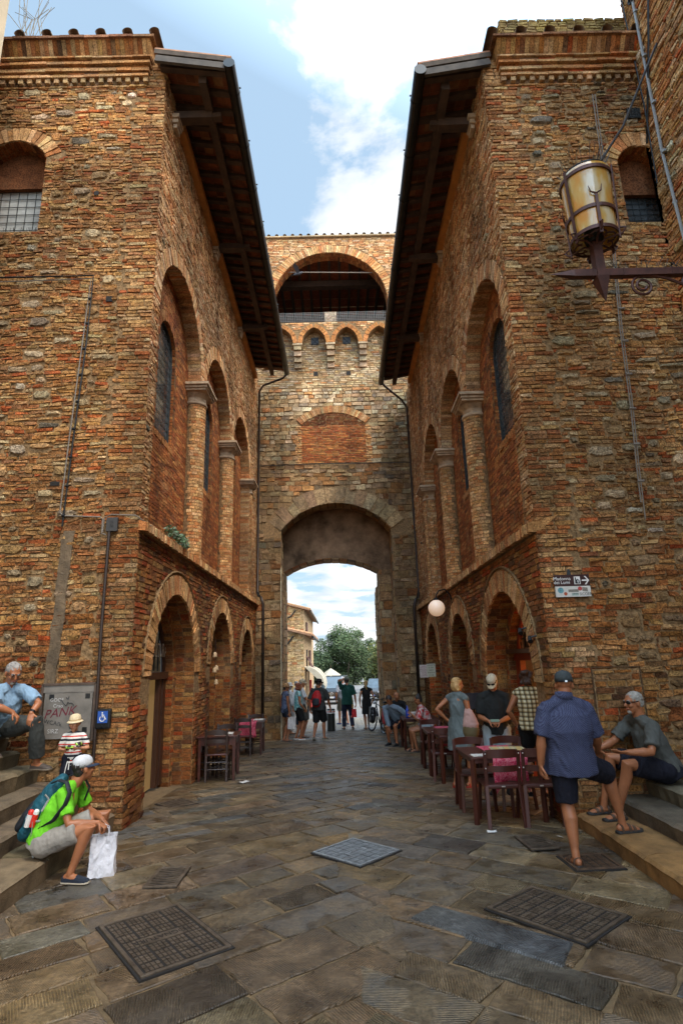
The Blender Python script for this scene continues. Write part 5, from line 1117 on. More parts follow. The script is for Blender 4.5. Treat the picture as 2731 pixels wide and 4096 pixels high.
# ---- signs
M_brownsign = pbr('brown_sign_face', (.035, .008, .006), .4); M_whitesign = pbr('white_sign_face', (.58, .54, .47), .5, nz=(5, .8, 1.1)); M_whitelet = pbr('white_lettering', (.72, .68, .62), .5); M_black = pbr('black_print', (.012, .012, .012), .5)
def dirsign():
    x0, x1, z0, z1, Y = 2.655, 3.085, 2.56, 2.83, 7.03; W = x1 - x0; H = z1 - z0; e = empty('direction_sign', 'brown and white direction sign reading Madonna dei Lumi on the right wall', 'sign', (x0, Y, z0))
    f = lambda s, z, d=0: V3((s, -d, z)); mb = MB(); mb.prism([(0, 0), (W, 0), (W, H * .475), (0, H * .475)], f, -.02, 0); part(mb, 'white_panel', M_whitesign, e); mb = MB(); mb.prism([(0, H * .475), (W, H * .475), (W, H), (0, H)], f, -.02, 0); part(mb, 'brown_panel', M_brownsign, e)
    mb = MB(); text_mesh(mb, 'Madonna', .058, lambda s, z, d: f(.092 + s, H * .82 + z, d)); text_mesh(mb, 'dei Lumi', .058, lambda s, z, d: f(.086 + s, H * .65 + z, d))
    mb.poly([(.335, H * .70), (.335, H * .76), (.40, H * .76), (.365, H * .92), (.385, H * .92), (.425, H * .73), (.385, H * .54), (.365, H * .54), (.40, H * .70)], [], lambda s, z: f(s, z, .002)); part(mb, 'lettering', M_whitelet, e)
    mb = MB(); mb.prism([(.240, H * .56), (.315, H * .56), (.315, H * .91), (.240, H * .91)], f, 0, .002, 0); part(mb, 'church_pictogram', M_whitelet, e)
    mb = MB(); mb.poly([(.250, H * .585), (.305, H * .585), (.305, H * .73), (.285, H * .80), (.265, H * .76), (.264, H * .87), (.252, H * .87)], [], lambda s, z: f(s, z, .0045)); pc = part(mb, 'church_silhouette', M_black, e)
    mb = MB(); mb.poly([(.280, H * .60), (.288, H * .60), (.288, H * .75), (.280, H * .75)], [], lambda s, z: f(s, z, .0065)); mb.poly([(.271, H * .685), (.297, H * .685), (.297, H * .705), (.271, H * .705)], [], lambda s, z: f(s, z, .0067)); part(mb, 'cross', M_whitelet, e)
    mb = MB(); text_mesh(mb, 'SICOER', .05, lambda s, z, d: f(.362 + s, H * .11 + z, d), sx=.9); part(mb, 'sponsor_lettering', M_black, e)
    for (cx, cz, r, c) in ((.062, .30, .036, (.10, .25, .27)), (.118, .14, .021, (.35, .06, .02)), (.300, .36, .026, (.4, .05, .04))):
        mb = MB(); mb.prism([(cx + r * cos(t * pi / 10), H * cz + r * sin(t * pi / 10)) for t in range(20)], f, 0, .002); mb2 = mb; part(mb, 'round_sticker', pbr('sticker_ring', c, .5, nz=(60, .4, 1.6)), e)
    mb = MB(); mb.prism([(.155, H * .21), (.28, H * .21), (.28, H * .33), (.155, H * .33)], f, 0, .0015); mb.prism([(.325, H * .24), (.395, H * .22), (.39, H * .40), (.33, H * .42)], f, 0, .0015); part(mb, 'torn_sticker', pbr('grey_torn_sticker', (.22, .19, .15), .8, nz=(40, .5, 1.3)), e)
    mb = MB(); mb.prism([(.195, H * .05), (.275, H * .05), (.275, H * .17), (.195, H * .17)], f, 0, .0015); s_ = part(mb, 'small_sticker', pbr('pale_green_sticker', (.3, .38, .33), .5), e); mb = MB(); text_mesh(mb, 'CURNAJAS', .02, lambda s, z, d: f(.235 + s, H * .13 + z, .002 + d), sx=.85); part(mb, 'sticker_print', M_black, s_)
    mb = MB(); mb.prism([(.165, H), (.22, H), (.207, H + .07), (.180, H + .07)], f, -.02, -.014); part(mb, 'bracket', M_lead, e)
dirsign()
M_grey = pbr('weathered_grey_panel', (.17, .15, .125), .7, nz=(4, .6, 1.25)); M_blue = pbr('blue_sign_face', (.02, .08, .32), .35); M_graf = [pbr('maroon_marker', (.12, .01, .02), .7), pbr('black_marker', (.02, .02, .02), .7), pbr('white_marker', (.45, .43, .4), .7)]
def board():
    x0, x1, z0, z1, Y = -3.75, -3.09, 1.02, 1.70, 7.60; W, H = x1 - x0, z1 - z0; e = empty('notice_board', 'grey graffitied metal panel with frame on the left wall behind the child', 'panel', (x0, Y, z0)); f = lambda s, z, d=0: V3((s, -d, z))
    mb = MB(); mb.prism([(.03, .03), (W - .03, .03), (W - .03, H - .1), (.03, H - .1)], f, 0, .025); mb.prism([(0, H - .1), (W, H - .1), (W, H), (0, H)], f, -.02, .03); part(mb, 'panel', M_grey, e, bevel=.004)
    mb = MB(); fr = pbr('rusty_frame', (.07, .045, .03), .7, nz=(8, .6, 1.4))
    for a, b in (((0, 0), (0, H)), ((W, 0), (W, H)), ((0, H), (W, H))): mb.bar(f(*a, .02), f(*b, .02), .028, .04, up=(0, 1, 0))
    part(mb, 'frame', fr, e)
    mb = MB()
    for s, z in ((.09, .50), (W - .12, .50), (W - .13, .10)): mb.prism([(s, z), (s + .06, z), (s + .06, z + .06), (s, z + .06)], f, .025, .028)
    part(mb, 'tape_square', M_black, e)
    rng = random.Random(9)
    def squiggle(mb, cx, cz, w, h, n, r):
        p = []
        for i in range(n): p.append(f(cx + w * (i / n - .5) + rng.uniform(-.015, .015), cz + rng.uniform(-h, h) / 2, .030))
        q = []
        for a, b, c in zip(p, p[1:], p[2:]):
            for k in range(4): t = k / 4; q.append((a + b) / 2 * (1 - t) ** 2 + b * 2 * t * (1 - t) + (b + c) / 2 * t * t)
        mb.tube(q, r, 4)
    mb = MB(); text_mesh(mb, 'PANK', .15, lambda s, z, d: f(.25 + s + z * .25, .34 + z + s * .12, .027 + d)); part(mb, 'maroon_graffiti', M_graf[0], e)
    mb = MB(); text_mesh(mb, 'WCA?k', .07, lambda s, z, d: f(.16 + s, .22 + z - s * .2, .027 + d)); squiggle(mb, .34, .46, .22, .12, 9, .004); squiggle(mb, .42, .17, .18, .2, 9, .005); squiggle(mb, .33, .52, .05, .06, 8, .004); part(mb, 'black_graffiti', M_graf[1], e)
    mb = MB(); text_mesh(mb, 'GOOF', .06, lambda s, z, d: f(.19 + s, .49 + z, .027 + d)); text_mesh(mb, 'Crao', .06, lambda s, z, d: f(.21 + s, .42 + z, .027 + d)); text_mesh(mb, 'SIRZ', .07, lambda s, z, d: f(.17 + s, .12 + z, .027 + d)); part(mb, 'white_graffiti', M_graf[2], e)
board()
def access():
    e = empty('call_box', 'black call box with blue wheelchair symbol on the left corner', 'call box', (-2.96, 7.60, 1.27)); f = lambda s, z, d=0: V3((s, -d, z)); mb = MB(); mb.box((0, -.03, 0), (.19, .06, .24)); part(mb, 'box', M_iron, e, bevel=.02)
    mb = MB(); mb.prism([(-.062, -.045), (.062, -.045), (.062, .095), (-.062, .095)], f, .061, .066); part(mb, 'blue_plate', M_blue, e); mb = MB(); z = .068
    A = lambda pts, r: mb.tube([f(s, q, z) for s, q in pts], r, 5)
    mb.ell(f(-.005, .074, z), (.010, .004, .010), None, 10, 6); A([(-.006, .06), (-.003, .026), (.026, .026), (.036, -.002), (.048, .002)], .006); A([(-.004, .046), (.022, .046)], .005); A([(.004 + .030 * cos(t) - .008, .004 + .030 * sin(t)) for t in [2.1 + k * .42 for k in range(11)]], .005); part(mb, 'wheelchair_symbol', M_whitelet, e)
    mb = MB(); mb.lathe([(.012, 0), (.010, .01), (0, .012)], f(0, -.08, .06), 10, Matrix.Rotation(radians(90), 3, 'X')); part(mb, 'button', M_gutter, e)
access()
e = empty('meter_box', 'small dark plate box marked 03 58 high on the left wall', 'box', (-3.03, 7.60, 3.76)); mb = MB(); mb.box((0, -.02, 0), (.15, .05, .19)); part(mb, 'box', pbr('dark_grey_box', (.035, .032, .03), .6), e, bevel=.004)
mb = MB(); text_mesh(mb, '03', .05, lambda s, z, d: V3((s, -.047 - d, .03 + z))); text_mesh(mb, '58', .05, lambda s, z, d: V3((s, -.047 - d, -.025 + z))); part(mb, 'digits', M_black, e)
M_cable = pbr('grey_cable', (.17, .14, .11), .6)
mb = MB(); mb.tube([(-6, 7.58, 7.58), (-5, 7.58, 7.60), (-3.62, 7.58, 7.62), (-3.66, 7.575, 6.5), (-3.72, 7.575, 5.0), (-3.75, 7.575, 3.95), (-3.70, 7.57, 3.90), (-3.20, 7.57, 3.87), (-3.16, 7.57, 3.84), (-3.16, 7.57, 3.64), (-3.10, 7.57, 3.62)], .009, 6); mb.tube([(-3.15, 7.575, 3.66), (-3.14, 7.57, 3.86), (-3.05, 7.57, 3.90), (-2.72, 7.57, 3.88), (-2.58, 7.8, 3.78)], .008, 6); tag(mb.build('wall_cable', M_cable), 'thin pale cable running along the left wall to the meter box', 'cable')
mb = MB(); mb.tube([(-6, 7.56, 7.68), (-5, 7.56, 7.66), (-3.58, 7.56, 7.66), (-3.60, 7.57, 6.5), (-3.66, 7.57, 5.0), (-3.70, 7.57, 3.75)], .012, 6)
for k in range(9): z = 3.9 + .42 * k; x = -3.70 + (z - 3.75) * .028; mb.tube([(x - .02, 7.565, z), (x + .02, 7.565, z)], .02, 6)
tag(mb.build('wall_cable', M_iron), 'thick black cable clipped down the left front wall', 'cable')
mb = MB(); mb.tube([(-3.06, 7.57, 3.66), (-3.07, 7.57, 2.4), (-3.05, 7.57, .8)], .022, 8); tag(mb.build('conduit_pipe', M_pipe), 'dark vertical conduit below the meter box on the left wall', 'pipe')
mb = MB(); mb.tube([(4.16, 7.02, 10.3), (4.10, 7.02, 8.0), (3.97, 7.01, 6.2), (3.93, 7.0, 5.0), (3.88, 7.0, 4.2), (3.86, 7.0, 3.72)], .009, 6); mb.tube([(4.20, 7.02, 10.3), (4.13, 7.02, 8.0), (4.00, 7.01, 6.2), (3.96, 7.0, 5.0), (3.91, 7.0, 4.2), (3.88, 7.0, 3.5)], .008, 6)
for k in range(8): z = 4 + .5 * k; mb.tube([(3.86 + (z - 4) * .052, 6.995, z), (3.94 + (z - 4) * .052, 6.995, z)], .017, 6)
tag(mb.build('wall_cable', M_cable), 'bundle of grey cables hanging down the right front wall behind the lantern', 'cable')
e = empty('vent_grille', 'small square dark vent high on the right wall under the cornice', 'vent', (4.77, 7.06, 9.95)); mb = MB(); mb.box((0, 0, 0), (.19, .03, .19)); part(mb, 'recess', M_dark, e); mb = MB()
for k in range(7): mb.bar((-.09, -.018, -.09 + .03 * k), (.09, -.018, -.09 + .03 * k), .006, .006); mb.bar((-.09 + .03 * k, -.02, -.09), (-.09 + .03 * k, -.02, .09), .006, .006)
part(mb, 'mesh', M_lead, e)
def downpipe(label, pts1, pts2):
    e = empty('downpipe', label, 'downpipe', pts2[-1]); o = V3(pts2[-1])
    for nm, pts, r in (('upper_pipe', pts1, .038), ('lower_pipe', pts2, .045)):
        mb = MB(); mb.tube([V3(p) - o for p in pts], r, 10); part(mb, nm, M_pipe, e, smooth=True)
        a, b = V3(pts[-2]) - o, V3(pts[-1]) - o
        for k in range(4): p = a + (b - a) * (k + .5) / 4; mb = MB(); mb.tube([p - V3((0, 0, .02)), p + V3((0, 0, .02))], r + .012, 10); part(mb, 'clip', M_gutter, e)
downpipe('dark downpipe in the left inner corner beside the gate tower', [(-1.60, 18.0, 11.45), (-1.7, 18.1, 11.40), (-2.45, 18.55, 11.36), (-2.60, 18.7, 11.2), (-2.62, 18.72, 4.1), (-2.55, 18.62, 3.95)], [(-2.5, 18.6, 3.95), (-2.42, 18.6, 3.7), (-2.42, 18.62, -.42)])
downpipe('dark downpipe in the right inner corner beside the gate tower', [(1.66, 17.5, 10.80), (1.75, 17.6, 10.74), (2.4, 18.5, 10.66), (2.6, 18.7, 10.45), (2.62, 18.72, 4.0), (2.55, 18.6, 3.75)], [(2.5, 18.6, 3.75), (2.42, 18.6, 3.5), (2.40, 18.62, -.42)])
# paper signs in the third right arch
for k, (y, lines, c, lab) in enumerate(((16.6, ('PANINO', 'PROSCIUTTO', 'FINOCCHIONA', 'SOPPRESSATA', 'SALAME', '€. 4,00', 'DA ASPORTO'), (.55, .46, .42), 'white paper price list reading PANINO 4,00 by the far right arch'), (16.15, ('PORCHETTA', '€. 4,00', 'PANINO', 'PORCHETTA', '€. 5,00'), (.46, .44, .32), 'yellowish paper price list reading PORCHETTA by the far right arch'))):
    X = 2.42; e = empty('price_list', lab, 'paper sign', (X, y, 1.22 + .03 * k), 0, 'price lists by the far right arch'); mb = MB(); mb.box((0, 0, .0), (.24, .006, .34)); part(mb, 'sheet', pbr('paper_sheet', c, .8), e); mb = MB()
    for q, t in enumerate(lines): text_mesh(mb, t, .04 if '€' not in t else .05, lambda s, z, d: V3((s, -.005 - d, .13 - .26 * q / (len(lines) - 1) + z)), sx=.85)
    part(mb, 'print', pbr('red_print', (.16, .02, .02), .6) if k == 0 else M_black, e)
    e.location.x = 2.33 + .13 * k; e.location.z += .30
# bollard in the gate
e = empty('bollard', 'black bollard with white and red band in the middle of the gateway', 'bollard', (-.38, 21.69, gz(21.69))); mb = MB(); mb.lathe([(.145, 0), (.145, .60), (.148, .60)], (0, 0, 0), 24); mb.lathe([(.148, .70), (.145, .74), (.13, .755), (0, .757)], (0, 0, 0), 24); part(mb, 'post', pbr('black_bollard_paint', (.015, .016, .013), .35), e, smooth=False)
mb = MB(); mb.lathe([(.149, .60), (.149, .64)], (0, 0, 0), 24); part(mb, 'white_band', pbr('white_reflective_band', (.7, .68, .64), .4), e); mb = MB(); mb.lathe([(.149, .67), (.149, .70)], (0, 0, 0), 24); part(mb, 'white_band', pbr('white_reflective_band', (.7, .68, .64), .4), e); mb = MB(); mb.lathe([(.1495, .64), (.1495, .67)], (0, 0, 0), 24); part(mb, 'red_band', pbr('red_reflective_band', (.5, .05, .03), .4), e)
# plant on the ledge, weeds on the left roof, flying pigeon
def leaves(mb, c, r, n, sz, rng, cols, flat=1.0):
    for k in range(n):
        v = V3((rng.gauss(0, 1), rng.gauss(0, 1), rng.gauss(0, 1) * flat)); v = v.normalized() * (rng.random() ** .45); p = V3(c) + V3((v.x * r[0], v.y * r[1], v.z * r[2])); a = V3((rng.uniform(-1, 1), rng.uniform(-1, 1), rng.uniform(-.6, 1))).normalized(); b = a.orthogonal().normalized(); s = sz * rng.uniform(.6, 1.3)
        mb.quad(p - a * s, p + b * s * .45, p + a * s, p - b * s * .45, 0, vary(rng.choice(cols), rng, .3))
M_leaf = pbr('leaf', (1, 1, 1), .6, attr=True, spec=.3)
e = empty('ledge_plant', 'small green plant sprouting on the left brick ledge', 'plant', (-2.66, 9.2, 3.85)); rng = random.Random(3); mb = MB(); leaves(mb, (.03, -.2, .10), (.10, .28, .10), 150, .035, rng, [(.10, .16, .08), (.06, .11, .05), (.16, .2, .13)]); leaves(mb, (.06, .30, .05), (.10, .3, .13), 190, .035, rng, [(.10, .16, .08), (.06, .11, .05), (.16, .2, .13)]); part(mb, 'leaves', M_leaf, e); mb = MB()
for k in range(12): mb.tube([(-.04, -.4 + .08 * k, 0), (.03, -.4 + .08 * k, .09), (.08 + rng.uniform(0, .08), -.4 + .09 * k, .12 + rng.uniform(-.1, .1))], .004, 4)
part(mb, 'stem', pbr('green_stem', (.09, .11, .05), .7), e)
rng = random.Random(8); mb = MB()
for k in range(16): x = -4.9 + rng.uniform(-.22, .22); y = 7.35; mb.tube([(x, y, 12.2), (x + rng.uniform(-.12, .12), y, 12.55), (x + rng.uniform(-.3, .3), y + rng.uniform(-.1, .1), 12.75 + rng.uniform(0, .35))], .005, 4)
mb.tube([(-5.0, 7.3, 12.2), (-5.2, 7.2, 12.45), (-5.5, 7.1, 12.6), (-5.9, 7.0, 12.7)], .005, 4); tag(mb.build('dry_weed', pbr('dry_weed_stem', (.22, .18, .12), .9)), 'dry weed stalks growing on the left roof edge', 'weed')
e = empty('pigeon', 'dark pigeon flying in front of the loggia arch', 'bird', (-1.13, 17.9, 15.4)); mb = MB(); mb.rtube([(-.14, 0, -.03), (-.02, 0, .0), (.09, 0, .03), (.14, 0, .06)], [.03, .055, .05, .035], 10); part(mb, 'body', pbr('dark_feathers', (.03, .03, .035), .7), e, smooth=True)
for s in (-1, 1): mb = MB(); mb.add([(.07, s * .04, .03), (-.05, s * .04, .02), (-.16, s * .22, .16), (-.10, s * .34, .24), (.02, s * .2, .15)], ((0, 1, 2, 4), (4, 2, 3)), 0); part(mb, 'wing', bpy.data.materials['dark_feathers'], e)
mb = MB(); mb.add([(-.12, -.02, -.03), (-.12, .02, -.03), (-.24, .06, -.05), (-.24, -.06, -.05)], ((0, 1, 2, 3),)); part(mb, 'tail', bpy.data.materials['dark_feathers'], e)
e = empty('hanging_pots', 'string of small clay bells hanging beside the second left arch', 'hanging ornament', (-2.62, 12.45, 2.0))
mb = MB(); mb.tube([(0, 0, .4), (.01, 0, -.6)], .006, 4); part(mb, 'cord', M_dark, e)
for k, z in enumerate((.05, -.22, -.26, -.5)): mb = MB(); mb.lathe([(.012, .08), (.035, .06), (.04, .02), (.055, -.02), (.05, -.025)], (.03 * (k % 2), .03 * (k % 2 - .5), z), 12); part(mb, 'clay_bell', pbr('clay_bell', (.42, .28, .15), .7), e, smooth=True)
# ------------------------------------------------------------------ people
def skinmat(name, col): 
    m = pbr(name, col, .48, nz=(9, .82, 1.15), bump=(70, .15, .003), spec=.4); b = m.node_tree.nodes['Principled BSDF']; b.inputs['Subsurface Weight'].default_value = .08; b.inputs['Subsurface Radius'].default_value = (.02, .008, .004); return m
SK = {'tan': skinmat('tanned_skin', (.31, .115, .048)), 'fair': skinmat('fair_skin', (.42, .19, .10)), 'dark': skinmat('brown_skin', (.30, .12, .055))}
def cloth(name, col, bump=.5, sc=14, rough=.85, nz=(6, .8, 1.15)): return pbr(name, col, rough, nz=nz, bump=(sc, bump, .02), bump2=(220, .15, .002), spec=.2)
def pattern_cloth(name, fn, rough=.85):
    m, nt, b = newmat(name); tc = N(nt, 'ShaderNodeTexCoord'); c = fn(nt, tc.outputs['Object']); L(nt, c, b.inputs['Base Color']); b.inputs['Roughness'].default_value = rough; b.inputs['Specular IOR Level'].default_value = .2
    n = N(nt, 'ShaderNodeTexNoise', i_Scale=12.0, i_Detail=4.0); L(nt, tc.outputs['Object'], n.inputs['Vector']); u = N(nt, 'ShaderNodeBump', i_Strength=.5, i_Distance=.02); L(nt, n.outputs['Fac'], u.inputs['Height']); L(nt, u.outputs[0], b.inputs['Normal']); return m
def sinband(nt, co, axis, freq, thr, soft=.02):
    sp = N(nt, 'ShaderNodeSeparateXYZ'); L(nt, co, sp.inputs[0]); m = N(nt, 'ShaderNodeMath', operation='MULTIPLY'); L(nt, sp.outputs[axis], m.inputs[0]); m.inputs[1].default_value = freq; f = N(nt, 'ShaderNodeMath', operation='FRACT'); L(nt, m.outputs[0], f.inputs[0]); return f.outputs[0]
def stripes(nt, co):
    f = sinband(nt, co, 2, 11.5, .5); r = ramp(nt, ((0, (.62, .58, .52)), (.22, (.018, .02, .026)), (.5, (.62, .58, .52)), (.72, (.50, .03, .02)))); r.color_ramp.interpolation = 'CONSTANT'; e = r.color_ramp.elements.new(.88); e.color = (.62, .58, .52, 1); L(nt, f, r.inputs['Fac']); return r.outputs['Color']
def plaid(nt, co):
    o = None
    for ax, fr_ in ((0, 17), (2, 17)):
        f = sinband(nt, co, ax, fr_, .5); r = ramp(nt, ((0, (1, .97, .82)), (.5, (.30, .26, .20)), (.8, (.62, .50, .30)))); r.color_ramp.interpolation = 'CONSTANT'; L(nt, f, r.inputs['Fac']); o = r.outputs['Color'] if o is None else mulc(nt, o, r.outputs['Color'])
    return mulc(nt, o, (.62, .60, .55))
def dots(nt, co):
    v = N(nt, 'ShaderNodeTexChecker', i_Scale=120.0); v.inputs[1].default_value = (.016, .018, .042, 1); v.inputs[2].default_value = (.070, .078, .130, 1); L(nt, co, v.inputs[0]); return v.outputs[0]
def tiedye(c1, c2, sc): 
    def f(nt, co):
        n = N(nt, 'ShaderNodeTexNoise', i_Scale=sc, i_Detail=4.0, i_Distortion=1.0); L(nt, co, n.inputs['Vector']); r = ramp(nt, ((.42, c1), (.58, c2))); L(nt, n.outputs['Fac'], r.inputs['Fac']); return r.outputs['Color']
    return f
UP = V3((0, 0, 1))
def ik(a, c, l1, l2, pole):
    a, c, pole = V3(a), V3(c), V3(pole); d = c - a; L_ = min(d.length, (l1 + l2) * .995); d.normalize(); x = (l1 * l1 - l2 * l2 + L_ * L_) / (2 * L_); h = sqrt(max(0, l1 * l1 - x * x)); p = pole - d * pole.dot(d); p.normalize(); return a + d * x + p * h, a + d * L_
class Pose: pass
def stand(x, y, hd, H, z=None, lean=0.0, hands=(None, None), feet=None, look=(0, 0), turn=0, bulk=1.0, fem=False, hk=1.0, neck_drop=0.0):
    """upright figure; hd = heading in degrees clockwise from +Y. hands/feet in local (right, forward, up) units of a 1.75 m body"""
    p = Pose(); k = H / 1.75; a = radians(hd); fw = V3((sin(a), cos(a), 0)); rt = V3((cos(a), -sin(a), 0)); o = V3((x, y, gz(y) if z is None else z)); W = lambda r, f, u: o + (rt * r + fw * f + UP * u) * k
    p.k = k; p.fw = fw; p.rt = rt; p.bulk = bulk; p.fem = fem; p.hk = hk; p.o = o
    hw = .095; sw = .175 if fem else .195
    p.pel = W(0, 0, .95); p.chest = W(0, lean * .5, 1.25); p.neck = W(0, lean, 1.47 - neck_drop); p.head = W(0, lean + .03, 1.47 - neck_drop + .148 * hk * (1 if hk < 1.2 else .97)) ; p.hip = [W(s * hw, 0, .92) for s in (-1, 1)]; p.sh = [W(s * sw, lean - .01, 1.395 - neck_drop) for s in (-1, 1)]
    ft = feet or [(-.11, 0, 0), (.11, .03, 0)]; p.an = []; p.kn = []; p.toe = []
    for i in (0, 1):
        f = ft[i]; an = W(f[0], f[1] - .02, f[2] + .085); kn, an = ik(p.hip[i], an, .44 * k, .43 * k, fw); p.an.append(an); p.kn.append(kn); td = f[3] if len(f) > 3 else (-1 if i == 0 else 1) * 12; b = a + radians(td); p.toe.append(V3((sin(b), cos(b), f[4] if len(f) > 4 else 0)))
    p.el = []; p.wr = []; p.hd = []; p.hn = []
    for i, s in ((0, -1), (1, 1)):
        h = hands[i] or (s * .25, .04, .86); tgt = W(*h[:3]); el, wr = ik(p.sh[i], tgt, .29 * k, .26 * k, rt * s * .6 - fw * .8 - UP * (.4 if h[2] > 1.2 else 0)); p.el.append(el); p.wr.append(wr)
        d = (wr - el).normalized(); p.hd.append(d if len(h) < 4 else (rt * h[3][0] + fw * h[3][1] + UP * h[3][2]).normalized()); p.hn.append(rt * -s if len(h) < 5 else (rt * h[4][0] + fw * h[4][1] + UP * h[4][2]).normalized())
    b = a + radians(look[0]); p.hf = V3((sin(b) * cos(radians(look[1])), cos(b) * cos(radians(look[1])), sin(radians(look[1]))))
    return p
def world(k, d, bulk=1.0, fem=False, hk=1.0):
    p = Pose(); p.k = k; p.bulk = bulk; p.fem = fem; p.hk = hk
    for n in ('pel', 'chest', 'neck', 'head'): setattr(p, n, V3(d[n]))
    for n in ('hip', 'sh', 'el', 'wr', 'kn', 'an', 'toe', 'hd', 'hn'): setattr(p, n, [V3(d[n][0]), V3(d[n][1])])
    p.hd = [v.normalized() for v in p.hd]; p.hn = [v.normalized() for v in p.hn]; p.hf = V3(d['hf']).normalized(); p.rt = (p.sh[1] - p.sh[0]); p.rt.normalize(); p.fw = UP.cross(p.rt).normalized(); p.o = V3(d['o']); return p
def hand(mb, w, d, n, s, k, curl, rr=.0095):
    """s=+1 right hand; d fingers' direction, n palm normal"""
    n = (n - d * n.dot(d)).normalized(); t = n.cross(d) * s
    if True: t = (d.cross(n) * -s)
    k1 = k * 1.0; mb.rtube([w - d * .01 * k, w + d * .03 * k, w + d * .085 * k], [(.024 * k, .019 * k), (.036 * k, .016 * k), (.038 * k, .013 * k)], 10, ref=t)
    for i, (off, ln) in enumerate(((.029, .070), (.010, .080), (-.010, .074), (-.028, .058))):
        b = w + d * (.082 - .004 * abs(i - 1)) * k + t * off * k; c = curl * (1 + .12 * i); R1 = d * cos(c) + n * sin(c); R2 = d * cos(2.1 * c) + n * sin(2.1 * c); R3 = d * cos(2.9 * c) + n * sin(2.9 * c); R1 += t * off * 1.6
        p1 = b + R1.normalized() * ln * .45 * k; p2 = p1 + R2 * ln * .32 * k; p3 = p2 + R3 * ln * .24 * k; r = rr * max(k, .8); mb.rtube([b, p1, p2, p3], [r * 1.08, r, r * .92, r * .8], 8)
    b = w + d * .022 * k + t * .026 * k; p1 = b + (d * .55 + t * .75 + n * .25).normalized() * .042 * k; p2 = p1 + (d * .85 + t * .35 + n * (.25 + curl * .4)).normalized() * .034 * k; mb.rtube([b, p1, p2], [rr * 1.5 * k, rr * 1.2 * k, rr * .95 * k], 8)
def remesh(mb, name, mat, parent, vox, sm=4, fac=.5, disp=None):
    me = mb.mesh(name); o = bpy.data.objects.new(name, me); r = o.modifiers.new('r', 'REMESH'); r.mode = 'VOXEL'; r.voxel_size = vox
    if sm: s = o.modifiers.new('s', 'SMOOTH'); s.iterations = sm; s.factor = fac
    me2 = evaluated(o); bpy.data.meshes.remove(me); me2.name = name
    if disp:
        amp, fx, fz = disp; sd = len(me2.vertices) % 97
        nv = len(me2.vertices); cs = [0.0] * (3 * nv); ns = [0.0] * (3 * nv); me2.vertices.foreach_get('co', cs); me2.vertex_normals.foreach_get('vector', ns)
        for i in range(nv):
            c = V3(cs[3 * i:3 * i + 3]); q = .9 - 2.6 * abs(noise.noise(V3((c.x * fx + sd + c.z * 1.5, c.y * fx, c.z * fz + c.x * 2)))) - 1.3 * abs(noise.noise(V3((c.x * fx * 2.3 + c.z * 5, c.y * fx * 2.3 + sd, c.z * fz * 2.1 + c.x * 6))))
            for a in range(3): cs[3 * i + a] += ns[3 * i + a] * q * amp
        me2.vertices.foreach_set('co', cs)
    me2.polygons.foreach_set('use_smooth', [True] * len(me2.polygons)); me2.materials.clear(); me2.materials.append(mat); o = bpy.data.objects.new(name, me2); link(o, parent); return o
def headframe(p):
    f = p.hf; r = f.cross(UP).normalized(); u = r.cross(f); return f, r, u, Matrix((r, f, u)).transposed()
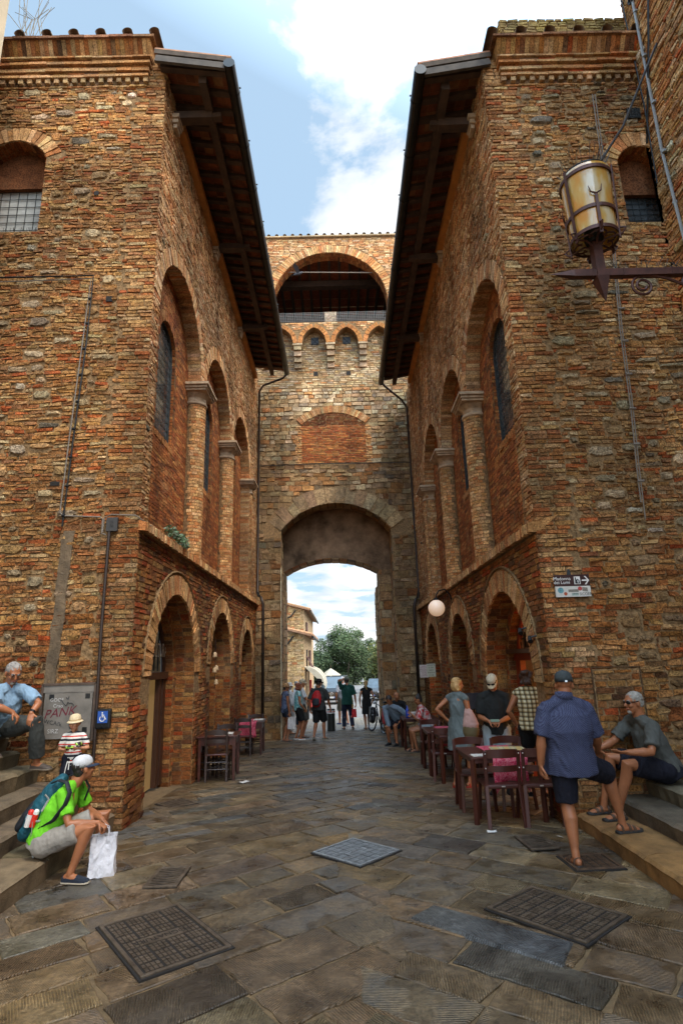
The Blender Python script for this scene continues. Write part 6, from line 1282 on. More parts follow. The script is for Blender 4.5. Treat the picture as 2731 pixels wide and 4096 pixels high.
def make_body(p, root, skin, vox, curl=(.35, .35), beard=None):
    mb = MB(); k = p.k; b = p.bulk; lat = p.rt; q = .92 if p.fem else 1.0
    waist = p.pel.lerp(p.chest, .5); up = (p.neck - p.chest)
    mb.rtube([p.pel - (p.chest - p.pel).normalized() * .0 * k, p.pel + (p.chest - p.pel) * .15, waist, p.chest, p.chest + up * .55, p.neck - up * .12], [(.155 * k * b, .115 * k * b), (.162 * k * b, .118 * k * b), (.135 * k * b * q, .105 * k * b), (.158 * k * b * q, .115 * k * b), (.150 * k * q, .095 * k), (.075 * k, .06 * k)], 18, ref=lat)
    f, r, u, R = headframe(p); h = k * p.hk; c = p.head
    for i in (0, 1):
        s = (-1, 1)[i]
        tq = .012 if b > 1.1 else 0; mb.rtube([p.neck + up * .10 - p.fw * .01, (p.neck - up * .02).lerp(p.sh[i], .5), p.sh[i]], [(.040 + tq) * k, .050 * k, .054 * k * q], 12)
        a, e, w = p.sh[i], p.el[i], p.wr[i]; aq = q * (.5 + .5 * b)
        mb.rtube([a, a.lerp(e, .35), a.lerp(e, .8), e, e.lerp(w, .3), e.lerp(w, .75), w], [.056 * k * aq, .050 * k * aq, .040 * k * aq, .038 * k * aq, .042 * k * aq, .031 * k * aq, .026 * k * q], 12)
        hand(mb, w, p.hd[i], p.hn[i], s, k * (.95 if p.fem else 1), curl[i], max(.0095, vox * 1.1))
        hp, kn, an = p.hip[i], p.kn[i], p.an[i]; back = -(p.toe[i]); lq = (.6 + .4 * b)
        mb.rtube([hp, hp.lerp(kn, .4), hp.lerp(kn, .85), kn, kn.lerp(an, .25) + back * .018 * k, kn.lerp(an, .5) + back * .008 * k, kn.lerp(an, .85), an - UP * .01], [.090 * k * lq, .080 * k * lq, .058 * k * lq, .055 * k * lq, .058 * k * lq, .050 * k * lq, .036 * k, .036 * k], 14)
        mb.rtube([an - p.toe[i] * .035 * k - UP * .04 * k, an + p.toe[i] * .06 * k - UP * .045 * k, an + p.toe[i] * .15 * k - UP * .062 * k], [(.032 * k, .034 * k), (.038 * k, .032 * k), (.040 * k, .016 * k)], 10, ref=p.toe[i].cross(UP))
    nq = (.82 if p.fem else (1.14 if b > 1.1 else 1.02)); mb.rtube([p.neck - up * .1, c - u * .05 * h - f * .02 * h], [.058 * k * nq, .055 * k * nq], 14)
    P = lambda x, y, z: c + (r * x + f * y + u * z) * h
    mb.ell(P(0, -.012, .030), (.076 * h, .096 * h, .086 * h), R); mb.ell(P(0, .018, -.032), (.062 * h, .070 * h, .082 * h), R); mb.ell(P(0, .046, -.090), (.036 * h, .032 * h, .024 * h), R)
    mb.rtube([P(0, .084, .020), P(0, .104, -.020)], [.010 * h, .015 * h], 8); mb.ell(P(0, .074, .036), (.052 * h, .018 * h, .012 * h), R); mb.ell(P(0, .080, -.052), (.026 * h, .012 * h, .011 * h), R)
    for s in (-1, 1): mb.ell(P(s * .078, -.006, -.008), (.011 * h, .022 * h, .032 * h), R, 10, 8); mb.ell(P(s * .036, .066, -.02), (.026 * h, .022 * h, .024 * h), R)
    o = remesh(mb, 'body', skin, root, vox, 3, .5); return o, P, R, h
M_eye = pbr('eye_white', (.6, .57, .52), .3); M_iris = pbr('eye_iris', (.03, .018, .01), .3); M_browh = pbr('eyebrow_hair', (.06, .04, .025), .9); M_lip = pbr('lips', (.32, .10, .07), .5)
def face(root, P, R, h, brow=None):
    for s in (-1, 1):
        mb = MB(); mb.ell(P(s * .031, .078, .010), (.0125 * h, .009 * h, .0075 * h), R, 10, 8, 0); mb.ell(P(s * .031, .0845, .010), (.006 * h, .004 * h, .006 * h), R, 8, 6, 1); part(mb, 'eye', [M_eye, M_iris], root, smooth=True)
        mb = MB(); mb.rtube([P(s * .016, .092, .030), P(s * .034, .089, .036), P(s * .050, .078, .030)], [.004 * h] * 3, 6); part(mb, 'eyebrow', brow or M_browh, root)
    mb = MB(); mb.rtube([P(-.022, .086, -.054), P(0, .093, -.052), P(.022, .086, -.054)], [.004 * h, .006 * h, .004 * h], 6); part(mb, 'mouth', M_lip, root, smooth=True)
def hair(root, P, R, h, mat, kind, vox=.008):
    mb = MB(); E = lambda x, y, z, a, b, c: mb.ell(P(x, y, z), (a * h, b * h, c * h), R)
    E(0, -.022, .040, .081, .097, .082)
    if kind == 'short': E(0, -.050, -.015, .069, .052, .066)
    if kind == 'crop': E(0, -.052, .0, .074, .062, .065)
    if kind == 'bob': E(0, -.045, -.03, .088, .075, .095); E(-.062, -.022, -.045, .030, .045, .075); E(.062, -.022, -.045, .030, .045, .075)
    if kind == 'curly':
        rng = random.Random(5)
        for i in range(26): a = rng.uniform(0, 6.28); t = rng.uniform(-.09, .09); E(.085 * cos(a), -.035 + .085 * sin(a) * (1 if sin(a) < .2 else .3), t, .03, .03, .03)
        E(0, -.04, -.02, .088, .08, .09)
    if kind == 'bun': E(0, -.05, -.01, .074, .066, .07); E(0, -.06, .115, .045, .045, .04)
    if kind == 'pony': E(0, -.045, -.005, .078, .066, .08); mb.rtube([P(0, -.11, -.03), P(.005, -.13, -.09), P(.012, -.12, -.16), P(.03, -.10, -.22)], [.022 * h, .035 * h, .03 * h, .01 * h], 10)
    return remesh(mb, 'hair', mat, root, vox, 2, .5, (.005, 60, 22))
def headwear(root, P, R, h, kind, mat, mat2=None, tilt=0):
    mb = MB(); f = lambda r_, z, a, yo=-.012: P(r_ * cos(a) * .93, yo + r_ * sin(a) * 1.12, z)
    def lathe(prof, m=0, n=24):
        vs = [f(r_, z, 2 * pi * i / n) for r_, z in prof for i in range(n)]; mb.add(vs, [(j * n + i, j * n + (i + 1) % n, (j + 1) * n + (i + 1) % n, (j + 1) * n + i) for j in range(len(prof) - 1) for i in range(n)], m)
    if kind == 'cap':
        lathe([(.088, .025), (.091, .06), (.084, .095), (.060, .122), (.025, .135), (.004, .137)]); o = part(mb, 'cap', mat, root, smooth=True); sd = o.modifiers.new('t', 'SOLIDIFY'); sd.thickness = .004; mb = MB(); n = 14; vs = []
        for i in range(n + 1):
            a = pi * (i / n) ; x = .082 * cos(a); y0 = -.012 + .098 * sin(a); vs.append(P(x, y0, .034)); vs.append(P(x * 1.0, y0 + .075 * sin(a) ** .6, .026 - .012 * abs(cos(a)) - .008 * sin(a)))
        mb.add(vs, [(2 * i, 2 * i + 1, 2 * i + 3, 2 * i + 2) for i in range(n)]); b = part(mb, 'peak', mat2 or mat, o, smooth=True); sd = b.modifiers.new('t', 'SOLIDIFY'); sd.thickness = .004
        mb = MB(); mb.ell(P(0, -.012, .138), (.008, .008, .005)); part(mb, 'button', mat2 or mat, o); return o
    if kind == 'sun': prof = [(.128, .022), (.118, .030), (.093, .044), (.090, .075), (.078, .115), (.045, .135), (.004, .139)]
    if kind == 'straw': prof = [(.14, .035), (.12, .026), (.092, .035), (.088, .09), (.076, .13), (.05, .138), (.004, .128)]
    if kind == 'fedora': prof = [(.145, .045), (.13, .032), (.093, .032), (.090, .09), (.080, .13), (.045, .14), (.004, .125)]
    lathe(prof); o = part(mb, 'hat', mat, root, smooth=True); sd = o.modifiers.new('t', 'SOLIDIFY'); sd.thickness = .004
    mb = MB(); lathe([(.0945, .040), (.0935, .064)]); part(mb, 'hat_band', mat2 or mat, o); return o
def shades(root, P, R, h, mat, z=.012, name='sunglasses', y=0.0):
    mb = MB()
    for s in (-1, 1): mb.ell(P(s * .034, .087 + y, z), (.029 * h, .008 * h, .018 * h), R @ Matrix.Rotation(-s * .3, 3, 'Z'), 14, 8); mb.bar(P(s * .062, .072 + y, z + .006), P(s * .082, -.005, z + .008), .005, .010)
    mb.bar(P(-.012, .096 + y, z + .004), P(.012, .096 + y, z + .004), .006, .006); return part(mb, name, mat, root, smooth=False)
def make_top(p, root, mat, sleeve, hem, ease, vox, name='shirt', flare=0.0, neckw=1.0, disp=(.007, 9, 5), body=(1, 1)):
    """sleeve 0..2 (1=elbow); hem metres below the pelvis"""
    mb = MB(); k = p.k; b = p.bulk; q = .92 if p.fem else 1.0; ax = (p.chest - p.pel).normalized(); waist = p.pel.lerp(p.chest, .5); up = p.neck - p.chest; e = ease; bw, bd = body
    lo = p.pel - ax * hem
    st = [(lo, .160 + e + flare, .122 + e + flare * .8), (p.pel + ax * .04 * k, .160 + e + flare * .5, .122 + e), (waist, (.142 * q + e) * bw, (.112 + e) * bd), (p.chest, .162 * q + e, .120 + e * .8), (p.chest + up * .5, .160 * q + e * .6, .100 + e * .5), (p.neck - up * .14, .098, .074), (p.neck + up * .06, .064 * neckw, .060 * neckw)]
    mb.tube([s[0] for s in st], [(s[1] * k * b, s[2] * k * b) if i < 5 else (s[1] * k, s[2] * k) for i, s in enumerate(st)], 20, ref=p.rt)
    for i in (0, 1):
        a, el, w = p.sh[i], p.el[i], p.wr[i]; tq = .012 if b > 1.1 else 0; mb.rtube([p.neck + up * .02, (p.neck - up * .02).lerp(a, .5), a], [(.056 + tq) * k, (.064 + e * .2) * k, (.064 * q + e * .3) * k], 12)
        if sleeve > 0:
            aq = q * (.5 + .5 * b); pts = [a]; rad = [(.062 * aq + e * .3) * k]; 
            m = min(1, sleeve); pts += [a.lerp(el, m * .5), a.lerp(el, m)]; rad += [(.058 * aq + e * .6) * k, (.052 * aq + e * .75) * k]
            if sleeve > 1: pts += [el.lerp(w, (sleeve - 1) * .5), el.lerp(w, sleeve - 1)]; rad += [(.048 + e * .6) * k, (.036 + e * .6) * k]
            mb.tube(pts, rad, 14)
    return remesh(mb, name, mat, root, vox, 3, .5, disp)
def make_bottom(p, root, mat, ln, ease, vox, name='shorts', disp=(.006, 11, 6), skirt=None):
    """ln 0..2 (1=knee, 2=ankle)"""
    mb = MB(); k = p.k; b = p.bulk; ax = (p.chest - p.pel).normalized(); e = ease; lq = .6 + .4 * b
    mb.tube([p.pel + ax * .10 * k, p.pel, p.pel - ax * .07 * k], [((.150 + e * .5) * k * b, (.112 + e * .5) * k * b), ((.166 + e * .6) * k * b, (.122 + e * .6) * k * b), ((.165 + e) * k * b, (.115 + e) * k * b)], 18, ref=p.rt)
    mb.rtube([p.hip[0], p.pel - ax * .03 * k, p.hip[1]], [(.098 * lq + e) * k, (.105 * lq + e) * k, (.098 * lq + e) * k], 14)
    if skirt: mb.tube([p.pel + ax * .08 * k, p.pel, p.pel - UP * skirt[0] * .5, p.pel - UP * skirt[0]], [(.15 * k * b, .11 * k * b), (.172 * k * b, .125 * k * b), ((.175 + skirt[1] * .5) * k * b, (.14 + skirt[1] * .5) * k * b), ((.17 + skirt[1]) * k * b, (.145 + skirt[1]) * k * b)], 20, ref=p.rt)
    else:
        for i in (0, 1):
            h_, kn, an = p.hip[i], p.kn[i], p.an[i]; m = min(1, ln); pts = [h_ + (h_ - kn).normalized() * .03 * k, h_.lerp(kn, m * .45), h_.lerp(kn, m)]; rad = [(.094 * lq + e) * k, (.086 * lq + e) * k, (.066 * lq + e * 1.3 + (1 - m) * .03) * k]
            if ln > 1: pts += [kn.lerp(an, (ln - 1) * .5), kn.lerp(an, ln - 1)]; rad[-1] = (.062 + e) * k; rad += [(.058 + e) * k, (.048 + e * 1.2) * k]
            mb.tube(pts, rad, 16)
    return remesh(mb, name, mat, root, vox, 3, .5, disp)
def make_shoes(p, root, mat, kind='shoe', sole=None, names='shoe'):
    for i in (0, 1):
        an, t = p.an[i], p.toe[i].normalized(); k = p.k * (.92 if p.fem else 1); side = t.cross(UP).normalized(); upv = side.cross(t); zb = -.083 * p.k; c = an
        Q = lambda y, x, z: c + t * (y * k) + side * (x * k) + upv * (zb + z * k)
        sec = [(-.075, .018, .055), (-.065, .032, .085), (-.02, .037, .095), (.03, .038, .090), (.08, .043, .066), (.13, .046, .050), (.17, .040, .040), (.195, .024, .028)]; sl = .018
        def loft(sec, z0, top, nm, m, par):
            mb = MB(); n = 10; vs = []
            for y, w, hgt in sec:
                for j in range(n):
                    a = -pi / 2 * .0 + pi * j / (n - 1); vs.append(Q(y, w * cos(a), z0 + (max(0, top(hgt)) - z0) * (sin(a) ** .7 if 0 < j < n - 1 else 0)))
            mb.add(vs, [(a * n + j, a * n + (j + 1) % n, (a + 1) * n + (j + 1) % n, (a + 1) * n + j) for a in range(len(sec) - 1) for j in range(n)] + [tuple(range(n)), tuple((len(sec) - 1) * n + j for j in reversed(range(n)))]); return part(mb, nm, m, par, smooth=False)
        fat = [(y * 1.03, w * 1.12, hgt) for y, w, hgt in sec]
        if kind == 'sandal':
            o = loft(fat, .0, lambda h: .026, names, sole or mat, root)
            for y, wd, hh in ((.10, .030, .060), (.05, .026, .082), (-.03, .02, .085)):
                mb = MB(); n = 8; vs = []
                for j in range(n + 1):
                    a = pi * j / n
                    for dy in (-wd / 2, wd / 2): vs.append(Q(y + dy, .048 * cos(a), .016 + (hh - .016) * sin(a) ** .6 * (1 if dy < 0 else .93)))
                mb.add(vs, [(2 * j, 2 * j + 1, 2 * j + 3, 2 * j + 2) for j in range(n)]); s_ = part(mb, 'strap', mat, o); sd = s_.modifiers.new('t', 'SOLIDIFY'); sd.thickness = .006
        else:
            hmax = {'shoe': 1.0, 'low': .72}[kind]; o = loft(sec, .008, lambda h: h * (hmax if h > .07 else 1), names, mat, root); loft(fat, .0, lambda h: sl, 'sole', sole or mat, o)
def person(label, p, skin='tan', top=None, bottom=None, shoes=None, hairs=None, hat=None, vox=.011, curl=(.35, .35), with_face=False, glasses=None, group=None, brow=None):
    root = empty('person', label, 'person', p.o, 0, group); body, P, R, h = make_body(p, root, SK[skin], vox, curl); cv = max(.009, vox * 1.15)
    res = {'root': root, 'P': P, 'R': R, 'h': h}
    if top: res['top'] = make_top(p, root, vox=cv, **top)
    if bottom: res['bottom'] = make_bottom(p, root, vox=cv, **bottom)
    if shoes: make_shoes(p, root, **shoes)
    if hairs: hair(root, P, R, h, *hairs)
    if hat: res['hat'] = headwear(root, P, R, h, *hat)
    if glasses: shades(root, P, R, h, *glasses)
    if with_face: face(root, P, R, h, brow)
    reparent(root); return res
H_grey = pbr('grey_hair', (.22, .20, .18), .8, nz=(30, .6, 1.4), bump=(60, .6, .005)); H_dark = pbr('dark_hair', (.018, .012, .009), .6, nz=(30, .6, 1.5), bump=(60, .6, .005)); H_blond = pbr('blond_hair', (.42, .25, .09), .6, nz=(30, .6, 1.3), bump=(60, .6, .005)); H_red = pbr('auburn_hair', (.22, .055, .02), .65, nz=(30, .6, 1.3), bump=(60, .6, .005)); H_white = pbr('white_grey_hair', (.27, .24, .20), .8, nz=(30, .6, 1.3), bump=(60, .6, .005)); H_brown = pbr('brown_hair', (.05, .022, .012), .6, nz=(30, .6, 1.4), bump=(60, .6, .005))
F_navy = cloth('black_navy_cotton', (.010, .010, .016)); F_black = cloth('black_cotton', (.012, .012, .012)); F_sole = pbr('pale_rubber_sole', (.30, .25, .18), .8); F_leather = pbr('brown_sandal_leather', (.075, .040, .022), .6); F_blacks = pbr('dark_sandal_sole', (.02, .016, .013), .7); F_shades = pbr('black_sunglasses', (.008, .008, .008), .12)
# A: man in blue polo, one foot on the kerb step
pA = world(1.03, dict(o=(2.14, 5.96, 0), pel=(2.21, 6.00, .88), chest=(2.205, 5.97, 1.17), neck=(2.205, 5.97, 1.455), head=(2.235, 6.0, 1.588), hf=(.32, .94, -.12), hip=((2.13, 6.0, .86), (2.31, 6.02, .86)), sh=((2.01, 5.965, 1.365), (2.41, 5.975, 1.355)), el=((1.925, 5.93, 1.10), (2.50, 6.02, 1.09)), wr=((1.905, 5.97, .86), (2.57, 6.20, .94)), hd=((.0, .1, -1), (.3, .6, -.5)), hn=((1, 0, 0), (0, 0, -1)), kn=((2.125, 5.99, .49), (2.66, 6.22, .71)), an=((2.115, 5.89, .088), (2.74, 6.25, .255)), toe=((-.10, 1, 0), (1, .22, 0))), bulk=1.22)
a_ = person('big man in blue checked polo seen from behind, one foot up on the kerb', pA, 'tan', dict(mat=pattern_cloth('blue_checked_polo_cloth', dots), sleeve=.93, hem=.10, ease=.030, flare=.012, disp=(.009, 7, 4)), dict(mat=F_navy, ln=.92, ease=.022), dict(mat=F_leather, kind='sandal', sole=F_blacks, names='sandal'), None, ('cap', cloth('washed_grey_cap_cloth', (.045, .052, .052))), .0065, (.5, .4))
mb = MB(); P = a_['P']; up = pA.neck - pA.chest; mb.tube([pA.neck - up * .02, pA.neck + up * .22 + V3((.008, .012, 0))], [(.092, .086), (.082, .078)], 20, ref=pA.rt, caps=False); o = part(mb, 'collar', bpy.data.materials['blue_checked_polo_cloth'], a_['root'], smooth=True); o.location = -a_['root'].location; sd = o.modifiers.new('t', 'SOLIDIFY'); sd.thickness = .006
# cap strap detail and short neck hair
mb = MB(); mb.tube([P(-.05, -.108, .028), P(0, -.122, .026), P(.05, -.108, .028)], .008, 6); o = part(mb, 'cap_strap', F_black, a_['hat']); mb = MB(); mb.box(P(.02, -.124, .026), (.02, .006, .016), a_['R']); part(mb, 'buckle', M_rivet, a_['hat'])
# B: seated man in grey tee
pB = world(1.02, dict(o=(3.3, 6.75, .165), pel=(3.52, 6.78, .645), chest=(3.40, 6.77, .91), neck=(3.32, 6.77, 1.165), head=(3.265, 6.75, 1.335), hf=(-.95, -.18, -.06), hip=((3.47, 6.68, .64), (3.47, 6.88, .64)), sh=((3.34, 6.565, 1.10), (3.29, 6.965, 1.115)), el=((3.22, 6.42, .87), (3.10, 7.0, .91)), wr=((2.965, 6.42, .875), (2.90, 6.95, .84)), hd=((-1, -.05, .03), (-1, -.1, .05)), hn=((0, .35, 1), (0, -.4, 1)), kn=((3.03, 6.60, .735), (3.0, 6.93, .755)), an=((2.93, 6.72, .252), (2.88, 6.98, .252)), toe=((-1, -.22, 0), (-1, -.15, 0))), bulk=1.12)
M_teeg = cloth('heather_grey_tee_cloth', (.075, .075, .065))
b_ = person('grey haired seated man in grey tee and sunglasses gesturing on the right steps', pB, 'tan', dict(mat=M_teeg, sleeve=.8, hem=.03, ease=.024, disp=(.009, 8, 5)), dict(mat=F_navy, ln=.82, ease=.03), dict(mat=F_leather, kind='sandal', sole=F_blacks, names='sandal'), (H_white, 'crop', .007), None, .0065, (.18, .3), True, (F_shades,), brow=H_grey)
mb = MB(); P, R, h = b_['P'], b_['R'], b_['h']; mb.ell(P(0, .060, -.088), (.030 * h, .030 * h, .024 * h), R); o = part(mb, 'goatee', H_white, b_['root'], smooth=True); o.location = -b_['root'].location
mb = MB(); f = lambda s, z, d: V3((3.222 + .02 * z / .05 - d, 6.76 - s, .985 + z)); text_mesh(mb, 'BOOT HILLS', .05, f); o = part(mb, 'tee_print', M_black, b_['root']); o.location = -b_['root'].location + V3((-.03, 0, .0))
# C: green tee man
pC = world(.97, dict(o=(-2.5, 5.95, 0), pel=(-2.84, 6.03, .325), chest=(-2.745, 6.07, .575), neck=(-2.645, 6.13, .785), head=(-2.575, 6.17, .925), hf=(.72, .68, .08), hip=((-2.80, 6.13, .32), (-2.80, 5.94, .32)), sh=((-2.67, 6.29, .735), (-2.665, 5.975, .735)), el=((-2.58, 6.38, .50), (-2.565, 5.90, .490)), wr=((-2.36, 6.17, .46), (-2.335, 6.02, .465)), hd=((.7, -.2, -.5), (.75, .15, -.5)), hn=((0, -.3, -1), (0, .2, -1)), kn=((-2.385, 6.32, .485), (-2.365, 5.93, .455)), an=((-2.44, 6.30, .085), (-2.515, 5.90, .088)), toe=((1, .12, 0), (1, -.12, 0))), bulk=.98)
F_green = cloth('lime_green_tee_cloth', (.13, .44, .018), .5)
M_cream_cap = cloth('white_mesh_cap', (.52, .52, .52), .4, 90); M_capn = cloth('navy_cap_front', (.03, .04, .065))
c_ = person('man in lime green tee sitting low on the left step with backpack', pC, 'tan', dict(mat=F_green, sleeve=.72, hem=.04, ease=.024, disp=(.008, 9, 5)), dict(mat=cloth('pale_grey_shorts_cloth', (.26, .235, .20)), ln=.72, ease=.022), dict(mat=cloth('navy_canvas_shoe', (.018, .022, .032)), kind='low', sole=F_sole), (H_dark, 'short', .007), ('cap', M_cream_cap, M_capn), .0065, (.8, .9), True)
# D: child
pD = stand(-3.18, 7.28, 176, .93, z=.38, hands=((-.16, .20, 1.14, (.8, .4, .2), (0, -1, .2)), (.14, .20, 1.12, (-.9, .3, .1), (0, -1, .3))), look=(4, -6), hk=1.42, neck_drop=.02)
d_ = person('small child in striped tee and cream sun hat holding toy cars', pD, 'fair', dict(mat=pattern_cloth('striped_tee_cloth', stripes), sleeve=.72, hem=.09, ease=.022, disp=(.004, 12, 8), neckw=1.0), dict(mat=F_navy, ln=.8, ease=.03), dict(mat=F_black, kind='low', sole=F_sole), (H_dark, 'crop', .007), ('sun', pbr('cream_hat_cloth', (.58, .46, .28), .85, nz=(40, .8, 1.1), bump=(120, .5, .004)), pbr('cream_hat_band', (.5, .36, .18), .8)), .0065, (.7, .7), True)
mb = MB(); W = lambda x, y, z: V3((-3.18 + x, 7.28 + y, .38 + z))
mb.tube([W(-.012, -.095, .47), W(-.02, -.115, .40), W(-.03, -.112, .34)], .005, 5); mb.tube([W(.008, -.095, .47), W(.012, -.115, .38)], .005, 5); o = part(mb, 'drawstring', pbr('white_cord', (.6, .58, .54), .8), d_['root']); o.location = -d_['root'].location
# E: old man
pE = world(1.03, dict(o=(-4.1, 7.2, 1.11), pel=(-4.14, 7.27, 1.235), chest=(-4.02, 7.20, 1.49), neck=(-3.93, 7.15, 1.705), head=(-3.885, 7.10, 1.855), hf=(.62, -.55, -.45), hip=((-4.06, 7.31, 1.23), (-4.16, 7.14, 1.23)), sh=((-3.785, 7.265, 1.635), (-4.03, 7.02, 1.645)), el=((-3.60, 7.20, 1.50), (-3.93, 6.90, 1.50)), wr=((-3.615, 7.08, 1.40), (-3.79, 7.0, 1.42)), hd=((.1, -.3, -.8), (.6, .15, -.6)), hn=((-.2, .8, -.5), (-.3, .1, -1)), kn=((-3.57, 7.13, 1.285), (-3.93, 6.80, 1.37)), an=((-3.60, 7.29, .84), (-4.06, 7.14, 1.02)), toe=((1, -.25, 0), (.8, -.6, 0))), bulk=1.05)
e_ = person('grey haired old man in pale blue polo and dark trousers sitting on the left steps', pE, 'tan', dict(mat=cloth('pale_blue_polo_cloth', (.20, .30, .40)), sleeve=.82, hem=.02, ease=.03, disp=(.010, 8, 5)), dict(mat=cloth('charcoal_trouser_cloth', (.040, .042, .038)), ln=1.86, ease=.028, name='trousers'), dict(mat=pbr('taupe_loafer', (.055, .040, .030), .7), kind='low', sole=pbr('brown_sole', (.12, .09, .06), .8)), (H_grey, 'crop', .007), None, .0065, (.25, .55), True, brow=H_grey)
mb = MB(); P, R, h = e_['P'], e_['R'], e_['h']; mb.ell(P(0, .062, -.09), (.028 * h, .026 * h, .022 * h), R)
o = part(mb, 'goatee', H_white, e_['root'], smooth=True); o.location = -e_['root'].location
mb = MB()
for s in (-1, 1): mb.tube([P(s * .034 + .022 * cos(t), .096, .008 + .014 * sin(t)) for t in [pi * k / 6 for k in range(12)]], .0022, 5, closed=True); mb.bar(P(s * .056, .088, .012), P(s * .082, -.005, .012), .003, .004)
o = part(mb, 'glasses', M_iron, e_['root']); o.location = -e_['root'].location
mb = MB(); mb.lathe([(.031, -.012), (.034, -.012), (.034, .012), (.031, .012)], (0, 0, 0), 16); o = part(mb, 'wrist_watch', M_iron, e_['root']); w = pE.wr[0].lerp(pE.el[0], .12); o.location = w - e_['root'].location; o.rotation_euler = (pE.wr[0] - pE.el[0]).to_track_quat('Z', 'Y').to_euler()
# F: woman in grey dress
pF = stand(1.90, 9.86, 48, 1.68, fem=True, hands=((-.21, -.04, 1.03, (.8, .5, -.1), (.3, 0, -1)), (.23, .06, .86)), feet=[(-.10, -.06, 0, -8), (.10, .06, 0, 25)], look=(25, -4), bulk=.98)
M_dress = cloth('grey_green_dress_cloth', (.115, .135, .13)); f_ = person('woman with blond bob in sleeveless grey dress and red sandals beside the tables', pF, 'tan', dict(mat=M_dress, sleeve=0, hem=.36, ease=.018, flare=.075, name='dress', neckw=1.25, disp=(.009, 7, 2.5)), None, dict(mat=pbr('red_leather', (.36, .02, .012), .5), kind='sandal', sole=pbr('red_wedge', (.30, .02, .012), .6), names='sandal'), (H_blond, 'bob', .009), None, .009, (.3, .35))
shades(f_['root'], lambda x, y, z: f_['P'](x, y - .02, z + .085) - f_['root'].location, f_['R'], f_['h'], F_shades, .0)
# G: man in black tee and beige cap
pG = stand(2.34, 9.25, 196, 1.70, hands=((-.07, .26, 1.06, (.85, .35, -.15), (0, -.6, -.6)), (.09, .27, 1.06, (-.85, .35, -.1), (0, -.6, -.6))), look=(10, -38), lean=.03)
g_ = person('man in black tee, beige cap and grey shorts counting something by the arch', pG, 'tan', dict(mat=cloth('faded_black_tee_cloth', (.016, .017, .016)), sleeve=.85, hem=.09, ease=.030, flare=.012), dict(mat=cloth('pale_denim_shorts', (.24, .27, .28)), ln=.95, ease=.026), dict(mat=F_black, kind='shoe'), (H_grey, 'crop', .008), ('cap', cloth('beige_cap_cloth', (.46, .38, .26)), cloth('beige_cap_peak', (.50, .40, .25))), .0085, (.7, .7), True)
shades(g_['root'], lambda x, y, z: g_['P'](x, y + .018, z + .055) - g_['root'].location, g_['R'], g_['h'], F_shades, .0)
# H: woman in plaid
pH = stand(2.70, 8.66, 28, 1.69, z=gz(8.6) + .06, fem=True, hands=((-.23, .05, .95), (.18, .25, 1.05)), look=(10, 0), bulk=1.05)
person('woman in sleeveless plaid blouse and black trousers entering the lit doorway', pH, 'tan', dict(mat=pattern_cloth('brown_plaid_cloth', plaid), sleeve=0, hem=.06, ease=.02, name='blouse', neckw=1.1), dict(mat=F_black, ln=1.35, ease=.012, name='trousers'), dict(mat=F_black, kind='low'), (H_brown, 'curly', .009), None, .009)
# seated diners
def sit(x, y, hd, seat, H=1.72, lean=.1, hands=(None, None), feet=None, look=(0, -10), fem=False, side=0.0, bulk=1.0):
    p = stand(x, y, hd, H, hands=hands, look=look, fem=fem, bulk=bulk); k = p.k; o = V3((x, y, gz(y))); W = lambda r, f, u: o + p.rt * r * k + p.fw * f * k + UP * u
    p.pel = W(0, 0, seat + .11); p.chest = W(side * .5, lean * .55, seat + .11 + .30 * k * (1 - lean * .35)); p.neck = W(side, lean * 1.1, seat + .11 + .52 * k * (1 - lean * .4)); p.head = p.neck + (p.fw * (.03 + lean * .16) + UP * .155) * k
    p.hip = [W(s * .095, 0.02, seat + .10) for s in (-1, 1)]; p.sh = [p.neck + p.rt * s * (.175 if fem else .195) * k - UP * .055 * k for s in (-1, 1)]
    ft = feet or [(-.12, .40, 0), (.12, .38, 0)]
    for i in (0, 1):
        kn, an = ik(p.hip[i], W(ft[i][0], ft[i][1], .085 + ft[i][2]), .44 * k, .43 * k, p.fw + UP * .8); p.kn[i] = kn; p.an[i] = an; p.toe[i] = p.fw
        s = (-1, 1)[i]; h = hands[i] or (s * .14, .36, seat + .2); el, wr = ik(p.sh[i], W(h[0], h[1], h[2]), .29 * k, .26 * k, p.rt * s * .7 - p.fw * .5 - UP * .6); p.el[i] = el; p.wr[i] = wr; p.hd[i] = (wr - el).normalized(); p.hn[i] = V3((0, 0, -1)) if abs(p.hd[i].z) < .9 else p.rt * -s
    return p
pI = sit(2.10, 14.80, 268, .46, 1.66, lean=.16, fem=True, hands=((-.02, .42, .86), (.10, .40, .80)), feet=[(-.10, .34, 0), (.12, .42, 0)], look=(0, -22))
i_ = person('woman with dark bun and red white scarf sitting at the far right tables', pI, 'tan', dict(mat=pattern_cloth('red_white_scarf_cloth', tiedye((.50, .02, .02), (.52, .42, .38), 11)), sleeve=.9, hem=.02, ease=.03, name='scarf'), dict(mat=cloth('pale_denim', (.25, .28, .29)), ln=.5, ease=.02), dict(mat=F_black, kind='sandal', sole=F_blacks, names='sandal'), (H_dark, 'bun', .01), None, .011)
pK = sit(1.56, 16.62, 214, .46, 1.76, lean=.36, hands=((-.20, .32, .62), (.06, .42, .40)), feet=[(-.14, .42, 0), (.16, .30, 0)], look=(-10, -50))
person('man in pale blue long sleeved shirt bending forward on a chair', pK, 'tan', dict(mat=cloth('pale_blue_shirt_cloth', (.17, .21, .25)), sleeve=1.75, hem=.03, ease=.03), dict(mat=F_navy, ln=.85, ease=.03), dict(mat=F_black, kind='shoe', sole=F_blacks), (H_dark, 'short', .01), None, .011)
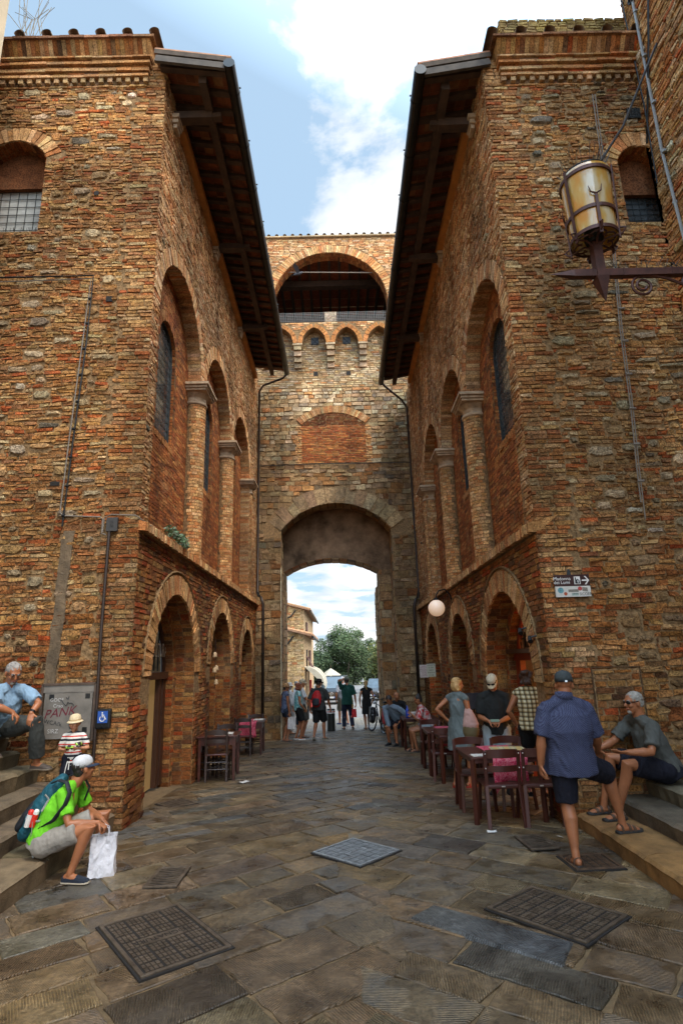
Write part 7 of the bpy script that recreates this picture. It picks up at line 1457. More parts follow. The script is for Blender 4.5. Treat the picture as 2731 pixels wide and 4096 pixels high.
pL = sit(1.62, 17.75, 180, .46, 1.74, lean=.1, look=(0, -5)); person('bald man seated in the gateway corner behind the bending diner', pL, 'tan', dict(mat=F_black, sleeve=.8, hem=.03, ease=.025), dict(mat=F_navy, ln=.9, ease=.02), dict(mat=F_black), None, None, .013)
# gate group
pM = stand(-1.70, 18.45, 62, 1.68, fem=True, hands=((-.22, .0, .88), (.23, .04, .84)), feet=[(-.08, 0, 0), (.09, .03, 0)], look=(20, 0))
person('woman in straw hat, navy vest top and denim shorts at the gate', pM, 'tan', dict(mat=pattern_cloth('speckled_navy_cloth', tiedye((.03, .045, .085), (.13, .15, .22), 40)), sleeve=0, hem=.09, ease=.016, name='vest_top', neckw=1.2), dict(mat=cloth('dark_denim', (.02, .028, .045)), ln=.42, ease=.018), dict(mat=F_leather, kind='sandal', sole=F_blacks, names='sandal'), (H_dark, 'short', .011), ('straw', pbr('tan_straw', (.36, .20, .08), .8, bump=(120, .5, .004)), pbr('straw_band', (.2, .1, .05), .8)), .011)
pN = stand(-1.27, 19.45, 78, 1.80, hands=((-.2, .2, 1.0), (.12, .30, 1.22)), look=(5, -5))
person('man in beige cap and black waistcoat over white tee, behind the red haired woman', pN, 'tan', dict(mat=cloth('white_tee_cloth', (.5, .5, .5)), sleeve=.75, hem=.06, ease=.022), dict(mat=cloth('olive_shorts', (.06, .055, .045)), ln=.95, ease=.025), dict(mat=F_leather, kind='low', sole=F_blacks), (H_grey, 'crop', .011), ('cap', bpy.data.materials['beige_cap_cloth']), .012)
pO = stand(-1.33, 18.80, 74, 1.68, fem=True, hands=((-.21, .04, .86), (.20, .16, .93)), feet=[(-.09, -.05, 0), (.09, .05, 0)], look=(8, -3), bulk=1.03)
person('red haired woman in teal patterned blouse, black shorts and white trainers', pO, 'tan', dict(mat=pattern_cloth('teal_patterned_cloth', tiedye((.10, .30, .30), (.35, .48, .46), 14)), sleeve=.28, hem=.05, ease=.024, name='blouse'), dict(mat=F_black, ln=.80, ease=.018), dict(mat=pbr('white_trainer', (.55, .53, .5), .6), kind='low', sole=F_sole), (H_red, 'curly', .011), None, .011)
pP = stand(-.68, 18.52, 12, 1.77, hands=((-.27, -.02, .88), (.32, .16, .86)), feet=[(-.13, -.16, .04, -6, -.25), (.12, .10, 0, 24)], look=(14, -18), bulk=1.08)
p_ = person('man in black fedora and grey tee with red backpack walking through the gate', pP, 'tan', dict(mat=cloth('dark_grey_tee_cloth', (.035, .037, .035)), sleeve=.85, hem=.10, ease=.03, flare=.01), dict(mat=F_black, ln=.95, ease=.026), dict(mat=pbr('khaki_trainer', (.12, .10, .07), .7), kind='low', sole=F_sole), (H_dark, 'crop', .011), ('fedora', cloth('black_felt', (.02, .016, .014)), F_black), .011)
pQ = stand(-1.80, 20.9, 60, 1.70, fem=True, look=(0, 0)); person('woman in white hat and white shirt half hidden behind the straw hat woman', pQ, 'fair', dict(mat=bpy.data.materials['white_tee_cloth'], sleeve=1.6, hem=.08, ease=.03), dict(mat=cloth('pale_trousers', (.35, .34, .32)), ln=1.9, ease=.02, name='trousers'), dict(mat=F_black, kind='low'), (H_grey, 'bob', .012), ('sun', cloth('white_hat_cloth', (.6, .58, .55))), .013)
pR = stand(-1.75, 23.6, 80, 1.75, look=(10, 0)); person('grey haired man in white shirt standing outside the gate on the left', pR, 'fair', dict(mat=bpy.data.materials['white_tee_cloth'], sleeve=.8, hem=.08, ease=.03), dict(mat=F_navy, ln=1.9, ease=.02, name='trousers'), dict(mat=F_black, kind='low'), (H_grey, 'crop', .012), None, .013)
pS = stand(.22, 22.05, -4, 1.83, hands=((-.13, .10, 1.66, (.9, .2, .3), (0, 1, 0)), (.30, .02, .86)), feet=[(-.13, .02, 0), (.16, -.06, .03, 14, -.2)], look=(-5, 4), bulk=1.05)
person('man in dark green tee shading his eyes with one hand', pS, 'tan', dict(mat=cloth('dark_green_tee_cloth', (.012, .055, .042)), sleeve=.85, hem=.12, ease=.03, flare=.01), dict(mat=cloth('navy_jeans', (.014, .018, .034)), ln=1.95, ease=.018, name='jeans'), dict(mat=F_black, kind='low', sole=F_sole), (H_dark, 'crop', .011), ('cap', cloth('olive_grey_cap', (.10, .10, .075))), .011)
pT = stand(.08, 24.6, -20, 1.86, hands=((-.26, .06, .90), (.2, .1, .9)), feet=[(-.12, .12, 0), (.12, -.12, 0)], look=(40, 0)); person('man in grey white shirt, white cap and khaki shorts beyond the green tee man', pT, 'tan', dict(mat=cloth('pale_grey_tee', (.36, .36, .38)), sleeve=.8, hem=.08, ease=.03), dict(mat=cloth('khaki_shorts', (.12, .10, .07)), ln=.98, ease=.03), dict(mat=cloth('blue_trainer', (.03, .05, .14)), kind='low', sole=F_sole), (H_grey, 'crop', .012), ('cap', cloth('white_cap_cloth', (.6, .6, .6))), .012)
pU = stand(.92, 21.95, -6, 1.70, fem=True, hands=((-.24, .04, .88), (.22, .10, .92)), feet=[(-.06, .0, 0), (.06, .06, 0)], look=(5, -4)); person('woman with blond ponytail in sleeveless black dress walking out of the gate', pU, 'fair', dict(mat=F_black, sleeve=0, hem=.40, ease=.014, flare=.012, name='dress', neckw=1.2), None, dict(mat=F_leather, kind='sandal', sole=F_blacks, names='sandal'), (H_blond, 'pony', .010), None, .011)
pV = stand(4.6, 58, 160, 1.75, look=(0, 0)); person('distant person in bright blue top beyond the parked cars', pV, 'tan', dict(mat=cloth('bright_blue_top', (.02, .14, .5)), sleeve=.8, hem=.08, ease=.03), dict(mat=F_navy, ln=1.9, ease=.02, name='trousers'), dict(mat=F_black, kind='low'), (H_dark, 'crop', .015), None, .016)
# ---- things they carry
def backpack(label, bot, top, w, d, lat, mat, mat2, straps, group='backpacks on people'):
    bot, top, lat = V3(bot), V3(top), V3(lat).normalized(); e = empty('backpack', label, 'backpack', bot, 0, group); ax = (top - bot); n = lat.cross(ax).normalized(); mb = MB(); R_ = [(w * .80, d * .7), (w, d), (w * 1.0, d * 1.02), (w * .92, d * .85), (w * .62, d * .55)]
    mb.rtube([bot + ax * t for t in (.08, .28, .5, .75, .94)], R_, 20, ref=lat); remesh(mb, 'sack', mat, e, .012, 4, .5, (.008, 10, 10))
    mb = MB(); mb.rtube([bot + ax * t + n * d * .75 for t in (.12, .3, .48)], [(w * .72, d * .5), (w * .8, d * .52), (w * .7, d * .4)], 16, ref=lat); remesh(mb, 'front_pocket', mat2, e, .012, 4)
    for st in straps: mb = MB(); mb.tube([V3(q) for q in st], [(.024, .008)] * len(st), 8, ref=lat); part(mb, 'strap', mat2, e, smooth=True)
    reparent(e); return e
M_teal = cloth('teal_nylon', (.012, .070, .095), .5, 12, .5); M_char = cloth('charcoal_nylon', (.016, .018, .022), .5, 12, .55)
bp = backpack('teal and black hiking backpack on the man in lime green', (-3.06, 6.08, .34), (-2.76, 6.16, .86), .155, .105, (.1, -1, 0), M_teal, M_char, [[(-2.80, 6.02, .83), (-2.72, 5.97, .86), (-2.63, 5.94, .845), (-2.575, 5.90, .76), (-2.60, 5.875, .66), (-2.70, 5.88, .53), (-2.86, 5.93, .44)], [(-2.80, 6.22, .83), (-2.70, 6.25, .86), (-2.60, 6.25, .84), (-2.54, 6.26, .74), (-2.58, 6.26, .62)]])
mb = MB(); M_web = pbr('grey_webbing', (.22, .22, .2), .7)
for q in ([(-2.98, 5.92, .545), (-2.90, 5.915, .52), (-2.82, 5.92, .52)], [(-2.90, 5.905, .52), (-2.90, 5.90, .42), (-2.91, 5.91, .36)], [(-2.84, 5.95, .43), (-2.88, 5.94, .36), (-2.90, 5.93, .28), (-2.86, 5.90, .22)], [(-2.83, 5.95, .74), (-2.79, 5.95, .70), (-2.84, 5.93, .6)]): mb.tube([V3(p) - bp.location for p in q], [(.010, .003)] * len(q), 6, ref=(0, 0, 1))
part(mb, 'webbing', M_web, bp)
M_redcap = pbr('red_plastic', (.55, .02, .01), .35); M_whitep = pbr('white_plastic', (.6, .58, .54), .4)
for k, (x, ca, cb, lab) in enumerate(((-2.945, M_redcap, M_whitep, 'bottle with red cap in the side pocket of the teal backpack'), (-2.895, M_whitep, M_redcap, 'bottle with white cap in the side pocket of the teal backpack'))):
    e = empty('bottle', lab, 'bottle', (x, 5.925, .55), 0, 'bottles in the backpack pocket'); mb = MB(); mb.lathe([(.024, -.08), (.026, -.02), (.026, .03)], (0, 0, 0), 14, cap=True); part(mb, 'body', cb, e, smooth=False); mb = MB(); mb.lathe([(.025, .03), (.025, .055), (.018, .07), (0, .074)], (0, 0, 0), 14); part(mb, 'cap', ca, e, smooth=True); e.rotation_euler = (0, .25, 0)
backpack('red backpack on the man in the black fedora', (-.77, 18.33, gz(18.5) + .98), (-.73, 18.38, gz(18.5) + 1.42), .15, .085, (1, -.2, 0), cloth('red_nylon', (.36, .012, .014), .5, 12, .55), M_char, [[(-.90, 18.42, 1.0), (-.89, 18.50, 1.07), (-.86, 18.62, 1.03)], [(-.66, 18.38, 1.0), (-.63, 18.46, 1.07), (-.60, 18.58, 1.03)]])
def carrier(label, c, w, d, h_, mat, hnd, seed, name='paper_bag', a=0.0, hm=None, group=None):
    rng = random.Random(seed); e = empty(name, label, 'bag', c, a, group); mb = MB(); n = 12; m = 10; vs = []
    for j in range(m + 1):
        t = j / m
        for i in range(4 * n):
            sd, u = divmod(i, n); u = u / n; x, y = [(-.5 + u, -.5), (.5, -.5 + u), (.5 - u, .5), (-.5, .5 - u)][sd]; q = noise.noise(V3((x * 5 + seed, y * 5, t * 4))) * .018 + noise.noise(V3((x * 13, y * 13 + seed, t * 9))) * .007; s = 1 - .06 * t; k2 = 1 - .45 * (t if t > .5 else t * .8) * .5
            vs.append((x * w * s + q * (1 if sd % 2 else .3), y * d * k2 * s + q, t * h_ + (.012 * noise.noise(V3((x * 8, y * 8, seed))) if j == m else 0)))
    M = 4 * n; mb.add(vs, [(j * M + i, j * M + (i + 1) % M, (j + 1) * M + (i + 1) % M, (j + 1) * M + i) for j in range(m) for i in range(M)] + [tuple(range(M - 1, -1, -1))]); o = part(mb, 'bag', mat, e, smooth=False); sd = o.modifiers.new('t', 'SOLIDIFY'); sd.thickness = .003
    for s in (-1, 1): mb = MB(); mb.tube([(-w * .2, s * d * .25, h_ - .02), (-w * .17, s * d * .2, h_ + hnd * .7), (0, s * .01, h_ + hnd), (w * .17, s * d * .2, h_ + hnd * .7), (w * .2, s * d * .25, h_ - .02)], .005, 6); part(mb, 'handle', hm or mat, e)
    return e
M_wpaper = pbr('white_paper_bag_sheet', (.62, .60, .62), .55, bump=(9, .9, .03), bump2=(22, .5, .015), spec=.3)
carrier('white paper carrier bag standing in front of the man in lime green', (-2.30, 6.10, 0), .23, .17, .34, M_wpaper, .09, 3, a=.25)
carrier('translucent white plastic bag hanging from the straw hat woman', (-1.50, 18.33, gz(18.4) + .36), .24, .16, .34, pbr('milky_plastic', (.5, .45, .42), .4, bump=(10, .6, .02)), .18, 5, 'plastic_bag')
carrier('bright red carrier bag held by the man in dark green', (.46, 22.05, gz(22) + .42), .16, .12, .28, pbr('red_bag_plastic', (.55, .015, .015), .45, bump=(10, .6, .02)), .14, 6, 'carrier_bag'); mb = MB(); mb.box((0, 0, 0), (.03, .26, .36), rotz(.3)); o = mb.build('folder', pbr('yellow_folder', (.55, .30, .03), .5), bevel=.004); o.location = (.37, 22.1, gz(22) + .92); tag(o, 'yellow folder under the arm of the man in dark green', 'folder')
# shoulder bag of the woman in grey
e = empty('shoulder_bag', 'pink and olive canvas shoulder bag on the woman in the grey dress', 'bag', (2.03, 9.66, .68)); mb = MB(); mb.rtube([(0, 0, .02), (.01, 0, .16), (.0, .02, .32), (-.02, .05, .42)], [(.10, .06), (.135, .07), (.09, .05), (.03, .02)], 16, ref=(1, -.6, 0)); M_bagp = pbr('pink_canvas', (.42, .24, .20), .8, bump=(30, .4, .01)); remesh(mb, 'bag', M_bagp, e, .012, 3, .5, (.006, 12, 12)); mb = MB(); mb.rtube([(0, 0, -.04), (0, 0, .03), (.01, 0, .10)], [(.10, .062), (.132, .074), (.137, .074)], 16, ref=(1, -.6, 0)); remesh(mb, 'bag_base', pbr('olive_canvas', (.10, .07, .025), .7), e, .012, 2); mb = MB(); mb.tube([(-.02, .05, .40), (-.05, .09, .54), (-.05, .16, .60), (-.02, .22, .52), (.02, .16, .35)], [(.012, .005)] * 5, 6, ref=(1, 0, 0)); part(mb, 'strap', pbr('olive_strap', (.09, .07, .05), .7), e)
# toy cars, banknotes, handbag at the diners, sun cap in hand
M_toy = pbr('green_toy_paint', (.22, .36, .03), .25, coat=.6)
def toy(label, loc, a, b):
    e = empty('toy_car', label, 'toy car', loc, a, 'toy cars held by the child'); mb = MB(); mb.box((0, 0, 0), (.085, .038, .018)); part(mb, 'body', M_toy, e, bevel=.006); mb = MB(); mb.box((-.004, 0, .016), (.042, .032, .016), taper=.75); part(mb, 'cabin', M_glass, e, bevel=.003)
    for x in (-.026, .026):
        for s in (-1, 1): mb = MB(); mb.lathe([(0, -.004), (.011, -.004), (.011, .004), (0, .004)], (x, s * .018, -.008), 10, Matrix.Rotation(pi / 2, 3, 'X')); part(mb, 'wheel', F_black, e)
    e.rotation_euler = (b, 0, a)
toy('green toy car lying flat in the right hand of the child', (-3.16, 7.135, 1.005), .15, .5); toy('green toy car held upright in the left hand of the child', (-3.06, 7.14, 1.04), 1.2, .9)
mb = MB(); mb.box((0, 0, 0), (.13, .06, .004), Matrix.Rotation(.5, 3, 'X')); o = mb.build('banknote', pbr('greenish_banknote', (.14, .2, .14), .7)); o.location = (2.26, 8.98, gz(9.25) + 1.045); tag(o, 'greenish paper slip in the hands of the man in the black tee', 'banknote')
# ------------------------------------------------------------------ piazza beyond the gate
def beyond():
    rng = random.Random(71); mb = MB(); ys = [21.9, 24, 30, 40, 60, 90, 160, 600]
    for a, b in zip(ys, ys[1:]): mb.quad((-160, a, gz(a) - .02), (160, a, gz(a) - .02), (160, b, max(gz(b), -4) - .02), (-160, b, max(gz(b), -4) - .02))
    tag(mb.build('road', pbr('pale_asphalt', (.15, .143, .133), .75, nz=(1.2, .8, 1.15), bump=(60, .4, .01))), kind='structure')
    mb = MB(); 
    for k in range(30):
        for j in range(9): x = -1.9 + .42 * j; y = 22.0 + .22 * k; mb.box((x + .2 * (k % 2), y, gz(y) - .004), (.40, .20, .02), None, 0, vary((.17, .155, .13), rng, .2))
    tag(mb.build('setts', M_slab), kind='structure')
    mb = MB(); mb.box((-3.3, 40, gz(40) + .06), (2.2, 36, .14)); tag(mb.build('pavement', pbr('kerb_stone', (.25, .23, .2), .85, nz=(3, .8, 1.1))), kind='structure')
    # left houses
    M_hw = pbr('stone_house_wall', (.40, .27, .14), .9, nz=(9, .45, 1.4), bump=(18, .8, .03)); M_tile = M_terra; M_shut = pbr('brown_shutter', (.10, .045, .035), .6); M_pinkw = pbr('pink_render', (.45, .25, .18), .9, nz=(2, .7, 1.15))
    def house(label, x0, x1, y0, y1, zw, wall, wins, door=None, rise=1.0, side_wins=(), chim=None, ov=.45):
        g = gz(y0) - .6; e = empty('house', label, 'house', (x1, y0, gz(y0))); mb = MB()
        prof = [(x0, g), (x1, g), (x1, zw), (x0, zw + rise)]
        mb.add([(x, y0, z) for x, z in prof] + [(x, y1, z) for x, z in prof], ((0, 1, 2, 3), (7, 6, 5, 4), (1, 5, 6, 2), (0, 3, 7, 4)), 1); fw = Frame((x0, y0, 0), (1, 0, 0), (0, -1, 0)); wall_bricks(mb, fw, .05, x1 - x0 - .02, g, zw + rise, .15, (.2, .5), .02, .03, [(3, (.40, .29, .16)), (2, (.46, .35, .21)), (2, (.36, .23, .11)), (1, (.42, .2, .1))], rng, lambda s, z: z > zw + rise * (1 - s / (x1 - x0)) - .05, wav=.05, jit=.02, cj=.3); part(mb, 'wall', [M_rubble, wall], e)
        mb = MB(); sl = rise / (x1 - x0); f = lambda x, y, z: (x, y, zw + (x1 - x) * sl + z)
        mb.add([f(x0, y0 - ov * .5, .02), f(x1 + ov, y0 - ov * .5, .02), f(x1 + ov, y1, .02), f(x0, y1, .02), f(x0, y0 - ov * .5, .12), f(x1 + ov, y0 - ov * .5, .12), f(x1 + ov, y1, .12), f(x0, y1, .12)], ((0, 1, 2, 3), (4, 7, 6, 5), (0, 4, 5, 1), (1, 5, 6, 2)), 0, (.30, .17, .10)); y = y0 - ov * .5 + .1
        while y < min(y1, y0 + 12): mb.tube([f(x1 + ov + .03, y, .13), f(x0, y, .13)], .085, 7, 0, vary((.42, .23, .12), rng, .3)); y += .25
        r_ = part(mb, 'roof', M_terra, e)
        if chim: mb = MB(); cx, cy, ch = chim; zc = zw + (x1 - cx) * sl; mb.box((cx, cy, zc + ch / 2), (.42, .42, ch)); mb.box((cx, cy, zc + ch + .06), (.52, .52, .07)); mb.box((cx, cy, zc + ch + .2), (.52, .52, .07)); mb.box((cx, cy, zc + ch + .13), (.38, .38, .1)); part(mb, 'chimney', pbr('pale_chimney', (.42, .38, .33), .9, nz=(4, .7, 1.1)), r_)
        for (x, z, w, h_) in wins: mb = MB(); mb.box((x, y0 - .01, z), (w, .06, h_)); part(mb, 'window', M_dark, e)
        for (y, z, w, h_, op) in side_wins:
            mb = MB(); mb.box((x1 + .01, y, z), (.06, w, h_)); wn = part(mb, 'window', M_dark, e)
            for s in (-1, 1): mb = MB(); mb.box((x1 + .08, y + s * w * .5, z + (h_ * .1 if op else 0)), (.05, w * .5, h_), Matrix.Rotation(-op * .5, 3, 'Y')); part(mb, 'shutter', M_shut, wn)
        mb = MB(); mb.tube([(x1 - .6, y0 - .08, zw - .05), (x1 - .9, y0 - .07, zw - .45), (x1 - 1.6, y0 - .07, zw - .8), (x1 - 1.7, y0 - .07, zw - 1.1), (x1 - 1.7, y0 - .07, g)], .05, 8); part(mb, 'downpipe', M_gutter, e)
        mb = MB(); mb.tube([(x1 + ov + .06, y0 - ov * .5, zw - ov * sl - .02), (x1 + ov + .06, y1, zw - ov * sl - .02)], .07, 8); part(mb, 'gutter', M_gutter, e)
        reparent(e); return e
    h1 = house('low stone house with tiled roof, awnings and drainpipe left of the road', -8, -2.05, 34, 43, 3.35, M_hw, [(-3.9, 2.2, .5, .6)], rise=1.5, side_wins=[(36.5, 1.9, .9, 1.3, 1), (39.5, 1.9, .9, 1.3, 0)])
    h2 = house('taller stone house with chimney rising behind the low house', -9, -2.6, 43.2, 58, 5.6, M_hw, [(-4.6, 4.2, .5, .5)], rise=1.7, side_wins=[(46, 4.2, .9, 1.2, 0)], chim=(-5.2, 44.5, .8))
    # awnings
    M_awn = pbr('cream_awning_canvas', (.36, .32, .24), .8, nz=(3, .85, 1.1))
    for k, y in enumerate((35.4, 38.4)):
        e = empty('awning', ('rounded cream awning on the near end of the low stone house', 'rounded cream awning further along the low stone house')[k], 'awning', (-2.05, y, 1.0)); mb = MB(); n = 8; m = 10; vs = []
        for j in range(m + 1):
            w = -1.1 + 2.2 * j / m
            for i in range(n + 1): a = pi / 2 * i / n; vs.append((1.15 * sin(a) * (1 + .015 * (j % 2)), w, -.55 + 1.1 * cos(a) * (1 + .015 * (j % 2))))
        mb.add(vs, [(j * (n + 1) + i, j * (n + 1) + i + 1, (j + 1) * (n + 1) + i + 1, (j + 1) * (n + 1) + i) for j in range(m) for i in range(n)] + [tuple(range(n + 1)) + (), tuple(m * (n + 1) + i for i in range(n, -1, -1))]); part(mb, 'canvas', M_awn, e)
        mb = MB()
        for j in range(9): w = -1.1 + 2.2 * j / 8; mb.quad((1.15, w, -.55), (1.15, w + .275 * (j < 8), -.55), (1.15, w + .275 * (j < 8), -.75), (1.15, w, -.75))
        part(mb, 'valance', M_awn, e)
    # restaurant sign
    e = empty('oval_sign', 'black oval restaurant sign ending in RANTE at the left of the gate', 'sign', (-3.55, 30, .62)); mb = MB(); mb.prism([(.62 * cos(2 * pi * t / 28), .50 * sin(2 * pi * t / 28) * 1.55) for t in range(28)], lambda s, z, d: V3((s, -d, z)), -.04, 0); part(mb, 'board', M_black, e); mb = MB()
    for k, ch in enumerate('RISTORANTE'): a = radians(200 - 26 * k); ra = a; c, s = cos(ra), sin(ra); text_mesh(mb, ch, .26, lambda u, v, d: V3((.40 * c + u * s + v * c * .0 + (v * c), -d - .004, .58 * s - u * c + v * s)))
    part(mb, 'lettering', M_whitelet, e)
    mb = MB(); mb.bar((0, .03, 0), (0, .03, -2.2), .05, .05); part(mb, 'post', M_iron, e)
    # red post by the awning, thin bollards
    e = empty('vending_panel', 'red display panel under the cream awning', 'panel', (-1.85, 36.9, gz(37))); mb = MB(); mb.box((0, 0, 1.0), (.12, .5, 1.6)); part(mb, 'panel', pbr('red_panel_paint', (.45, .02, .015), .5, nz=(5, .5, 1.5)), e, bevel=.02); mb = MB(); mb.box((0, 0, .1), (.2, .4, .2)); part(mb, 'foot', M_iron, e)
    for k, (x, y) in enumerate(((-1.72, 27.5), (-1.62, 29.5), (4.75, 52), (5.0, 55))): e = empty('bollard', ('slim dark bollard behind the red haired woman', 'slim dark bollard just beyond, near the awning', 'slim bollard at the right kerb before the parked cars', 'slim bollard at the right kerb further out')[k], 'bollard', (x, y, gz(y)), 0, 'slim street bollards'); mb = MB(); mb.lathe([(.055, 0), (.055, .8), (.07, .82), (.07, .86), (.055, .9), (0, .97)], (0, 0, 0), 12); part(mb, 'post', M_iron, e); mb = MB(); mb.lathe([(.058, .66), (.058, .72)], (0, 0, 0), 12); part(mb, 'band', M_whitep, e)
    # café parasols
    for k, (x, y, z, r_) in enumerate(((-1.0, 62, 1.05, 1.1), (-1.5, 56, .45, .9))):
        e = empty('parasol', ('cream market parasol, higher one behind the van', 'cream market parasol, lower one beside the awning')[k], 'parasol', (x, y, gz(y)), .3); zt = z - gz(y); mb = MB(); mb.lathe([(r_, zt - .85), (r_, zt - .7), (r_ * .5, zt - .32), (.02, zt)], (0, 0, 0), 8); part(mb, 'canopy', M_awn, e); mb = MB(); mb.tube([(0, 0, 0), (0, 0, zt + .35)], .03, 8); part(mb, 'pole', M_timber, e); mb = MB(); mb.lathe([(.35, 0), (.35, .08), (0, .09)], (0, 0, 0), 16); part(mb, 'base', M_iron, e)
beyond()
# ---- trees
M_bark = pbr('bark', (.07, .05, .035), .95, nz=(8, .6, 1.4), bump=(20, .8, .03))
def tree(label, x, y, h, r, seed, cols, n, leaf=.22, crown_lo=.25):
    rng = random.Random(seed); e = empty('tree', label, 'tree', (x, y, gz(min(y, 120)) - .1)); mb = MB(); tips = []
    mb.tube([(0, 0, 0), (.05, .05, h * .2), (0, .1, h * .45), (.1, 0, h * .75)], [h * .035, h * .028, h * .02, h * .006], 9)
    for k in range(11):
        a = rng.uniform(0, 6.28); z0 = h * rng.uniform(.18, .55); d = r * rng.uniform(.5, .85); z1 = min(h * .88, z0 + h * rng.uniform(.12, .35)); tip = V3((cos(a) * d, sin(a) * d, z1)); mb.tube([(0, 0, z0), (cos(a) * d * .5, sin(a) * d * .5, (z0 + z1) * .5 + .2), tip], [h * .014, h * .009, h * .003], 6); tips.append(tip)
    part(mb, 'trunk', M_bark, e, smooth=True)
    mb = MB(); clumps = []
    for k in range(64):
        v = V3((rng.gauss(0, 1), rng.gauss(0, 1), rng.gauss(0, 1))).normalized() * (rng.random() ** .4); zc = h * (crown_lo + (1 - crown_lo) * .5); c = V3((v.x * r * .82, v.y * r * .82, zc + v.z * h * (1 - crown_lo) * .43)); clumps.append((c, r * rng.uniform(.15, .31)))
    per = n // len(clumps)
    for c, cr in clumps:
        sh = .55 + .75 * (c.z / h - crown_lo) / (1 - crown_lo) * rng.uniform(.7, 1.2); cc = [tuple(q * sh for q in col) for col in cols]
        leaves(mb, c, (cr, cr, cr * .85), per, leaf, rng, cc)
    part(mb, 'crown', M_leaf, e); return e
EV = [(.040, .066, .020), (.028, .050, .014), (.062, .085, .030)]; YG = [(.11, .12, .025), (.15, .135, .03), (.08, .11, .03)]
tree('large dark evergreen tree behind the van in the middle of the gate view', .9, 78, 8.8, 4.9, 1, EV, 20000, .15, .12)
tree('smaller dark tree just right of the large evergreen', 4.6, 84, 6.4, 2.6, 2, EV, 5000, .20, .1)
tree('yellow green tree at the right edge of the gate view', 5.4, 66, 7.4, 2.5, 3, YG, 8000, .16, .1)
tree('bright green tree between the evergreen and the yellow tree', 5.6, 95, 7.0, 2.6, 4, [(.10, .14, .035), (.07, .11, .03)], 5000, .2, .08)
tree('dark tree half hidden behind the taller stone house', -3.6, 88, 6.5, 3.2, 5, EV, 5000, .22, .1)
rng = random.Random(77); mb = MB()
for k in range(60): leaves(mb, (rng.uniform(-30, 40), 120 + rng.uniform(0, 14), -3 + rng.uniform(0, 3.2)), (2.6, 2, 1.7), 110, .38, rng, EV + YG[:1])
tag(mb.build('tree_belt', M_leaf), 'far belt of green trees along the road behind the cars', 'trees', kind='stuff')
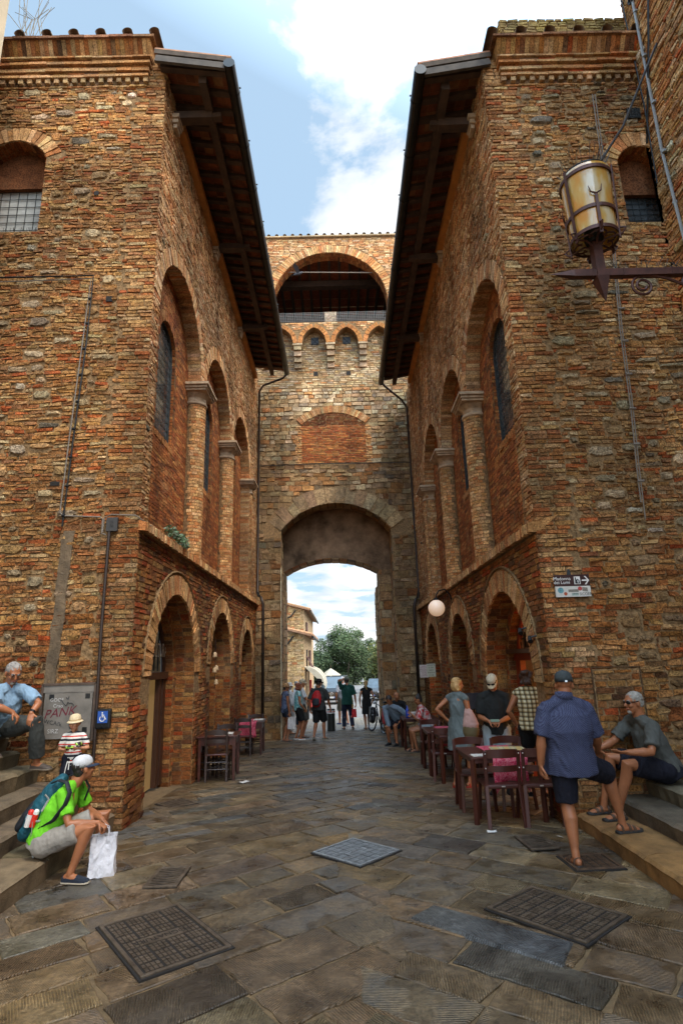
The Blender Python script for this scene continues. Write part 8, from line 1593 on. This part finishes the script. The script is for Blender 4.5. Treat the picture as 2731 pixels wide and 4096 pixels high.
# ---- vehicles
M_carb = pbr('black_car_paint', (.008, .008, .010), .3, .0, coat=.35, spec=.4); M_carg = pbr('dark_brown_car_paint', (.045, .035, .03), .2, .3, coat=1.0); M_carsil = pbr('silver_car_paint', (.30, .31, .32), .25, .6, coat=1.0); M_wind = pbr('windscreen_glass', (.03, .045, .055), .06, 0, nz=(1.5, .3, 2.0), spec=.8, coat=.5); M_chrome = pbr('chrome', (.6, .6, .6), .15, 1.0); M_tyre = pbr('tyre_rubber', (.015, .015, .015), .85); M_lampg = pbr('headlamp_glass', (.55, .56, .58), .1, coat=1.0); M_plate = pbr('plate_white', (.6, .6, .58), .5); M_eu = pbr('plate_blue', (.02, .08, .4), .5)  # M_wind noise paints sky reflections into the glass colour
def car(label, x, y, a, L_, W, Hh, paint, van, emblem, text):
    """front faces -y before turning"""
    e = empty('van' if van else 'parked_car', label, 'van' if van else 'car', (x, y, gz(y)), a); hb = 1.0 if van else .92; mb = MB()
    if van: sec = [(0, .38, .70, .86), (.08, .30, .92, .95), (.5, .26, 1.02, .99), (1.0, .26, 1.10, 1.0), (1.05, .26, 1.10, 1.0), (L_ * .9, .28, 1.1, 1.0), (L_, .36, 1.05, .94)]
    else: sec = [(0, .38, .62, .82), (.10, .28, .80, .94), (.6, .24, .90, .99), (1.1, .24, .97, 1.0), (L_ * .6, .24, .98, 1.0), (L_ * .9, .28, .98, .97), (L_, .4, .9, .88)]
    vs = []; n = 8
    for (yy, zb, zt, wf) in sec:
        w = W / 2 * wf
        for (u, v) in ((-1, 0), (-1.02, .5), (-1, .85), (-.86, 1), (.86, 1), (1, .85), (1.02, .5), (1, 0)): vs.append((u * w, yy, zb + (zt - zb) * v))
    mb.add(vs, [(i * n + j, i * n + (j + 1) % n, (i + 1) * n + (j + 1) % n, (i + 1) * n + j) for i in range(len(sec) - 1) for j in range(n)] + [tuple(range(n)), tuple((len(sec) - 1) * n + j for j in reversed(range(n)))]); part(mb, 'body', paint, e, smooth=False, bevel=.02)
    zb = 1.05 if van else .92; y0, y1, yr = (.85, 1.55, L_ * .98) if van else (1.05, 1.85, L_ * .9); wt = W / 2 * .86
    mb = MB(); B = [(-W / 2 * .97, y0, zb), (W / 2 * .97, y0, zb), (W / 2 * .97, yr, zb), (-W / 2 * .97, yr, zb), (-wt, y1, Hh), (wt, y1, Hh), (wt, yr - (.1 if van else .5), Hh), (-wt, yr - (.1 if van else .5), Hh)]
    mb.add(B, ((4, 5, 6, 7), (0, 1, 5, 4), (1, 2, 6, 5), (2, 3, 7, 6), (3, 0, 4, 7))); part(mb, 'cabin', paint, e, bevel=.04)
    lerp = lambda p, q, t: tuple(p[i] + (q[i] - p[i]) * t for i in range(3))
    def pane(a_, b_, c_, d_, m, nm, off):
        mb = MB(); P = lambda u, v: V3(lerp(lerp(a_, b_, u), lerp(d_, c_, u), v)); nn = (V3(b_) - V3(a_)).cross(V3(d_) - V3(a_)).normalized() * off; mb.quad(P(m, m) + nn, P(1 - m, m) + nn, P(1 - m, 1 - m * .8) + nn, P(m, 1 - m * .8) + nn); part(mb, nm, M_wind, e)
    pane(B[0], B[1], B[5], B[4], .06, 'windscreen', .012); pane(B[1], B[2], B[6], B[5], .08, 'side_window', .012); pane(B[3], B[0], B[4], B[7], .08, 'side_window', .012)
    for s in (-1, 1):
        mb = MB(); mb.box((s * W * .385, .03, .80 if van else .70), (W * .17, .16, .16), rotz(s * .3)); part(mb, 'headlight', M_lampg, e, bevel=.03); mb = MB(); mb.box((s * (W / 2 + .09), y0 + .25, zb + .12), (.18, .1, .2)); part(mb, 'wing_mirror', paint, e, bevel=.03)
        for yy in (.85, L_ - .95): mb = MB(); mb.lathe([(.20, -.1), (.33, -.11), (.335, 0), (.33, .11), (.20, .1)], (s * (W / 2 - .12), yy, .335), 20, Matrix.Rotation(pi / 2, 3, 'Y')); w = part(mb, 'wheel', M_tyre, e); mb = MB(); mb.lathe([(0, .06), (.2, .08), (.21, .1)], (s * (W / 2 - .12), yy, .335), 14, Matrix.Rotation(s * pi / 2, 3, 'Y')); part(mb, 'rim', M_chrome, w)
    mb = MB()
    for k in range(3): mb.box((0, -.01, (.66 if van else .58) + .07 * k), (W * .52, .03, .028))
    part(mb, 'grille', M_chrome, e); mb = MB(); mb.box((0, .0, .38), (W * .9, .10, .12)); mb.box((0, -.02, .30), (W * .8, .08, .05)); part(mb, 'bumper', M_iron, e, bevel=.02)
    mb = MB(); mb.box((0, -.065, .50 if van else .44), (.52, .012, .115)); pl = part(mb, 'number_plate', M_plate, e); mb = MB()
    for s in (-1, 1): mb.box((s * .235, -.073, .50 if van else .44), (.045, .006, .11))
    part(mb, 'plate_band', M_eu, pl); mb = MB(); text_mesh(mb, text, .095, lambda s, z, d: V3((s, -.074 - d, (.50 if van else .44) + z))); part(mb, 'plate_text', M_black, pl)
    if emblem:
        mb = MB(); zc = .76; mb.tube([(.115 * cos(t * pi / 12), -.045, zc + .115 * sin(t * pi / 12)) for t in range(24)], .014, 6, closed=True)
        for k in range(3): a_ = pi / 2 + k * 2 * pi / 3; q = .035; mb.add([(.11 * cos(a_), -.05, zc + .11 * sin(a_)), (q * cos(a_ + 1.05), -.05, zc + q * sin(a_ + 1.05)), (0, -.06, zc), (q * cos(a_ - 1.05), -.05, zc + q * sin(a_ - 1.05))], ((0, 1, 2), (0, 2, 3)))
        part(mb, 'star_emblem', M_chrome, e)
    return e
car('black van with silver star emblem facing us beyond the gate', -.72, 45, radians(-6), 4.9, 1.93, 1.95, M_carb, True, True, 'FM 145 CZ')
car('dark car with light roof parked on the right beyond the gate', 2.55, 50, radians(-20), 4.4, 1.85, 1.70, M_carg, False, False, 'DX 301 LB'); car('silver grey car parked at the far right beyond the gate', 3.75, 53, radians(-24), 4.4, 1.85, 1.62, M_carsil, False, False, 'EK 772 TR')
# ---- touring bicycles
M_bikef = pbr('black_bike_frame', (.015, .015, .017), .35, .2)
def bike():
    e = bpy.data.objects.new('bicycle', None); link(e); R_ = .345
    for yy in (0, 1.06):
        mb = MB(); mb.tube([(0, yy + R_ * cos(t * pi / 16), R_ + R_ * sin(t * pi / 16)) for t in range(32)], .024, 8, closed=True, ref=(1, 0, 0)); w = part(mb, 'wheel', M_tyre, e, smooth=True); mb = MB()
        mb.tube([(0, yy + (R_ - .03) * cos(t * pi / 16), R_ + (R_ - .03) * sin(t * pi / 16)) for t in range(32)], .010, 6, closed=True, ref=(1, 0, 0))
        for k in range(14): a = k * pi / 7; mb.bar((0, yy, R_), (0, yy + (R_ - .03) * cos(a), R_ + (R_ - .03) * sin(a)), .003, .003)
        part(mb, 'rim', M_chrome, w); mb = MB(); mb.tube([(0, yy + (R_ + .04) * cos(t), R_ + (R_ + .04) * sin(t)) for t in [.3 + k * .22 for k in range(12)]], .022, 6); part(mb, 'mudguard', M_bikef, e)
    mb = MB(); T = lambda a, b, r: mb.tube([a, b], r, 8); T((0, .86, .86), (0, .45, .30), .022); T((0, .86, .90), (0, .28, .78), .018); T((0, .22, .92), (0, .45, .30), .017)
    for s in (-1, 1): T((s * .05, 0, R_), (s * .02, .45, .30), .010); T((s * .05, 0, R_), (s * .02, .26, .76), .009); T((s * .05, 1.06, R_), (s * .04, .92, .72), .014)
    T((0, .93, .70), (0, .84, 1.02), .02); part(mb, 'frame', M_bikef, e, smooth=True)
    mb = MB(); mb.tube([(-.30, .72, 1.02), (-.22, .82, 1.06), (0, .86, 1.05), (.22, .82, 1.06), (.30, .72, 1.02)], .013, 8)
    for s in (-1, 1): mb.tube([(s * .20, .80, 1.06), (s * .30, .72, 1.02)], .019, 8); mb.bar((s * .2, .86, 1.03), (s * .28, .84, .98), .012, .02)
    part(mb, 'handlebar', M_bikef, e); mb = MB(); mb.rtube([(0, .08, .985), (0, .2, .98), (0, .34, .97)], [(.075, .03), (.06, .028), (.025, .022)], 12, ref=(1, 0, 0)); part(mb, 'saddle', M_iron, e, smooth=True)
    mb = MB()
    for s in (-1, 1): mb.tube([(s * .06, -.28, .74), (s * .06, .2, .74), (s * .06, .0, R_)], .006, 5)
    part(mb, 'rack', M_iron, e); mb = MB(); mb.lathe([(.09, -.004), (.09, .004)], (.07, .45, .30), 18, Matrix.Rotation(pi / 2, 3, 'Y')); mb.bar((.09, .45, .30), (.1, .45, .14), .02, .012); mb.bar((-.09, .45, .30), (-.1, .45, .46), .02, .012); mb.box((.13, .45, .13), (.07, .05, .02)); part(mb, 'crankset', M_iron, e)
    mb = MB(); mb.lathe([(.05, 0), (.06, .05), (.055, .08)], (0, .98, .92), 14, Matrix.Rotation(-pi / 2, 3, 'X'), cap=True); part(mb, 'headlight', M_lampg, e)
    return e
b1 = bike(); b1.location = (1.38, 20.05, gz(20.3)); b1.rotation_euler = (0, radians(9), radians(200) + pi); tag(b1, 'dark touring bicycle nearest the gateway, front wheel towards us', 'bicycle', 'touring bicycles at the right jamb')
b2 = copy_tree(b1); b2.location = (1.66, 19.75, gz(19.9)); b2.rotation_euler = (0, radians(9), radians(192) + pi); tag(b2, 'dark touring bicycle closer to the wall with red pannier', 'bicycle', 'touring bicycles at the right jamb')
def pannier(label, x, y, z, mat, a):
    e = empty('pannier', label, 'pannier bag', (x, y, z), a, 'pannier bags on the bicycles'); mb = MB(); mb.rtube([(0, 0, .02), (0, 0, .18), (0, 0, .34)], [(.20, .10), (.20, .11), (.17, .09)], 16, ref=(0, 1, 0)); remesh(mb, 'bag', mat, e, .014, 3, .5, (.006, 9, 9)); mb = MB(); mb.box((-.0, 0, .40), (.15, .28, .08)); part(mb, 'lid', mat, e, bevel=.03); mb = MB(); mb.lathe([(.035, 0), (0, .004)], (-.09, -.02, .2), 12, Matrix.Rotation(-pi / 2, 3, 'Y')); mb.lathe([(.035, 0), (0, .004)], (-.02, -.178, .2), 12, Matrix.Rotation(pi / 2, 3, 'X')); part(mb, 'round_badge', M_whitep, e)
    return e
pannier('glossy black pannier bag on the left bicycle', 1.02, 20.25, gz(20.3) + .40, pbr('glossy_black_tarpaulin', (.012, .012, .014), .25, bump=(12, .4, .02)), .2); pannier('bright red pannier bag between the two bicycles', 1.42, 19.72, gz(20) + .38, pbr('red_tarpaulin', (.50, .012, .010), .4, bump=(12, .5, .02)), .2)
# ------------------------------------------------------------------ small litter
for k, (x, y, s, lab) in enumerate(((1.62, 7.02, .05, 'small torn white paper scrap on the paving by the drain grate'), (-1.75, 11.0, .09, 'flat white paper scrap on the paving beside the near left table'), (2.28, 6.75, .035, 'tiny crumpled white scrap near the kerb of the right steps'))):
    mb = MB(); mb.add([(-s, -s * .5, 0), (s, -s * .6, .004), (s * 1.1, s * .5, .012), (0, s * .3, .006), (-s * .9, s * .6, .014)], ((0, 1, 2, 3), (0, 3, 4))); o = mb.build('paper_scrap', M_whitep); o.location = (x, y, gz(y) + .008); o.rotation_euler.z = k; tag(o, lab, 'paper scrap', 'paper scraps on the paving')
bpy.data.scenes.remove(TMP)
